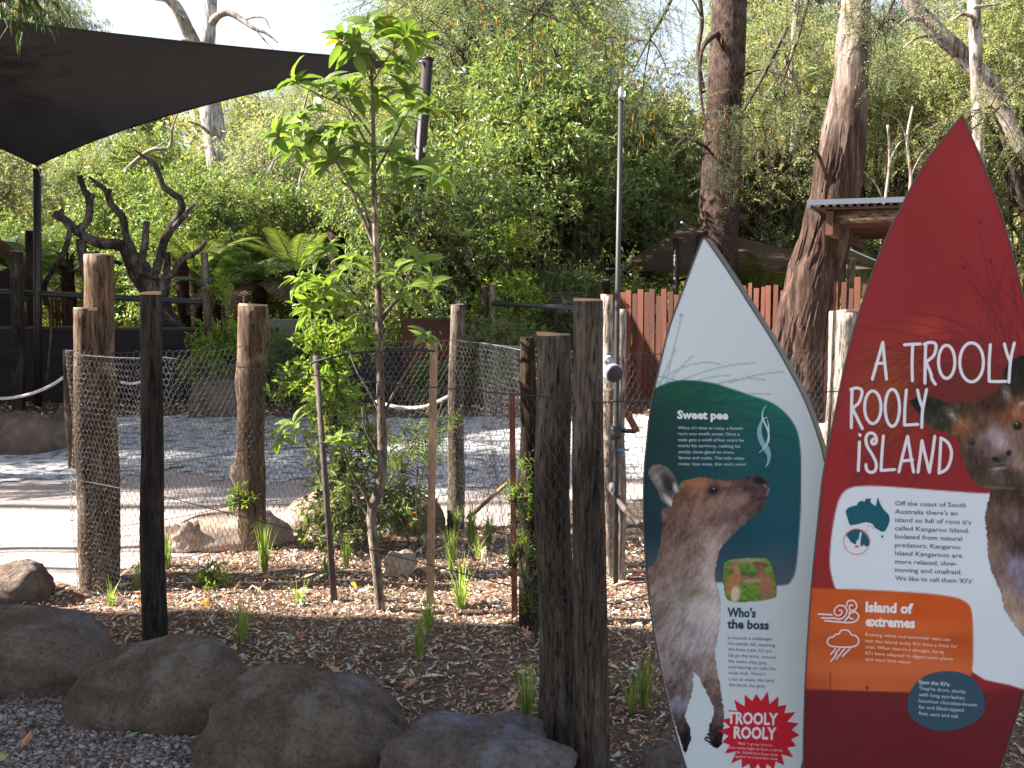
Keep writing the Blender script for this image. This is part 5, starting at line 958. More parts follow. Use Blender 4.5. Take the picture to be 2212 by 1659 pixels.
weed('leafy_weed', 'small yellow green weed growing up the burl post boulder', [(A_(520, 1090, 5.6), (.05, .05, .12))], 4, 'leaf_lime', 14, 3, 5, .035, .013, .03, .05, [([A_(515, 1140, 5.6), A_(520, 1060, 5.6)], [.003, .002])])
weed('leafy_weed', 'fine feathery seedling behind the timber stake', [(A_(905, 980, 5.3), (.16, .08, .14)), (A_(950, 920, 5.3), (.06, .05, .10)), (A_(880, 1020, 5.3), (.10, .08, .08))], 5, 'leaf_lime', 34, 4, 16, .022, .0035, .05, .12, [([gp(905, 1190)[:], A_(900, 1080, 5.3), A_(905, 950, 5.3)], [.004, .003, .002]), ([A_(902, 1060, 5.3), A_(945, 910, 5.3)], [.003, .001])], style='spray')
for i, (u0, v0, u1, v1) in enumerate([(1160, 1372, 1132, 1020), (1160, 1372, 1112, 1060), (1162, 1372, 1165, 1190), (1158, 1372, 1120, 1230), (1164, 1374, 1150, 1110)]):
    pass
Yr = 4.2
needle_lobes = [(A_(1132+d*.25, v, Yr), (.014, .014, .05)) for v, d in ((1030, 0), (1075, 20), (1120, 40), (1170, 60), (1220, 80), (1270, 100), (1320, 112))]+[(A_(u, v, Yr), (.014, .014, .04)) for u, v in ((1112, 1080), (1116, 1130), (1124, 1190), (1130, 1250), (1140, 1310), (1165, 1150), (1168, 1200), (1170, 1260), (1168, 1320), (1108, 1215), (1122, 1260), (1150, 1330))]
weed('needle_shrub', 'upright needle leafed shrub in front of the charred post', needle_lobes, 6, 'leaf_lime', 60, 3, 9, .026, .0035, .02, .06, [([gp(1158, 1385)[:], A_(1150, 1250, Yr), A_(1132, 1020, Yr)], [.004, .003, .001]), ([gp(1158, 1385)[:], A_(1130, 1250, Yr), A_(1110, 1060, Yr)], [.004, .003, .001]), ([gp(1160, 1385)[:], A_(1168, 1260, Yr), A_(1165, 1130, Yr)], [.004, .003, .001])], droop=-.8, tint=(.7, 1.2))
# yellow green bush behind the dark stake
Yb = 5.7
lob = [(A_(u, v, Yb), (rr_(a, Yb), rr_(a, Yb)*.9, rr_(c, Yb))) for u, v, a, c in ((665, 690, 22, 40), (690, 740, 34, 40), (715, 790, 42, 45), (700, 850, 48, 40), (745, 880, 34, 40), (640, 850, 26, 24), (630, 885, 22, 18), (720, 930, 52, 40), (770, 940, 30, 34), (690, 640, 14, 26))]
weed('bush', 'bright yellow green bush standing behind the dark leaning stake', lob, 8, 'leaf_lime', 100, 4, 7, .048, .019, .09, .09, [([gp(762, 1165)[:], A_(757, 1080, Yb), A_(735, 960, Yb), A_(705, 800, Yb), A_(665, 660, Yb)], [.014, .012, .010, .007, .003]), ([A_(735, 960, Yb), A_(770, 900, Yb)], [.006, .003]), ([A_(725, 900, Yb), A_(640, 860, Yb)], [.006, .002])], cat='shrub', tint=(.75, 1.45), droop=-.5)
lob = [(A_(u, v, Yb-.1), (rr_(a, Yb), rr_(a, Yb)*.9, rr_(c, Yb))) for u, v, a, c in ((760, 1090, 60, 45), (720, 1040, 45, 50), (800, 1030, 40, 40), (850, 1110, 55, 35), (740, 1140, 60, 30), (790, 990, 36, 40), (890, 1090, 24, 26), (700, 990, 28, 30))]
weed('bush', 'dark green stiff leafed bush around the foot of the yellow green bush', lob, 9, 'leaf_glossy', 105, 4, 7, .060, .015, .10, .09, [([gp(775, 1172)[:], A_(765, 1110, Yb), A_(750, 1050, Yb)], [.010, .008, .004]), ([gp(785, 1172)[:], A_(830, 1130, Yb), A_(870, 1090, Yb)], [.008, .006, .003]), ([A_(797, 1120, 5.2), A_(760, 1060, 5.3), A_(735, 1030, 5.3)], [.008, .006, .003])], cat='shrub', tint=(.5, 1.2), ry=.01)
# ---------------------------------------------------------------- the staked sapling with large leaves
def bigleaf(seed, mat, L=1., W=.32):
    r = random.Random(seed); b = MB(); n = 5; V = []; Q = []
    for i in range(n+1):
        f = i/n; w = W/2*(math.sin(PI*(f**.85)*.97+.03))**.75 if 0 < f < 1 else .012; x = f*L; z = -.28*f*f*L+.05*math.sin(f*3); V += [(x, -w, z+w*.35), (x, 0, z), (x, w, z+w*.35)]
    for i in range(n): a = i*3; Q += [(a, a+3, a+4, a+1), (a+1, a+4, a+5, a+2)]
    k = r.uniform(.85, 1.15); b.add(V, q=Q, c=(k, k, k)); return b.mesh('large leaf', MT[mat])
BL = [bigleaf(1, 'leaf_big', 1, .37), bigleaf(2, 'leaf_big', 1, .42), bigleaf(3, 'leaf_lime', 1, .35), bigleaf(4, 'leaf_yellow', 1, .36)]
Ys = gp(822, 1322).y; base = gp(822, 1322)
E = empty('sapling', base, 'staked young tree with whorls of large glossy leaves in the middle of the bed', 'sapling'); SE = E
tp = [(822, 1328, 23), (815, 1240, 22), (806, 1160, 22), (803, 1105, 21), (819, 1055, 22), (826, 990, 21), (824, 900, 19), (821, 800, 17), (819, 700, 16), (816, 600, 15), (811, 500, 12), (808, 400, 11), (807, 300, 9), (804, 190, 7), (800, 100, 5)]
b = MB(); b.tube([at(u, v, Ys) for u, v, w in tp], [w/2/FD*Ys for u, v, w in tp], n=16, sub=5, rough=.05, rs=14); part(E, 'stem', b, 'sapling')
BR = [[(803, 1105, 9), (785, 1060, 7), (760, 1020, 5), (735, 960, 4)], [(824, 900, 7), (800, 850, 5), (770, 800, 4), (750, 745, 3)], [(826, 905, 7), (850, 850, 6), (885, 790, 5), (915, 740, 3)], [(820, 700, 8), (770, 640, 6), (730, 590, 5), (705, 545, 3)], [(820, 700, 7), (850, 660, 5), (890, 625, 4), (930, 590, 3)],
      [(819, 715, 6), (780, 680, 5), (700, 620, 4), (650, 600, 2)], [(818, 690, 7), (860, 640, 5), (900, 560, 4)], [(811, 540, 8), (775, 450, 7), (740, 370, 6), (700, 320, 4)], [(812, 545, 8), (780, 430, 7), (720, 380, 5), (660, 330, 3), (610, 290, 2)], [(809, 450, 6), (860, 400, 5), (900, 380, 4), (940, 375, 2)],
      [(808, 380, 6), (840, 320, 5), (870, 260, 4), (900, 215, 2)], [(808, 340, 6), (770, 270, 5), (730, 200, 4), (690, 180, 2)], [(807, 300, 5), (760, 240, 4), (680, 200, 3), (640, 180, 2)], [(804, 180, 4), (775, 120, 3), (745, 90, 2)], [(804, 180, 4), (840, 120, 3), (870, 85, 2)], [(824, 990, 5), (790, 930, 4), (782, 880, 3)]]
for i, q in enumerate(BR):
    dy = ((i*37) % 11-5)*.035; b = MB(); b.tube([at(u, v, Ys+dy*j/(len(q)-1)) for j, (u, v, w) in enumerate(q)], [w/2/FD*Ys for u, v, w in q], n=7, sub=4); part(E, 'branch', b, 'sapling')
WH = [(800, 62, 13, 1, 0), (742, 92, 11, 1, 0), (874, 78, 11, 1, 0), (838, 60, 8, .8, 2), (770, 115, 9, .9, 0), (860, 140, 9, .9, 0), (905, 95, 7, .8, 2), (640, 178, 10, 1, 0), (700, 188, 10, 1, 0), (755, 205, 9, 1, 0), (815, 215, 9, .9, 0), (880, 205, 10, 1, 0), (915, 235, 9, .95, 0), (860, 265, 8, 1, 0),
      (600, 290, 10, 1, 0), (650, 262, 10, 1, 0), (690, 300, 11, 1, 0), (740, 280, 10, 1, 0), (640, 320, 9, 1, 0), (775, 320, 8, .9, 0), (720, 348, 9, 1, 0), (850, 340, 9, 1, 0), (905, 365, 10, 1, 0), (945, 385, 9, .9, 2), (880, 405, 8, .9, 0), (760, 385, 7, .8, 2),
      (700, 540, 11, .95, 0), (755, 570, 9, .9, 2), (650, 605, 10, .9, 0), (705, 625, 9, .9, 0), (665, 668, 10, .9, 0), (745, 665, 8, .85, 0), (850, 590, 9, .9, 0), (905, 570, 8, .8, 0), (930, 625, 8, .85, 0), (880, 650, 6, .8, 0), (800, 745, 9, .85, 0), (745, 715, 6, .8, 0), (920, 735, 6, .8, 0), (735, 955, 7, .8, 2), (605, 945, 8, .75, 2), (640, 925, 7, .8, 2)]
r = random.Random(6); cnt = 0; extra = MB()
for wi, (u, v, n, s, mt) in enumerate(WH):
    dy = r.gauss(0, .13); c = at(u, v, Ys+dy); out = Vector((u-811, 0, -(v-500)*.25))
    tw = Vector(((u-811)/300., r.gauss(0, .4), .9)).normalized(); ax = tw.cross(Vector((0, 1, 0))).normalized(); ay = tw.cross(ax)
    nn = n+3
    for k in range(nn):
        a = 2*PI*k/nn+r.gauss(0, .25); d = (ax*math.cos(a)+ay*math.sin(a))+tw*r.uniform(-.45, .75); d.normalize(); L = .118*s*r.uniform(.75, 1.25)
        upv = (tw-d*tw.dot(d)+Vector((r.gauss(0, .3),)*3)*.5); upv = (upv-d*upv.dot(d)).normalized(); sd = upv.cross(d)
        m_ = 3 if r.random() < .02 else (mt if r.random() < .6 else (0 if r.random() < .5 else 1)); off = tw*r.uniform(-.02, .03)
        from mathutils import Matrix
        M = Matrix((d, sd, upv)).transposed().to_4x4()
        if cnt < 298:
            o = mkobj('leaf', BL[m_], SE); o.matrix_local = Matrix.Translation(c+off-base)@M@Matrix.Diagonal((L, L, L, 1)); cnt += 1
        else:
            me = BL[0]; co = np.zeros(len(me.vertices)*3); me.vertices.foreach_get('co', co); co = co.reshape(-1, 3)*L; R3 = np.array(M.to_3x3()); V = co@R3.T+np.array((c+off)[:])
            extra.add(V, q=[tuple(p.vertices) for p in me.polygons], c=(r.uniform(.8, 1.2),)*3)
so = part(SE, 'leaves', extra, 'leaf_big'); tag(so, kind='stuff')
yl = gp(455, 1300)
for i, (u, v) in enumerate([(430, 1322), (297, 1362), (452, 1318), (848, 1207), (760, 1276), (285, 1305)]):
    p = gp(u, v); o = mkobj('fallen_leaf', BL[3]); o.location = (p.x, p.y, near_z(p.x, p.y)+.03); o.scale = (.06, .06, .06); o.rotation_euler = (.3, .1, i*1.3); tag(o, ['fallen yellow leaf on the shaded mulch', 'curled yellow leaf beside the slim dark post', 'small yellow leaf at the shade edge', 'yellow leaf by the small angular rock', 'yellow leaf in the sun between stake and sapling', 'yellow leaf near the netting wrapped post'][i], 'leaf', 'fallen yellow leaves')
# ---------------------------------------------------------------- the two surfboard shaped signs
class Board:
    """plane of a sign face; coordinates are read off the photograph in its 2500 px width and laid on the plane"""
    def __init__(s, u, v, Y, yaw, lean):
        s.p = at(u/K, v/K, Y); s.n = Vector((-math.sin(yaw), -math.cos(yaw), lean)).normalized(); s.up = (Vector((0, 0, 1))-s.n*s.n.z).normalized(); s.r = s.up.cross(s.n)
    def __call__(s, x, y, lift=0.):
        d = ray(x/K, y/K); t = (s.p-CAM).dot(s.n)/d.dot(s.n); return CAM+d*t+s.n*lift
    def arr(s, X, Y_, lift=0.):
        X = np.asarray(X, float)/K; Y_ = np.asarray(Y_, float)/K
        d = np.outer((X-1106)/FD, (1, 0, 0))+np.outer(-(Y_-829.5)/FD, UPC[:])+np.array(FWD[:]); n = np.array(s.n[:])
        t = np.dot(np.array((s.p-CAM)[:]), n)/(d@n); return np.array(CAM[:])+d*t[:, None]+n*lift
def inpoly(X, Y_, P):
    P = np.array(P, float); x0, y0 = P[:, 0], P[:, 1]; x1, y1 = np.roll(x0, -1), np.roll(y0, -1); c = np.zeros(len(X), bool)
    for a, b_, c_, d in zip(x0, y0, x1, y1):
        k = ((b_ > Y_) != (d > Y_)); xx = a+(Y_-b_)*(c_-a)/(d-b_+1e-12); c ^= k & (X < xx)
    return c
def sdist(X, Y_, P):
    """signed distance, positive inside"""
    P = np.array(P, float); D = np.full(len(X), 1e9)
    for a, b_ in zip(P, np.roll(P, -1, 0)):
        e = b_-a; t = np.clip(((X-a[0])*e[0]+(Y_-a[1])*e[1])/(e@e+1e-9), 0, 1); D = np.minimum(D, np.hypot(X-a[0]-t*e[0], Y_-a[1]-t*e[1]))
    return np.where(inpoly(X, Y_, P), D, -D)
def lin(c): c = np.asarray(c, float)/255; return np.where(c <= .04045, c/12.92, ((c+.055)/1.055)**2.4)
def smooth_poly(P, k=6):
    P = [Vector((a, b_, 0)) for a, b_ in P]; n = len(P); o = []
    for i in range(n):
        p0, p1, p2, p3 = P[i-1], P[i], P[(i+1) % n], P[(i+2) % n]
        for j in range(k):
            t = j/k; q = ((p1*2)+(p2-p0)*t+(p0*2-p1*5+p2*4-p3)*t*t+(p1*3-p0-p2*3+p3)*t*t*t)*.5; o.append((q.x, q.y))
    return o
def smooth_line(P, k=6):
    Q, _ = resample([Vector((a, b_, 0)) for a, b_ in P], [1]*len(P), k); return [(q.x, q.y) for q in Q]
def vnoise(X, Y_, sx, sy, seed, ang=0.):
    """cheap value noise in 2-D"""
    ca, sa = math.cos(ang), math.sin(ang); x = (X*ca+Y_*sa)/sx; y = (-X*sa+Y_*ca)/sy; r = rng(seed).uniform(-1, 1, (64, 64)); xi = np.floor(x).astype(int); yi = np.floor(y).astype(int); fx = x-xi; fy = y-yi; fx = fx*fx*(3-2*fx); fy = fy*fy*(3-2*fy)
    g = lambda a, b_: r[a % 64, b_ % 64]
    return (g(xi, yi)*(1-fx)+g(xi+1, yi)*fx)*(1-fy)+(g(xi, yi+1)*(1-fx)+g(xi+1, yi+1)*fx)*fy
ALB = 1.04
def paint_grid(B, E, name, poly, fn, step, lift, mat, jag=0.):
    P = np.array(poly); x0, y0 = P.min(0); x1, y1 = P.max(0); xs = np.arange(x0-step, x1+2*step, step); ys = np.arange(y0-step, y1+2*step, step); X, Y_ = np.meshgrid(xs, ys); sh = X.shape; X = X.ravel(); Y_ = Y_.ravel()
    sd = sdist(X, Y_, poly)
    # pull the vertices just outside back onto the outline by culling with a half-cell margin
    c = np.clip(lin(fn(X, Y_))*ALB, 0, .9); i = np.arange(len(X)).reshape(sh); q = np.stack([i[:-1, :-1], i[1:, :-1], i[1:, 1:], i[:-1, 1:]], -1).reshape(-1, 4)
    ok = sd+(vnoise(X, Y_, 4, 4, 3)*jag if jag else 0) > -step*.1; q = q[ok[q].sum(1) >= 3]
    b = MB(); b.add(B.arr(X, Y_, lift), q=q, c=c); return part(E, name, b, mat, False)
def flat(B, E, name, polys, col, lift, mat='print', tris=None):
    """flat printed shape(s): filled outline, one mesh"""
    from mathutils.geometry import tessellate_polygon
    b = MB(); c = np.clip(lin(col)*ALB, 0, .9)
    for k, P in enumerate(polys):
        T = tessellate_polygon([[Vector((a, -b_, 0)) for a, b_ in P]]); V = B.arr([a for a, _ in P], [q for _, q in P], lift+k*2e-6)
        tt = []
        for t in T:
            a, bb, cc = [Vector(V[i]) for i in t]; tt.append(t if (bb-a).cross(cc-a).dot(B.n) > 0 else t[::-1])
        b.add(V, t=tt, c=c)
    return part(E, name, b, mat, False)
def strokes(B, E, name, lines, w, col, lift, mat='print', smooth_=4, taper=False, one=True):
    """drawn lines as very shallow rounded ridges of print"""
    b = MB(); c = np.clip(lin(col)*ALB, 0, .9); m = 7
    for k, L in enumerate(lines):
        ww = w[k] if hasattr(w, '__len__') else w
        P = smooth_line(L, smooth_) if len(L) > 2 and smooth_ else L; P = np.array(P, float); n = len(P); T = np.gradient(P, axis=0); T /= np.linalg.norm(T, axis=1)[:, None]+1e-9; Nn = np.stack([-T[:, 1], T[:, 0]], 1)
        hw = np.full(n, ww/2.)
        if taper: hw = hw*np.sin(np.linspace(.08, PI-.08, n))**.8
        # round caps
        f = [P[0]-T[0]*hw[0]*.9]+list(P)+[P[-1]+T[-1]*hw[-1]*.9]; hh = [hw[0]*.45]+list(hw)+[hw[-1]*.45]; NN = [Nn[0]]+list(Nn)+[Nn[-1]]
        V = []
        for p, h, nn in zip(f, hh, NN):
            for s, z in ((-1, 0), (-.72, .6), (0, 1), (.72, .6), (1, 0)): V.append((p[0]+nn[0]*h*s, p[1]+nn[1]*h*s, z))
        V = np.array(V); W = B.arr(V[:, 0], V[:, 1], lift)+np.array(B.n[:])*(V[:, 2]*.00025)[:, None]+np.array(B.n[:])*k*1e-6
        q = [(i*5+j, i*5+j+1, i*5+5+j+1, i*5+5+j) for i in range(len(f)-1) for j in range(4)]; b.add(W, q=q, c=c)
    return part(E, name, b, mat)
FONT_CACHE = {}
def text_mesh(s, off):
    cu = bpy.data.curves.new('lettering', 'FONT'); cu.body = s; cu.size = 1; cu.offset = off; cu.resolution_u = 2; ob = bpy.data.objects.new('lettering', cu); COL.objects.link(ob)
    dg = bpy.context.evaluated_depsgraph_get(); dg.update(); me = bpy.data.meshes.new_from_object(ob.evaluated_get(dg)); n = len(me.vertices); co = np.zeros(n*3); me.vertices.foreach_get('co', co); co = co.reshape(-1, 3)
    me.calc_loop_triangles(); t = np.zeros(len(me.loop_triangles)*3, int); me.loop_triangles.foreach_get('vertices', t); bpy.data.objects.remove(ob); bpy.data.curves.remove(cu); bpy.data.meshes.remove(me); return co, t.reshape(-1, 3)
def text(B, E, name, rows, cap, col, lift, off=0., mat='print', org=(0, 0), sc=1.):
    """rows (string, x0, y0, x1, y1) baseline ends; cap = capital height"""
    b = MB(); c = np.clip(lin(col)*ALB, 0, .9)
    for s, x0, y0, x1, y1 in rows:
        x0, x1 = org[0]+x0/sc, org[0]+x1/sc; y0, y1 = org[1]+y0/sc, org[1]+y1/sc; co, t = text_mesh(s, off)
        W = co[:, 0].max()-co[:, 0].min(); u = (co[:, 0]-co[:, 0].min())/W; dx, dy = x1-x0, y1-y0; L = math.hypot(dx, dy); nx, ny = dy/L, -dx/L; h = co[:, 1]/.70*cap/sc
        V = B.arr(x0+dx*u+nx*h, y0+dy*u+ny*h, lift)
        a, b_, c_ = V[t[:, 0]], V[t[:, 1]], V[t[:, 2]]; fl = (np.cross(b_-a, c_-a)@np.array(B.n[:])) < 0; t[fl] = t[fl][:, ::-1]; b.add(V, t=t, c=c)
    return part(E, name, b, mat, False)
MT['print'] = M_vc('sign print', .5, .12)
MT['print_face'] = M_vc('satin sign face', .42, .16)
MT['board_edge'] = M_plain('dark bronze board edge', (.075, .062, .055), .5, var=.15)
MT['board_back'] = M_plain('board back', (.10, .09, .085), .6, var=.1)
def board(B, E, outline, th, bevel=7):
    """slab behind the face plus a narrow rim proud of it"""
    P = smooth_poly(outline, 3); P = [p for p in P]; n = len(P); cx = sum(p[0] for p in P)/n
    f = B.arr([p[0] for p in P], [p[1] for p in P], -.0012); bk = f-np.array(B.n[:])*th; b = MB()
    q = [(i, (i+1) % n, n+(i+1) % n, n+i) for i in range(n)]; b.add(np.vstack([f, bk]), q=q)
    o = part(E, 'edge', b, 'board_edge')
    from mathutils.geometry import tessellate_polygon
    T = tessellate_polygon([[Vector((a, -b_, 0)) for a, b_ in P]]); b = MB(); b.add(f+np.array(B.n[:])*.0008, t=[t for t in T]); b.add(bk-np.array(B.n[:])*.0005, t=T); part(E, 'core_panel', b, 'board_back', False)
    # rim
    A = np.array(P); T_ = np.roll(A, -1, 0)-np.roll(A, 1, 0); T_ /= np.linalg.norm(T_, axis=1)[:, None]; N_ = np.stack([-T_[:, 1], T_[:, 0]], 1)
    if not inpoly(A[:1, 0]+N_[:1, 0]*6, A[:1, 1]+N_[:1, 1]*6, P)[0]: N_ = -N_
    i1 = A+N_*3.2; o1 = A-N_*.6; V = np.vstack([B.arr(o1[:, 0], o1[:, 1], -.003), B.arr(o1[:, 0], o1[:, 1], .0022), B.arr(i1[:, 0], i1[:, 1], .0022), B.arr(i1[:, 0], i1[:, 1], -.0005)])
    b = MB(); b.add(V, q=[(k*n+i, k*n+(i+1) % n, (k+1)*n+(i+1) % n, (k+1)*n+i) for k in range(3) for i in range(n)]); part(E, 'rim', b, 'board_edge', False)
def idw(X, Y_, anchors, p=2.6):
    C = np.zeros((len(X), 3)); Wt = np.zeros(len(X))
    for ax, ay, col, s in anchors: w_ = s/(((X-ax)**2+(Y_-ay)**2)+30)**(p/2); C += w_[:, None]*np.array(col, float); Wt += w_
    return C/Wt[:, None]
def blend(C, col, a): return C*(1-a[:, None])+np.array(col, float)*a[:, None]
def sm(d, w): return np.clip(.5+d/(2*w), 0, 1)
def blob(X, Y_, x, y, rx, ry, ang=0., soft=.4):
    ca, sa = math.cos(ang), math.sin(ang); a = ((X-x)*ca+(Y_-y)*sa)/rx; b_ = (-(X-x)*sa+(Y_-y)*ca)/ry; return np.clip((1-np.hypot(a, b_))/soft, 0, 1)
def streaks(X, Y_, curves, w):
    """darkness of drawn grass blades: curves of (x0,y0,x1,y1,x2,y2,width)"""
    D = np.zeros(len(X))
    for x0, y0, x1, y1, x2, y2, ww in curves:
        t = np.linspace(0, 1, 22)[:, None]; P = (1-t)**2*np.array([x0, y0])+2*t*(1-t)*np.array([x1, y1])+t*t*np.array([x2, y2]); bx = (X > P[:, 0].min()-8) & (X < P[:, 0].max()+8) & (Y_ > P[:, 1].min()-8) & (Y_ < P[:, 1].max()+8)
        if not bx.any(): continue
        xx, yy = X[bx], Y_[bx]; d = np.full(len(xx), 99.); 
        for i in range(21):
            a, b_ = P[i], P[i+1]; e = b_-a; tt = np.clip(((xx-a[0])*e[0]+(yy-a[1])*e[1])/(e@e+1e-9), 0, 1); wd = ww*(1-.8*(i+tt)/21); d = np.minimum(d, np.hypot(xx-a[0]-tt*e[0], yy-a[1]-tt*e[1])/np.maximum(wd, 1.5))
        D[bx] = np.maximum(D[bx], np.clip(1.5-d, 0, 1)*w)
    return D
# ---- pale sign --------------------------------------------------------------
B1 = Board(1800, 1200, 2.25, RAD(26), .03)
q0 = B1(1800, 1500); E1 = empty('sign_board', (q0.x, q0.y, 0), 'shorter white and teal surfboard shaped sign with the kangaroo looking up', 'sign', 'surfboard shaped signs')
O1 = [(1717, 581), (1706, 602), (1665.7, 710), (1633, 799), (1608, 899), (1588.6, 988), (1578, 1081), (1572.5, 1139), (1570.5, 1193), (1571, 1287), (1578, 1404), (1592, 1520), (1611, 1628), (1639, 1754), (1671, 1866), (1720, 2020), (1775, 2180), (1815, 2290), (1850, 2290), (1880, 2180), (1925, 2020), (1960, 1866), (1985, 1754), (2008, 1628), (2024, 1520), (2034, 1404), (2038, 1287), (2030, 1190), (2013, 1119), (2007, 1092), (1986, 1027), (1959, 961), (1920, 888), (1882, 822), (1843, 761), (1781, 664), (1729, 589)]
board(B1, E1, O1, .050)
TEAL1 = smooth_poly([(1540, 985), (1570, 962), (1604, 945), (1642, 931), (1681, 928), (1735, 934), (1789, 950), (1839, 967), (1878, 980), (1909, 1000), (1936, 1031), (1949, 1062), (1955, 1105), (1956, 1146), (1955, 1240), (1949, 1334), (1943, 1390), (1934, 1414), (1914, 1429), (1830, 1426), (1751, 1422), (1540, 1420)], 4)
r = random.Random(3)
GR1 = [(1560+r.uniform(-20, 60), 1000+r.uniform(-30, 130), 1640+r.uniform(-20, 90), 905+r.uniform(-15, 130), 1700+r.uniform(0, 230), 905+r.uniform(-30, 260), r.uniform(1.2, 2.6)) for _ in range(46)]
GR1w = [(1610, 1000, 1640, 870, 1664, 775, 1.4), (1604, 960, 1625, 900, 1650, 852, 2.2), (1612, 960, 1650, 905, 1692, 868, 2.4), (1600, 940, 1680, 870, 1760, 890, 1.6), (1640, 940, 1740, 890, 1843, 886, 2.2), (1680, 940, 1730, 915, 1782, 918, 1.6), (1720, 950, 1800, 915, 1868, 928, 2.4), (1780, 935, 1850, 910, 1912, 908, 1.4), (1830, 960, 1870, 965, 1880, 961, 1.5), (1610, 920, 1650, 925, 1690, 945, 1.8)]
def face1(X, Y_):
    C = np.zeros((len(X), 3))+np.array((194, 206, 212.)); C += np.clip((Y_-600)/1300, 0, 1)[:, None]*np.array((8, 8, 6.)); C += vnoise(X, Y_, 260, 300, 5)[:, None]*6
    d = streaks(X, Y_, GR1w, .55); C = blend(C, (105, 125, 128), d)
    C = blend(C, (112, 128, 134), .8*np.clip(1-np.hypot((X-1663)/7, (Y_-770)/7), 0, 1))
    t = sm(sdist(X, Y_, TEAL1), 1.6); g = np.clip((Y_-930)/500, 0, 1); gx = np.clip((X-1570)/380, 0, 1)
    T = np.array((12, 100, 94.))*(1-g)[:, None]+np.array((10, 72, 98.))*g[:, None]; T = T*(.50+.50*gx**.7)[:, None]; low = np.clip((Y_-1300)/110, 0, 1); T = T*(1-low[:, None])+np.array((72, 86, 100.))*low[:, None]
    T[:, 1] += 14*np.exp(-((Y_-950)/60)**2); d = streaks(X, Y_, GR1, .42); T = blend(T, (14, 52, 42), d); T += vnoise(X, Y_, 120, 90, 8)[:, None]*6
    return np.clip(C*(1-t[:, None])+T*t[:, None], 0, 255)
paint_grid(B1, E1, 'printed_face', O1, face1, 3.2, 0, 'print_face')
z1 = lambda P: [(1550+a/2.14, 1100+b_/2.14) for a, b_ in P]
KB = z1([(232, 180), (255, 160), (300, 145), (340, 136), (380, 138), (420, 150), (470, 152), (520, 150), (570, 140), (620, 132), (652, 131), (680, 150), (697, 180), (706, 208), (700, 228), (688, 245), (690, 268), (672, 300), (640, 325), (600, 362), (565, 395), (530, 425), (500, 455), (462, 492), (440, 530), (430, 590), (418, 640), (425, 690), (440, 740), (448, 800), (450, 870), (444, 930), (430, 990), (420, 1060), (428, 1130), (442, 1200), (456, 1290), (465, 1370), (466, 1450), (455, 1530), (432, 1556), (400, 1545), (372, 1520), (366, 1500), (385, 1470), (388, 1430), (412, 1380), (402, 1320), (372, 1262), (345, 1205), (310, 1160), (305, 1240), (285, 1320), (262, 1390), (284, 1440), (296, 1500), (272, 1570), (258, 1578), (240, 1530), (212, 1440), (182, 1340), (150, 1200), (118, 1050), (90, 900), (70, 780), (55, 640), (85, 605), (118, 550), (135, 470), (142, 380), (138, 310), (170, 290), (205, 240)])
EAR = z1([(72, 100), (95, 75), (125, 70), (158, 80), (190, 105), (212, 145), (232, 190), (232, 215), (212, 225), (198, 270), (188, 294), (160, 280), (135, 255), (115, 205), (90, 160), (74, 128)])
AK = [(z[0], z[1], c, s) for z, c, s in zip(z1([(300, 165), (360, 165), (420, 180), (500, 190), (600, 160), (660, 150), (690, 220), (640, 290), (560, 250), (480, 280), (400, 280), (320, 260), (250, 250), (520, 370), (440, 400), (350, 400), (250, 400), (170, 420), (400, 500), (300, 520), (200, 560), (120, 640), (380, 620), (280, 650), (400, 720), (300, 760), (150, 760), (420, 830), (330, 880), (200, 900), (110, 860), (400, 960), (280, 1000), (160, 1050), (380, 1120), (250, 1150), (190, 1250), (240, 1330), (400, 1230), (440, 1330), (220, 1430), (250, 1520), (430, 1400), (420, 1480), (440, 1540)]),
     [(150, 102, 70), (160, 112, 80), (125, 92, 75), (110, 84, 78), (72, 54, 58), (60, 50, 58), (112, 98, 104), (80, 64, 66), (128, 98, 88), (140, 108, 96), (142, 112, 100), (140, 106, 90), (110, 82, 70), (112, 88, 84), (150, 126, 118), (135, 108, 98), (120, 94, 86), (105, 80, 72), (170, 150, 142), (140, 116, 108), (130, 108, 100), (128, 106, 98), (178, 160, 152), (150, 132, 122), (190, 178, 172), (166, 156, 146), (142, 124, 114), (192, 184, 182), (176, 168, 168), (150, 138, 132), (124, 108, 102), (186, 176, 176), (172, 164, 168), (138, 122, 118), (150, 130, 124), (138, 126, 128), (118, 102, 98), (140, 140, 152), (128, 104, 96), (122, 100, 94), (90, 72, 68), (52, 42, 44), (112, 92, 90), (66, 52, 54), (44, 36, 40)], [1]*45)]
def fur(X, Y_, C, seed, ang, amp=13):
    f = vnoise(X, Y_, 3.2, 9, seed, ang)*amp*.75+vnoise(X, Y_, 7, 22, seed+1, ang+.25)*amp*.75+vnoise(X, Y_, 26, 40, seed+2, ang)*amp*.55; return C+f[:, None]
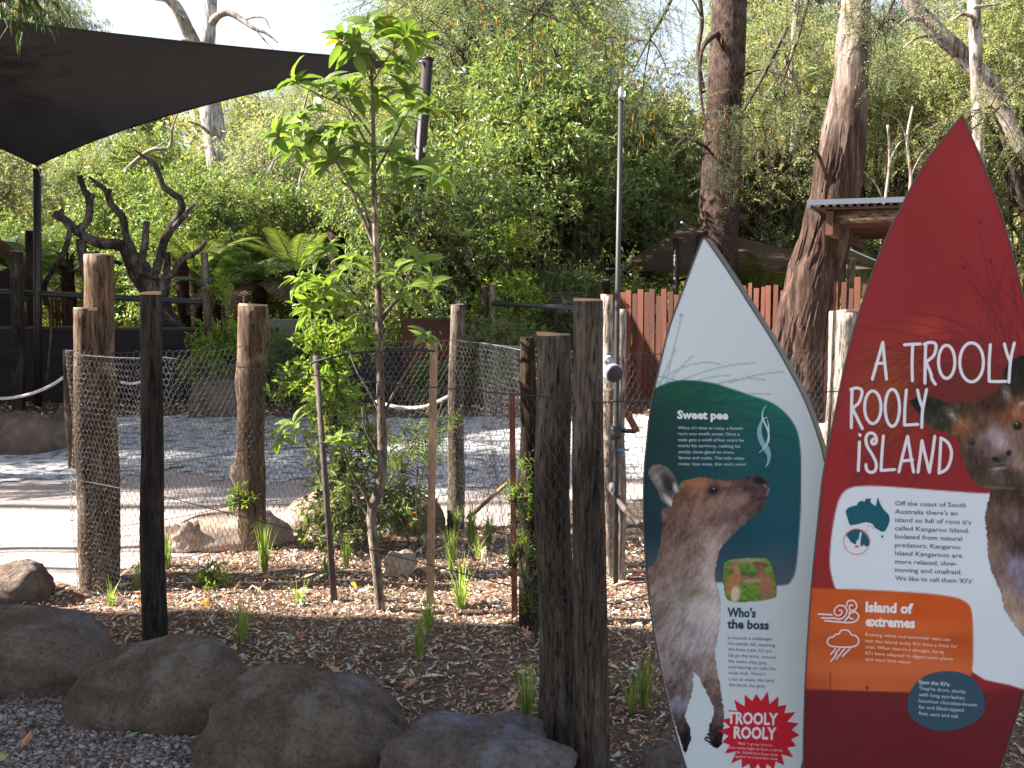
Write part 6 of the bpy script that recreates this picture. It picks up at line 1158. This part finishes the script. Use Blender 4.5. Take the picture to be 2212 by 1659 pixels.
def kang1(X, Y_):
    C = idw(X, Y_, AK); C = (C-118)*1.22+108; lu = C.mean(1)[:, None]; C = lu+(C-lu)*.72; C = fur(X, Y_, C, 11, .25, 21); c = lambda a, b_: (1550+a/2.14, 1100+b_/2.14)
    C = blend(C, (98, 104, 76), .45*blob(X, Y_, *c(300, 745), 70, 26, 0, .8))
    for a, b_, rx, ry, an, col, k_ in ((640, 190, 40, 24, .25, (70, 50, 52), .85), (600, 165, 44, 13, -.1, (84, 62, 60), .7), (655, 225, 26, 22, .2, (84, 66, 68), .8), (560, 250, 50, 26, -.3, (136, 106, 96), .6), (500, 200, 30, 12, .1, (86, 64, 60), .7), (330, 170, 44, 18, .1, (158, 106, 76), .7), (380, 300, 60, 30, -.1, (150, 118, 108), .5), (470, 330, 60, 24, -.6, (120, 94, 86), .5), (250, 320, 34, 60, .2, (122, 92, 78), .6), (600, 310, 34, 14, -.7, (96, 76, 74), .6), (400, 560, 26, 90, .15, (182, 164, 156), .6), (190, 600, 60, 50, 0, (134, 110, 102), .5), (340, 830, 60, 60, .2, (186, 176, 176), .6)):
        x, y = c(a, b_); C = blend(C, col, k_*blob(X, Y_, x, y, rx*.62, ry*.75, an, .6))
    for a, b_, rx, ry, an, col, k_ in ((650, 185, 60, 50, .2, (70, 52, 54), .95), (590, 170, 70, 24, -.05, (82, 62, 60), .9), (665, 235, 36, 40, .3, (78, 60, 64), .9), (420, 205, 52, 34, -.15, (82, 62, 58), .85), (610, 290, 60, 24, -.75, (92, 74, 72), .8), (530, 270, 60, 34, -.3, (142, 116, 108), .7), (320, 175, 60, 26, .1, (148, 104, 78), .7), (180, 300, 24, 50, 0, (86, 64, 56), .6), (460, 360, 70, 26, -.7, (104, 82, 78), .7), (480, 175, 40, 14, 0, (150, 116, 96), .5)):
        x, y = c(a, b_); C = blend(C, col, k_*blob(X, Y_, x, y, rx/1.75, ry/1.75, an, .55))
    C = C+(vnoise(X, Y_, 5, 3, 41)*9)[:, None]
    C = blend(C, (34, 26, 30), streaks(X, Y_, [(*c(694, 238), *c(660, 262), *c(612, 268), 2.2)], .8)); C = blend(C, (176, 168, 172), streaks(X, Y_, [(*c(700, 196), *c(698, 224), *c(684, 236), 2.0)], .6))
    x, y = c(410, 207); C = blend(C, (60, 46, 46), .9*blob(X, Y_, x, y, 19, 14, -.2, .5)); C = blend(C, (14, 14, 24), blob(X, Y_, x, y, 12, 9, -.2, .35)); C = blend(C, (170, 185, 205), blob(X, Y_, x+1, y-4, 3.4, 1.8, 0, .5))
    x, y = c(652, 160); C = blend(C, (18, 16, 26), blob(X, Y_, x, y, 21, 10, .15, .5)); x, y = c(650, 248); C = blend(C, (46, 36, 42), .8*blob(X, Y_, x, y, 22, 4, -.35, .8))
    x, y = c(680, 172); C = blend(C, (150, 150, 165), .6*blob(X, Y_, x, y+6, 10, 4, .8, .8)); x, y = c(378, 320); C = blend(C, (90, 60, 55), .6*blob(X, Y_, x, y, 7, 5, .5, .8))
    for k in range(4): x, y = c(372+k*3, 1470+k*20); C = blend(C, (208, 208, 212), blob(X, Y_, x+2, y, 8, 2.2, .35, .6))
    return np.clip(C, 12, 235)
def ear1(X, Y_):
    c = lambda a, b_: (1550+a/2.14, 1100+b_/2.14); C = np.zeros((len(X), 3))+np.array((98, 94, 92.)); x, y = c(160, 180); C = blend(C, (44, 36, 38), .95*blob(X, Y_, x+6, y-2, 22, 34, -.5, .6)); x, y = c(125, 160); C = blend(C, (148, 142, 142), .8*blob(X, Y_, x, y, 13, 30, -.45, .8))
    x, y = c(178, 262); C = blend(C, (200, 196, 196), .9*blob(X, Y_, x, y, 26, 10, .9, .7)); x, y = c(212, 195); C = blend(C, (196, 192, 190), .8*blob(X, Y_, x, y, 8, 20, -.3, .7)); return np.clip(fur(X, Y_, C, 5, .5, 13), 20, 235)
KBs = smooth_poly(KB, 2)
def clipO(poly_fn, O): return poly_fn
def paint_clip(B, E, name, poly, O, fn, step, lift, jag):
    P = np.array(poly); x0, y0 = P.min(0); x1, y1 = P.max(0); xs = np.arange(x0-6, x1+6, step); ys = np.arange(y0-6, y1+6, step); X, Y_ = np.meshgrid(xs, ys); sh = X.shape; X = X.ravel(); Y_ = Y_.ravel()
    sd = np.minimum(sdist(X, Y_, poly)+vnoise(X, Y_, 3.5, 3.5, 9)*jag, sdist(X, Y_, O)-3.5); c = np.clip(lin(fn(X, Y_))*ALB, 0, .9); i = np.arange(len(X)).reshape(sh); q = np.stack([i[:-1, :-1], i[1:, :-1], i[1:, 1:], i[:-1, 1:]], -1).reshape(-1, 4)
    q = q[(sd > 0)[q].sum(1) >= 3]; used = np.unique(q); mp = -np.ones(len(X), int); mp[used] = np.arange(len(used)); b = MB(); b.add(B.arr(X[used], Y_[used], lift), q=mp[q], c=c[used]); return part(E, name, b, 'print_face', False)
O1s = smooth_poly(O1, 3)
paint_clip(B1, E1, 'kangaroo_picture', KBs, O1s, kang1, 2.0, .0006, 2.2)
paint_clip(B1, E1, 'kangaroo_ear_picture', smooth_poly(EAR, 3), O1s, ear1, 2.0, .0010, 1.2)
INS = smooth_poly(z1([(458, 640), (466, 590), (500, 568), (560, 560), (640, 556), (690, 564), (712, 590), (732, 640), (742, 705), (738, 760), (690, 780), (610, 790), (520, 792), (478, 772), (464, 710)]), 4)
def inset(X, Y_):
    c = lambda a, b_: (1550+a/2.14, 1100+b_/2.14); C = np.zeros((len(X), 3))+np.array((98, 132, 52.)); C += vnoise(X, Y_, 9, 5, 2)[:, None]*26; x, y = c(600, 575); C = blend(C, (160, 160, 130), .8*blob(X, Y_, x, y, 70, 10, 0, .8)); x, y = c(600, 645); C = blend(C, (74, 84, 52), .7*blob(X, Y_, x, y, 70, 9, 0, .8))
    for a, b_, rx, ry, an, col in ((520, 600, 20, 8, -.6, (150, 110, 84)), (535, 640, 9, 26, -.2, (170, 126, 92)), (510, 700, 20, 34, .15, (166, 118, 82)), (525, 750, 13, 24, .1, (205, 185, 160)), (575, 665, 30, 6, .25, (150, 108, 80)), (655, 595, 24, 8, .2, (122, 82, 62)), (655, 640, 11, 24, .15, (136, 94, 72)), (685, 700, 22, 36, -.35, (158, 112, 84)), (615, 680, 28, 6, -.1, (172, 140, 116)), (690, 745, 20, 20, 0, (150, 108, 82))):
        x, y = c(a, b_); C = blend(C, col, np.clip(blob(X, Y_, x, y, rx, ry, an, .35), 0, 1))
    return np.clip(C+vnoise(X, Y_, 4, 4, 7)[:, None]*8, 0, 255)
paint_clip(B1, E1, 'inset_picture', INS, O1s, inset, 2.0, .0014, .0)
T1 = dict(org=(1550, 560), sc=2.592)
text(B1, E1, 'heading_lettering', [('Sweet pee', 268, 1196, 592, 1201)], 50, (214, 222, 230), .0012, .042, **T1)
text(B1, E1, 'body_lettering', [("When it's time to mate, a female", 272, 1264, 683, 1267), ("roo's wee smells sweet. Once a", 273, 1301, 663, 1304), ("male gets a whiff of her scent he", 274, 1340, 690, 1343), ("marks his territory, rubbing his", 275, 1377, 667, 1381), ("smelly chest gland on trees,", 276, 1416, 632, 1419), ("fences and rocks. This tells other", 277, 1453, 695, 1457), ("males 'stay away, this one's mine'.", 278, 1492, 712, 1495)], 19, (178, 198, 212), .0012, .004, **T1)
U1 = dict(org=(1550, 1100), sc=2.14)
text(B1, E1, 'heading_lettering', [("Who's", 482, 866, 632, 871), ('the boss', 483, 927, 700, 934)], 46, (44, 72, 84), .0012, .036, **U1)
text(B1, E1, 'body_lettering', [('In bounds a challenger.', 486, 985, 722, 992), ('He stands tall, taunting', 486, 1014, 732, 1024), ("the boss male. It's on!", 487, 1044, 716, 1055), ('Up go the arms, around', 487, 1075, 735, 1088), ('the necks they grip,', 488, 1106, 692, 1117), ('and leaning on tails the', 489, 1137, 735, 1147), ("rivals kick. There's", 490, 1168, 682, 1175), ('a lot at stake: the land,', 491, 1200, 731, 1210), ('the food, the girls.', 492, 1230, 682, 1239)], 17, (92, 106, 122), .0012, .002, **U1)
# leaf shaped emblem
zz = lambda P: [(1550+a/2.592, 560+b_/2.592) for a, b_ in P]
flat(B1, E1, 'emblem', [smooth_poly(zz([(812, 1200), (790, 1225), (776, 1265), (776, 1310), (790, 1350), (818, 1395), (830, 1360), (815, 1330), (804, 1290), (804, 1250)]), 4), smooth_poly(zz([(826, 1370), (846, 1372), (858, 1400), (860, 1440), (850, 1480), (826, 1506), (838, 1470), (836, 1430), (818, 1400)]), 4)], (128, 168, 186), .0010)
strokes(B1, E1, 'emblem_outline', [zz([(834, 1112), (812, 1145), (807, 1185), (822, 1225), (842, 1270), (849, 1320), (838, 1360), (812, 1390), (786, 1414)]), zz([(844, 1190), (815, 1196), (796, 1212)]), zz([(838, 1200), (848, 1250), (846, 1310), (828, 1365)])], [4.2, 2.6, 3.0], (188, 212, 222), .0016, taper=True)
# starburst
cx, cy = 1550+652/2.14, 1100+1475/2.14; SB = []
for k in range(44): a = 2*PI*k/44+.05; R = (98 if k % 2 == 0 else 76)*(1+.04*math.sin(k*2.1)); SB.append((cx+R*math.cos(a)*1.0, cy+R*1.02*math.sin(a)))
flat(B1, E1, 'starburst', [SB], (196, 36, 52), .0008)
text(B1, E1, 'starburst_lettering', [('TROOLY', 483, 1424, 748, 1432), ('ROOLY', 516, 1500, 740, 1507)], 60, (222, 218, 224), .0016, .036, **U1)
text(B1, E1, 'small_lettering', [("'Mob' = group of roos.", 538, 1534, 720, 1545), ('Boss males fight to form a family', 488, 1555, 773, 1572), ('mob. Submissive boys stick', 512, 1578, 748, 1595), ('together as a bachelor mob.', 512, 1600, 750, 1617)], 14, (224, 190, 196), .0016, .004, **U1)
# ---- red sign ---------------------------------------------------------------
B2 = Board(2230, 1200, 1.98, RAD(20), .03)
q0 = B2(2250, 1500); E2 = empty('sign_board', (q0.x, q0.y, 0), 'taller red surfboard shaped sign titled a trooly rooly island', 'sign', 'surfboard shaped signs')
O2 = [(2349, 281), (2339, 291), (2306, 332), (2267, 382), (2229, 444), (2202, 498), (2171, 560), (2140, 633), (2100, 749), (2068, 860), (2044, 972), (2022, 1084), (2005, 1178), (1994, 1287), (1980, 1427), (1970, 1567), (1963, 1707), (1960, 1866), (1964, 2040), (1985, 2240), (2010, 2400), (2120, 2480), (2240, 2400), (2340, 2200), (2400, 2020), (2445, 1871), (2459, 1829), (2483, 1754), (2503, 1684), (2523, 1590), (2538, 1480), (2548, 1340), (2548, 1200), (2543, 1060), (2533, 920), (2515, 800), (2495, 702), (2474, 620), (2449, 529), (2425, 463), (2402, 401), (2371, 328), (2356, 291)]
board(B2, E2, O2, .018)
r = random.Random(9); GR2 = []
for k in range(80):
    x0 = 2470+r.uniform(-60, 60); y0 = 930+r.uniform(-60, 120); a = r.uniform(2.0, 3.9) if k % 4 else r.uniform(4.0, 5.1); a = -a+2*PI if False else a
    if k % 4 == 0: GR2.append((x0, y0, x0+r.uniform(-60, 20), y0-r.uniform(80, 150), x0+r.uniform(-150, 30), y0-r.uniform(170, 300), r.uniform(1.4, 3)))
    else: GR2.append((x0, y0, x0-r.uniform(80, 200), y0-r.uniform(40, 190), x0-r.uniform(240, 400), y0+r.uniform(-130, 260), r.uniform(1.4, 3.2)))
GR2 += [(2449, 880, 2420, 740, 2393, 562, 1.5), (2440, 820, 2400, 720, 2352, 655, 1.6), (2450, 830, 2440, 720, 2418, 640, 1.6), (2010, 1880, 2030, 1770, 2027, 1640, 1.6), (2080, 1880, 2100, 1780, 2117, 1680, 1.8), (1975, 1880, 1995, 1800, 2020, 1760, 2), (1990, 1880, 2050, 1830, 2130, 1815, 2.4), (1970, 1870, 2040, 1800, 2130, 1740, 2.2), (2060, 1890, 2180, 1860, 2300, 1862, 2), (1970, 1860, 1985, 1810, 1992, 1790, 2)]
WP = smooth_poly([(2100, 1475), (2046, 1446), (2029, 1399), (2026, 1362), (2030, 1310), (2038, 1259), (2048, 1221), (2064, 1198), (2090, 1188), (2150, 1187), (2277, 1196), (2408, 1205), (2640, 1216), (2640, 1740), (2500, 1684), (2464, 1672), (2373, 1640), (2300, 1500)], 3)
OP = smooth_poly([(1940, 1434), (1985, 1436), (2060, 1438), (2137, 1441), (2254, 1448), (2324, 1457), (2352, 1466), (2370, 1484), (2375, 1520), (2376, 1567), (2375, 1623), (2366, 1660), (2330, 1692), (2216, 1690), (2090, 1686), (1969, 1682), (1940, 1681)], 3)
def face2(X, Y_):
    C = np.zeros((len(X), 3))+np.array((134, 36, 39.)); C = blend(C, (136, 36, 40), .7*np.clip((X-2330)/160, 0, 1)*np.clip((1100-Y_)/600, 0, 1)); C = blend(C, (176, 72, 50), .55*blob(X, Y_, 2262, 802, 70, 50, 0, 1))
    C = blend(C, (138, 74, 32), .75*blob(X, Y_, 2180, 960, 130, 190, .1, .9)); C = blend(C, (88, 44, 26), .8*blob(X, Y_, 2390, 980, 190, 130, 0, .9)); C = blend(C, (150, 32, 40), .6*blob(X, Y_, 2030, 1130, 60, 160, 0, .8))
    C = blend(C, (84, 26, 30), streaks(X, Y_, GR2, .5)*(Y_ < 1200))
    for x, y in ((2393, 542), (2352, 652), (2418, 638)): C = blend(C, (96, 26, 32), blob(X, Y_, x, y, 7, 7, 0, .5))
    lo = np.clip((Y_-1680)/10, 0, 1); C = C*(1-lo[:, None])+np.array((100, 32, 38.))*lo[:, None]; C = blend(C, (84, 26, 32), streaks(X, Y_, GR2, .55)*(Y_ > 1640))
    t = sm(sdist(X, Y_, WP), 1.6); C = C*(1-t[:, None])+np.array((204, 214, 221.))*t[:, None]
    t = sm(sdist(X, Y_, OP), 1.6); g = np.clip((Y_-1440)/245, 0, 1); Or = np.array((192, 85, 33.))*(1-g)[:, None]+np.array((184, 90, 48.))*g[:, None]; Or += vnoise(X, Y_, 90, 34, 12)[:, None]*12; Or = blend(Or, (206, 86, 28), .6*blob(X, Y_, 2300, 1500, 120, 60, 0, 1)); Or = blend(Or, (110, 40, 34), streaks(X, Y_, GR2[-10:-6], .6)); C = C*(1-t[:, None])+Or*t[:, None]
    C = blend(C, (112, 42, 30), blob(X, Y_, 2117, 1679, 6, 6, 0, .5)); return np.clip(C+vnoise(X, Y_, 160, 140, 30)[:, None]*4, 0, 255)
paint_grid(B2, E2, 'printed_face', O2, face2, 3.2, 0, 'print_face')
K2 = smooth_poly([(2220, 979), (2235, 971), (2259, 967), (2286, 973), (2319, 983), (2350, 980), (2377, 983), (2398, 974), (2416, 966), (2434, 954), (2443, 935), (2449, 911), (2461, 887), (2479, 874), (2500, 866), (2570, 860), (2620, 1000), (2620, 1560), (2530, 1570), (2500, 1556), (2473, 1520), (2452, 1488), (2443, 1446), (2422, 1399), (2412, 1361), (2409, 1310), (2405, 1259), (2411, 1231), (2416, 1195), (2389, 1187), (2370, 1165), (2356, 1137), (2346, 1107), (2340, 1080), (2337, 1066), (2319, 1059), (2289, 1050), (2262, 1035), (2248, 1015), (2234, 998)], 2)
AK2 = [(x, y, c, 1) for x, y, c in [(2232, 984, (40, 40, 34)), (2262, 990, (44, 46, 38)), (2300, 1035, (50, 54, 40)), (2280, 1000, (52, 54, 42)), (2330, 1000, (70, 66, 52)), (2360, 995, (70, 58, 44)), (2400, 990, (64, 46, 36)), (2440, 985, (70, 52, 40)), (2478, 1010, (140, 98, 70)), (2460, 1020, (110, 76, 56)), (2350, 1040, (130, 88, 62)), (2365, 1060, (100, 72, 58)), (2400, 1040, (92, 72, 60)), (2425, 1060, (150, 138, 146)), (2440, 1080, (156, 140, 144)), (2410, 1090, (110, 94, 94)), (2375, 1110, (72, 60, 54)), (2390, 1150, (66, 58, 50)), (2440, 1150, (92, 84, 78)), (2490, 1130, (130, 112, 98)), (2470, 1170, (70, 62, 54)), (2420, 1180, (78, 72, 54)), (2440, 1205, (70, 56, 48)), (2480, 1200, (62, 50, 42)), (2430, 1250, (96, 78, 72)), (2450, 1300, (90, 74, 70)), (2490, 1330, (70, 58, 58)), (2425, 1330, (120, 100, 90)), (2470, 1270, (104, 88, 84)), (2480, 1380, (130, 124, 142)), (2500, 1430, (120, 112, 128)), (2440, 1400, (118, 100, 94)), (2455, 1460, (150, 132, 118)), (2480, 1510, (160, 144, 128)), (2470, 930, (40, 36, 34)), (2490, 900, (36, 34, 32)), (2500, 1480, (134, 120, 110))]]
def kang2(X, Y_):
    C = idw(X, Y_, AK2); C = (C-95)*1.2+88; C = fur(X, Y_, C, 21, -.15, 15); C = blend(C, (188, 190, 186), .75*blob(X, Y_, 2326, 1014, 38, 14, .75, .9)*(.6+.4*vnoise(X, Y_, 4, 4, 51))); C = blend(C, (186, 188, 188), .75*blob(X, Y_, 2458, 960, 15, 36, -.25, .9)*(.6+.4*vnoise(X, Y_, 4, 4, 52))); C = blend(C, (190, 190, 190), .6*blob(X, Y_, 2495, 985, 14, 8, -.6, .8))
    C = blend(C, (22, 18, 20), blob(X, Y_, 2484, 1040, 14, 13, .2, .45)); C = blend(C, (130, 150, 156), blob(X, Y_, 2482, 1034, 3.5, 3, 0, .5)); C = blend(C, (30, 32, 34), .9*blob(X, Y_, 2372, 1080, 13, 10, .5, .6)); C = blend(C, (108, 130, 136), .7*blob(X, Y_, 2371, 1077, 2.5, 2, 0, .5))
    C = blend(C, (20, 16, 20), .95*blob(X, Y_, 2432, 1122, 15, 8, .35, .5)); C = blend(C, (20, 16, 20), blob(X, Y_, 2463, 1106, 8, 9, .2, .5)); C = blend(C, (60, 52, 56), .8*blob(X, Y_, 2448, 1118, 22, 14, -.2, .8)); C = blend(C, (22, 18, 22), .9*blob(X, Y_, 2430, 1121, 10, 6, .35, .5)); C = blend(C, (22, 18, 22), blob(X, Y_, 2462, 1107, 6, 7, .2, .5)); C = blend(C, (168, 164, 170), .7*blob(X, Y_, 2436, 1144, 26, 5, -.1, .8)); C = blend(C, (34, 28, 30), .7*blob(X, Y_, 2440, 1136, 22, 2.6, -.15, .7))
    C = blend(C, (120, 116, 104), .6*blob(X, Y_, 2430, 1190, 70, 5, .05, .9)); return np.clip(C, 12, 235)
O2s = smooth_poly(O2, 3)
paint_clip(B2, E2, 'kangaroo_picture', K2, O2s, kang2, 2.0, .0006, 2.4)
g5 = lambda P: [(2000+a/3.318, 700+b_/3.318) for a, b_ in P]
def ell(x, y, rx, ry, n=18, a0=-1.4): return [(x+rx*math.cos(a0+2*PI*i/n), y+ry*math.sin(a0+2*PI*i/n)) for i in range(n+1)]
LT = [[(430, 750), (470, 610), (515, 450)], [(515, 450), (530, 610), (545, 748)], [(462, 622), (532, 618)], [(690, 470), (755, 466), (820, 464)], [(757, 470), (752, 620), (755, 762)], [(862, 470), (858, 620), (856, 782)], [(850, 466), (900, 450), (940, 462), (945, 500), (925, 560), (862, 612)], [(864, 612), (900, 690), (915, 750), (942, 790)],
      ell(1032, 608, 66, 134), ell(1234, 612, 96, 158), [(1386, 468), (1376, 620), (1376, 765)], [(1376, 766), (1440, 768), (1512, 766)], [(1500, 462), (1520, 540), (1549, 612)], [(1580, 456), (1556, 560), (1545, 640), (1536, 774)],
      [(266, 832), (262, 980), (260, 1142)], [(256, 832), (300, 820), (340, 832), (346, 870), (320, 940), (266, 986)], [(268, 984), (306, 1060), (330, 1110), (350, 1150)], ell(434, 976, 66, 132), ell(592, 980, 58, 150), [(706, 836), (694, 980), (690, 1118)], [(690, 1120), (740, 1118), (800, 1114)], [(796, 836), (815, 920), (840, 986)], [(870, 832), (850, 930), (836, 1010), (830, 1140)],
      [(327, 1196), (332, 1204)], [(326, 1256), (322, 1370), (316, 1490)], [(440, 1232), (424, 1252), (436, 1274), (460, 1262), (462, 1222), (436, 1188), (398, 1190), (378, 1230), (388, 1290), (424, 1350), (456, 1412), (462, 1460), (446, 1496), (412, 1502), (384, 1480), (378, 1440)], [(520, 1208), (508, 1350), (500, 1486)], [(500, 1488), (560, 1484), (612, 1480)],
      [(645, 1500), (680, 1350), (716, 1212)], [(716, 1212), (740, 1360), (764, 1500)], [(664, 1412), (756, 1402)], [(800, 1502), (818, 1370), (832, 1246)], [(832, 1246), (862, 1380), (892, 1502)], [(892, 1502), (916, 1360), (936, 1210)], [(986, 1226), (978, 1370), (970, 1508)], [(986, 1224), (1040, 1262), (1070, 1330), (1062, 1410), (1030, 1478), (970, 1510)]]
for nm, sl_ in (('title_lettering', LT),): strokes(B2, E2, nm, [g5(l) for l in sl_], 7.4, (216, 214, 220), .0012, smooth_=5)
U2 = dict(org=(1950, 1100), sc=2.14); z2 = lambda P: [(1950+a/2.14, 1100+b_/2.14) for a, b_ in P]
text(B2, E2, 'body_lettering', [('Off the coast of South', 503, 286, 873, 297), ("Australia there's an", 503, 329, 829, 339), ("island so full of roos it's", 503, 372, 900, 386), ('called Kangaroo Island.', 503, 416, 890, 430), ('Isolated from natural', 503, 459, 853, 472), ('predators, Kangaroo', 503, 503, 845, 516), ('Island Kangaroos are', 503, 546, 853, 560), ('more relaxed, slow-', 503, 590, 828, 602), ('moving and unafraid.', 503, 633, 852, 647), ("We like to call them 'KI's'.", 503, 677, 915, 694)], 24, (70, 88, 104), .0012, .006, **U2)
text(B2, E2, 'heading_lettering', [('Island of', 348, 840, 596, 850), ('extremes', 348, 914, 607, 925)], 50, (232, 222, 222), .0012, .046, **U2)
text(B2, E2, 'small_lettering', [('Roaring winds and torrential rains can', 348, 967, 790, 994), ("lash the island; lucky KI's have a thick fur", 348, 1000, 828, 1030), ("coat. When there's a drought, hardy", 348, 1032, 760, 1060), ("KI's have adapted to digest toxic plants", 348, 1064, 805, 1096), ('and need little water.', 348, 1096, 590, 1113)], 17, (232, 200, 180), .0012, .006, **U2)
EL = [(2310+94*math.cos(a)*(1+.04*math.sin(3*a)), 1711+76*math.sin(a)*(1+.05*math.cos(2*a+.5))) for a in np.linspace(0, 2*PI, 60, endpoint=False)]
flat(B2, E2, 'teal_oval', [EL], (52, 80, 96), .0010)
text(B2, E2, 'oval_lettering', [("Spot the KI's:", 626, 1216, 790, 1230)], 20, (190, 202, 214), .0016, .016, **U2)
text(B2, E2, 'oval_lettering', [("They're short, stocky", 626, 1248, 873, 1268), ('with long eye-lashes,', 626, 1281, 870, 1300), ('luxurious chocolate-brown', 626, 1313, 930, 1337), ('fur and black-tipped', 626, 1346, 860, 1364), ('feet, ears and tail.', 626, 1379, 835, 1396)], 19, (176, 190, 204), .0016, .008, **U2)
AU = z2([(245, 318), (256, 300), (280, 290), (302, 286), (312, 270), (325, 262), (345, 266), (352, 250), (372, 252), (380, 250), (374, 268), (390, 282), (402, 290), (408, 270), (412, 242), (422, 268), (430, 285), (444, 308), (462, 325), (474, 342), (475, 365), (468, 390), (458, 408), (450, 422), (432, 424), (415, 412), (398, 404), (388, 385), (374, 378), (352, 374), (330, 378), (310, 384), (288, 388), (268, 390), (262, 375), (254, 350)])
flat(B2, E2, 'map_picture', [AU, z2([(427, 443), (444, 443), (437, 459)]), smooth_poly(z2([(247, 438), (270, 418), (300, 411), (330, 418), (352, 436), (366, 462), (369, 490), (352, 502), (338, 488), (334, 500), (322, 492), (326, 450), (330, 424), (318, 430), (314, 460), (300, 474), (300, 490), (284, 484), (272, 476), (262, 460)]), 2)], (28, 88, 104), .0010)
flat(B2, E2, 'map_island', [smooth_poly(z2([(294, 498), (306, 494), (318, 500), (308, 506), (296, 506)]), 3)], (222, 90, 62), .0014)
strokes(B2, E2, 'map_ring', [z2(ell(303, 475, 68, 67, 30)), z2([(352, 420), (362, 405), (366, 392)]), z2([(362, 392), (374, 390), (384, 398), (386, 410)])], [2., 1., 1.], (232, 128, 108), .0014, smooth_=2)
strokes(B2, E2, 'wind_symbol', [z2(l) for l in ([(102, 853), (140, 855), (176, 858)], [(120, 873), (150, 875), (184, 874)], [(136, 888), (200, 894), (270, 898), (305, 884), (312, 858), (292, 842), (268, 852), (266, 872), (282, 878)], [(182, 872), (212, 880), (240, 866), (252, 836), (236, 812), (208, 810), (188, 828), (188, 850), (206, 862), (224, 852), (224, 836), (212, 834)], [(240, 890), (262, 862), (266, 838)], [(250, 812), (256, 788), (280, 782), (300, 798), (300, 824), (280, 836), (264, 824), (268, 808), (282, 808)])], 3.6, (226, 214, 216), .0012)
strokes(B2, E2, 'rain_cloud_symbol', [z2(l) for l in ([(170, 1022), (154, 1010), (150, 992), (162, 976), (182, 972), (192, 960), (212, 956), (220, 940), (240, 936), (262, 942), (276, 962), (296, 966), (312, 984), (312, 1004), (296, 1020), (270, 1026)], [(170, 1022), (220, 1026), (270, 1026)], [(192, 1034), (168, 1064)], [(214, 1034), (190, 1062), (198, 1062), (168, 1100)], [(240, 1034), (196, 1088)], [(268, 1034), (228, 1074)])], 3.4, (226, 214, 216), .0012, smooth_=3)
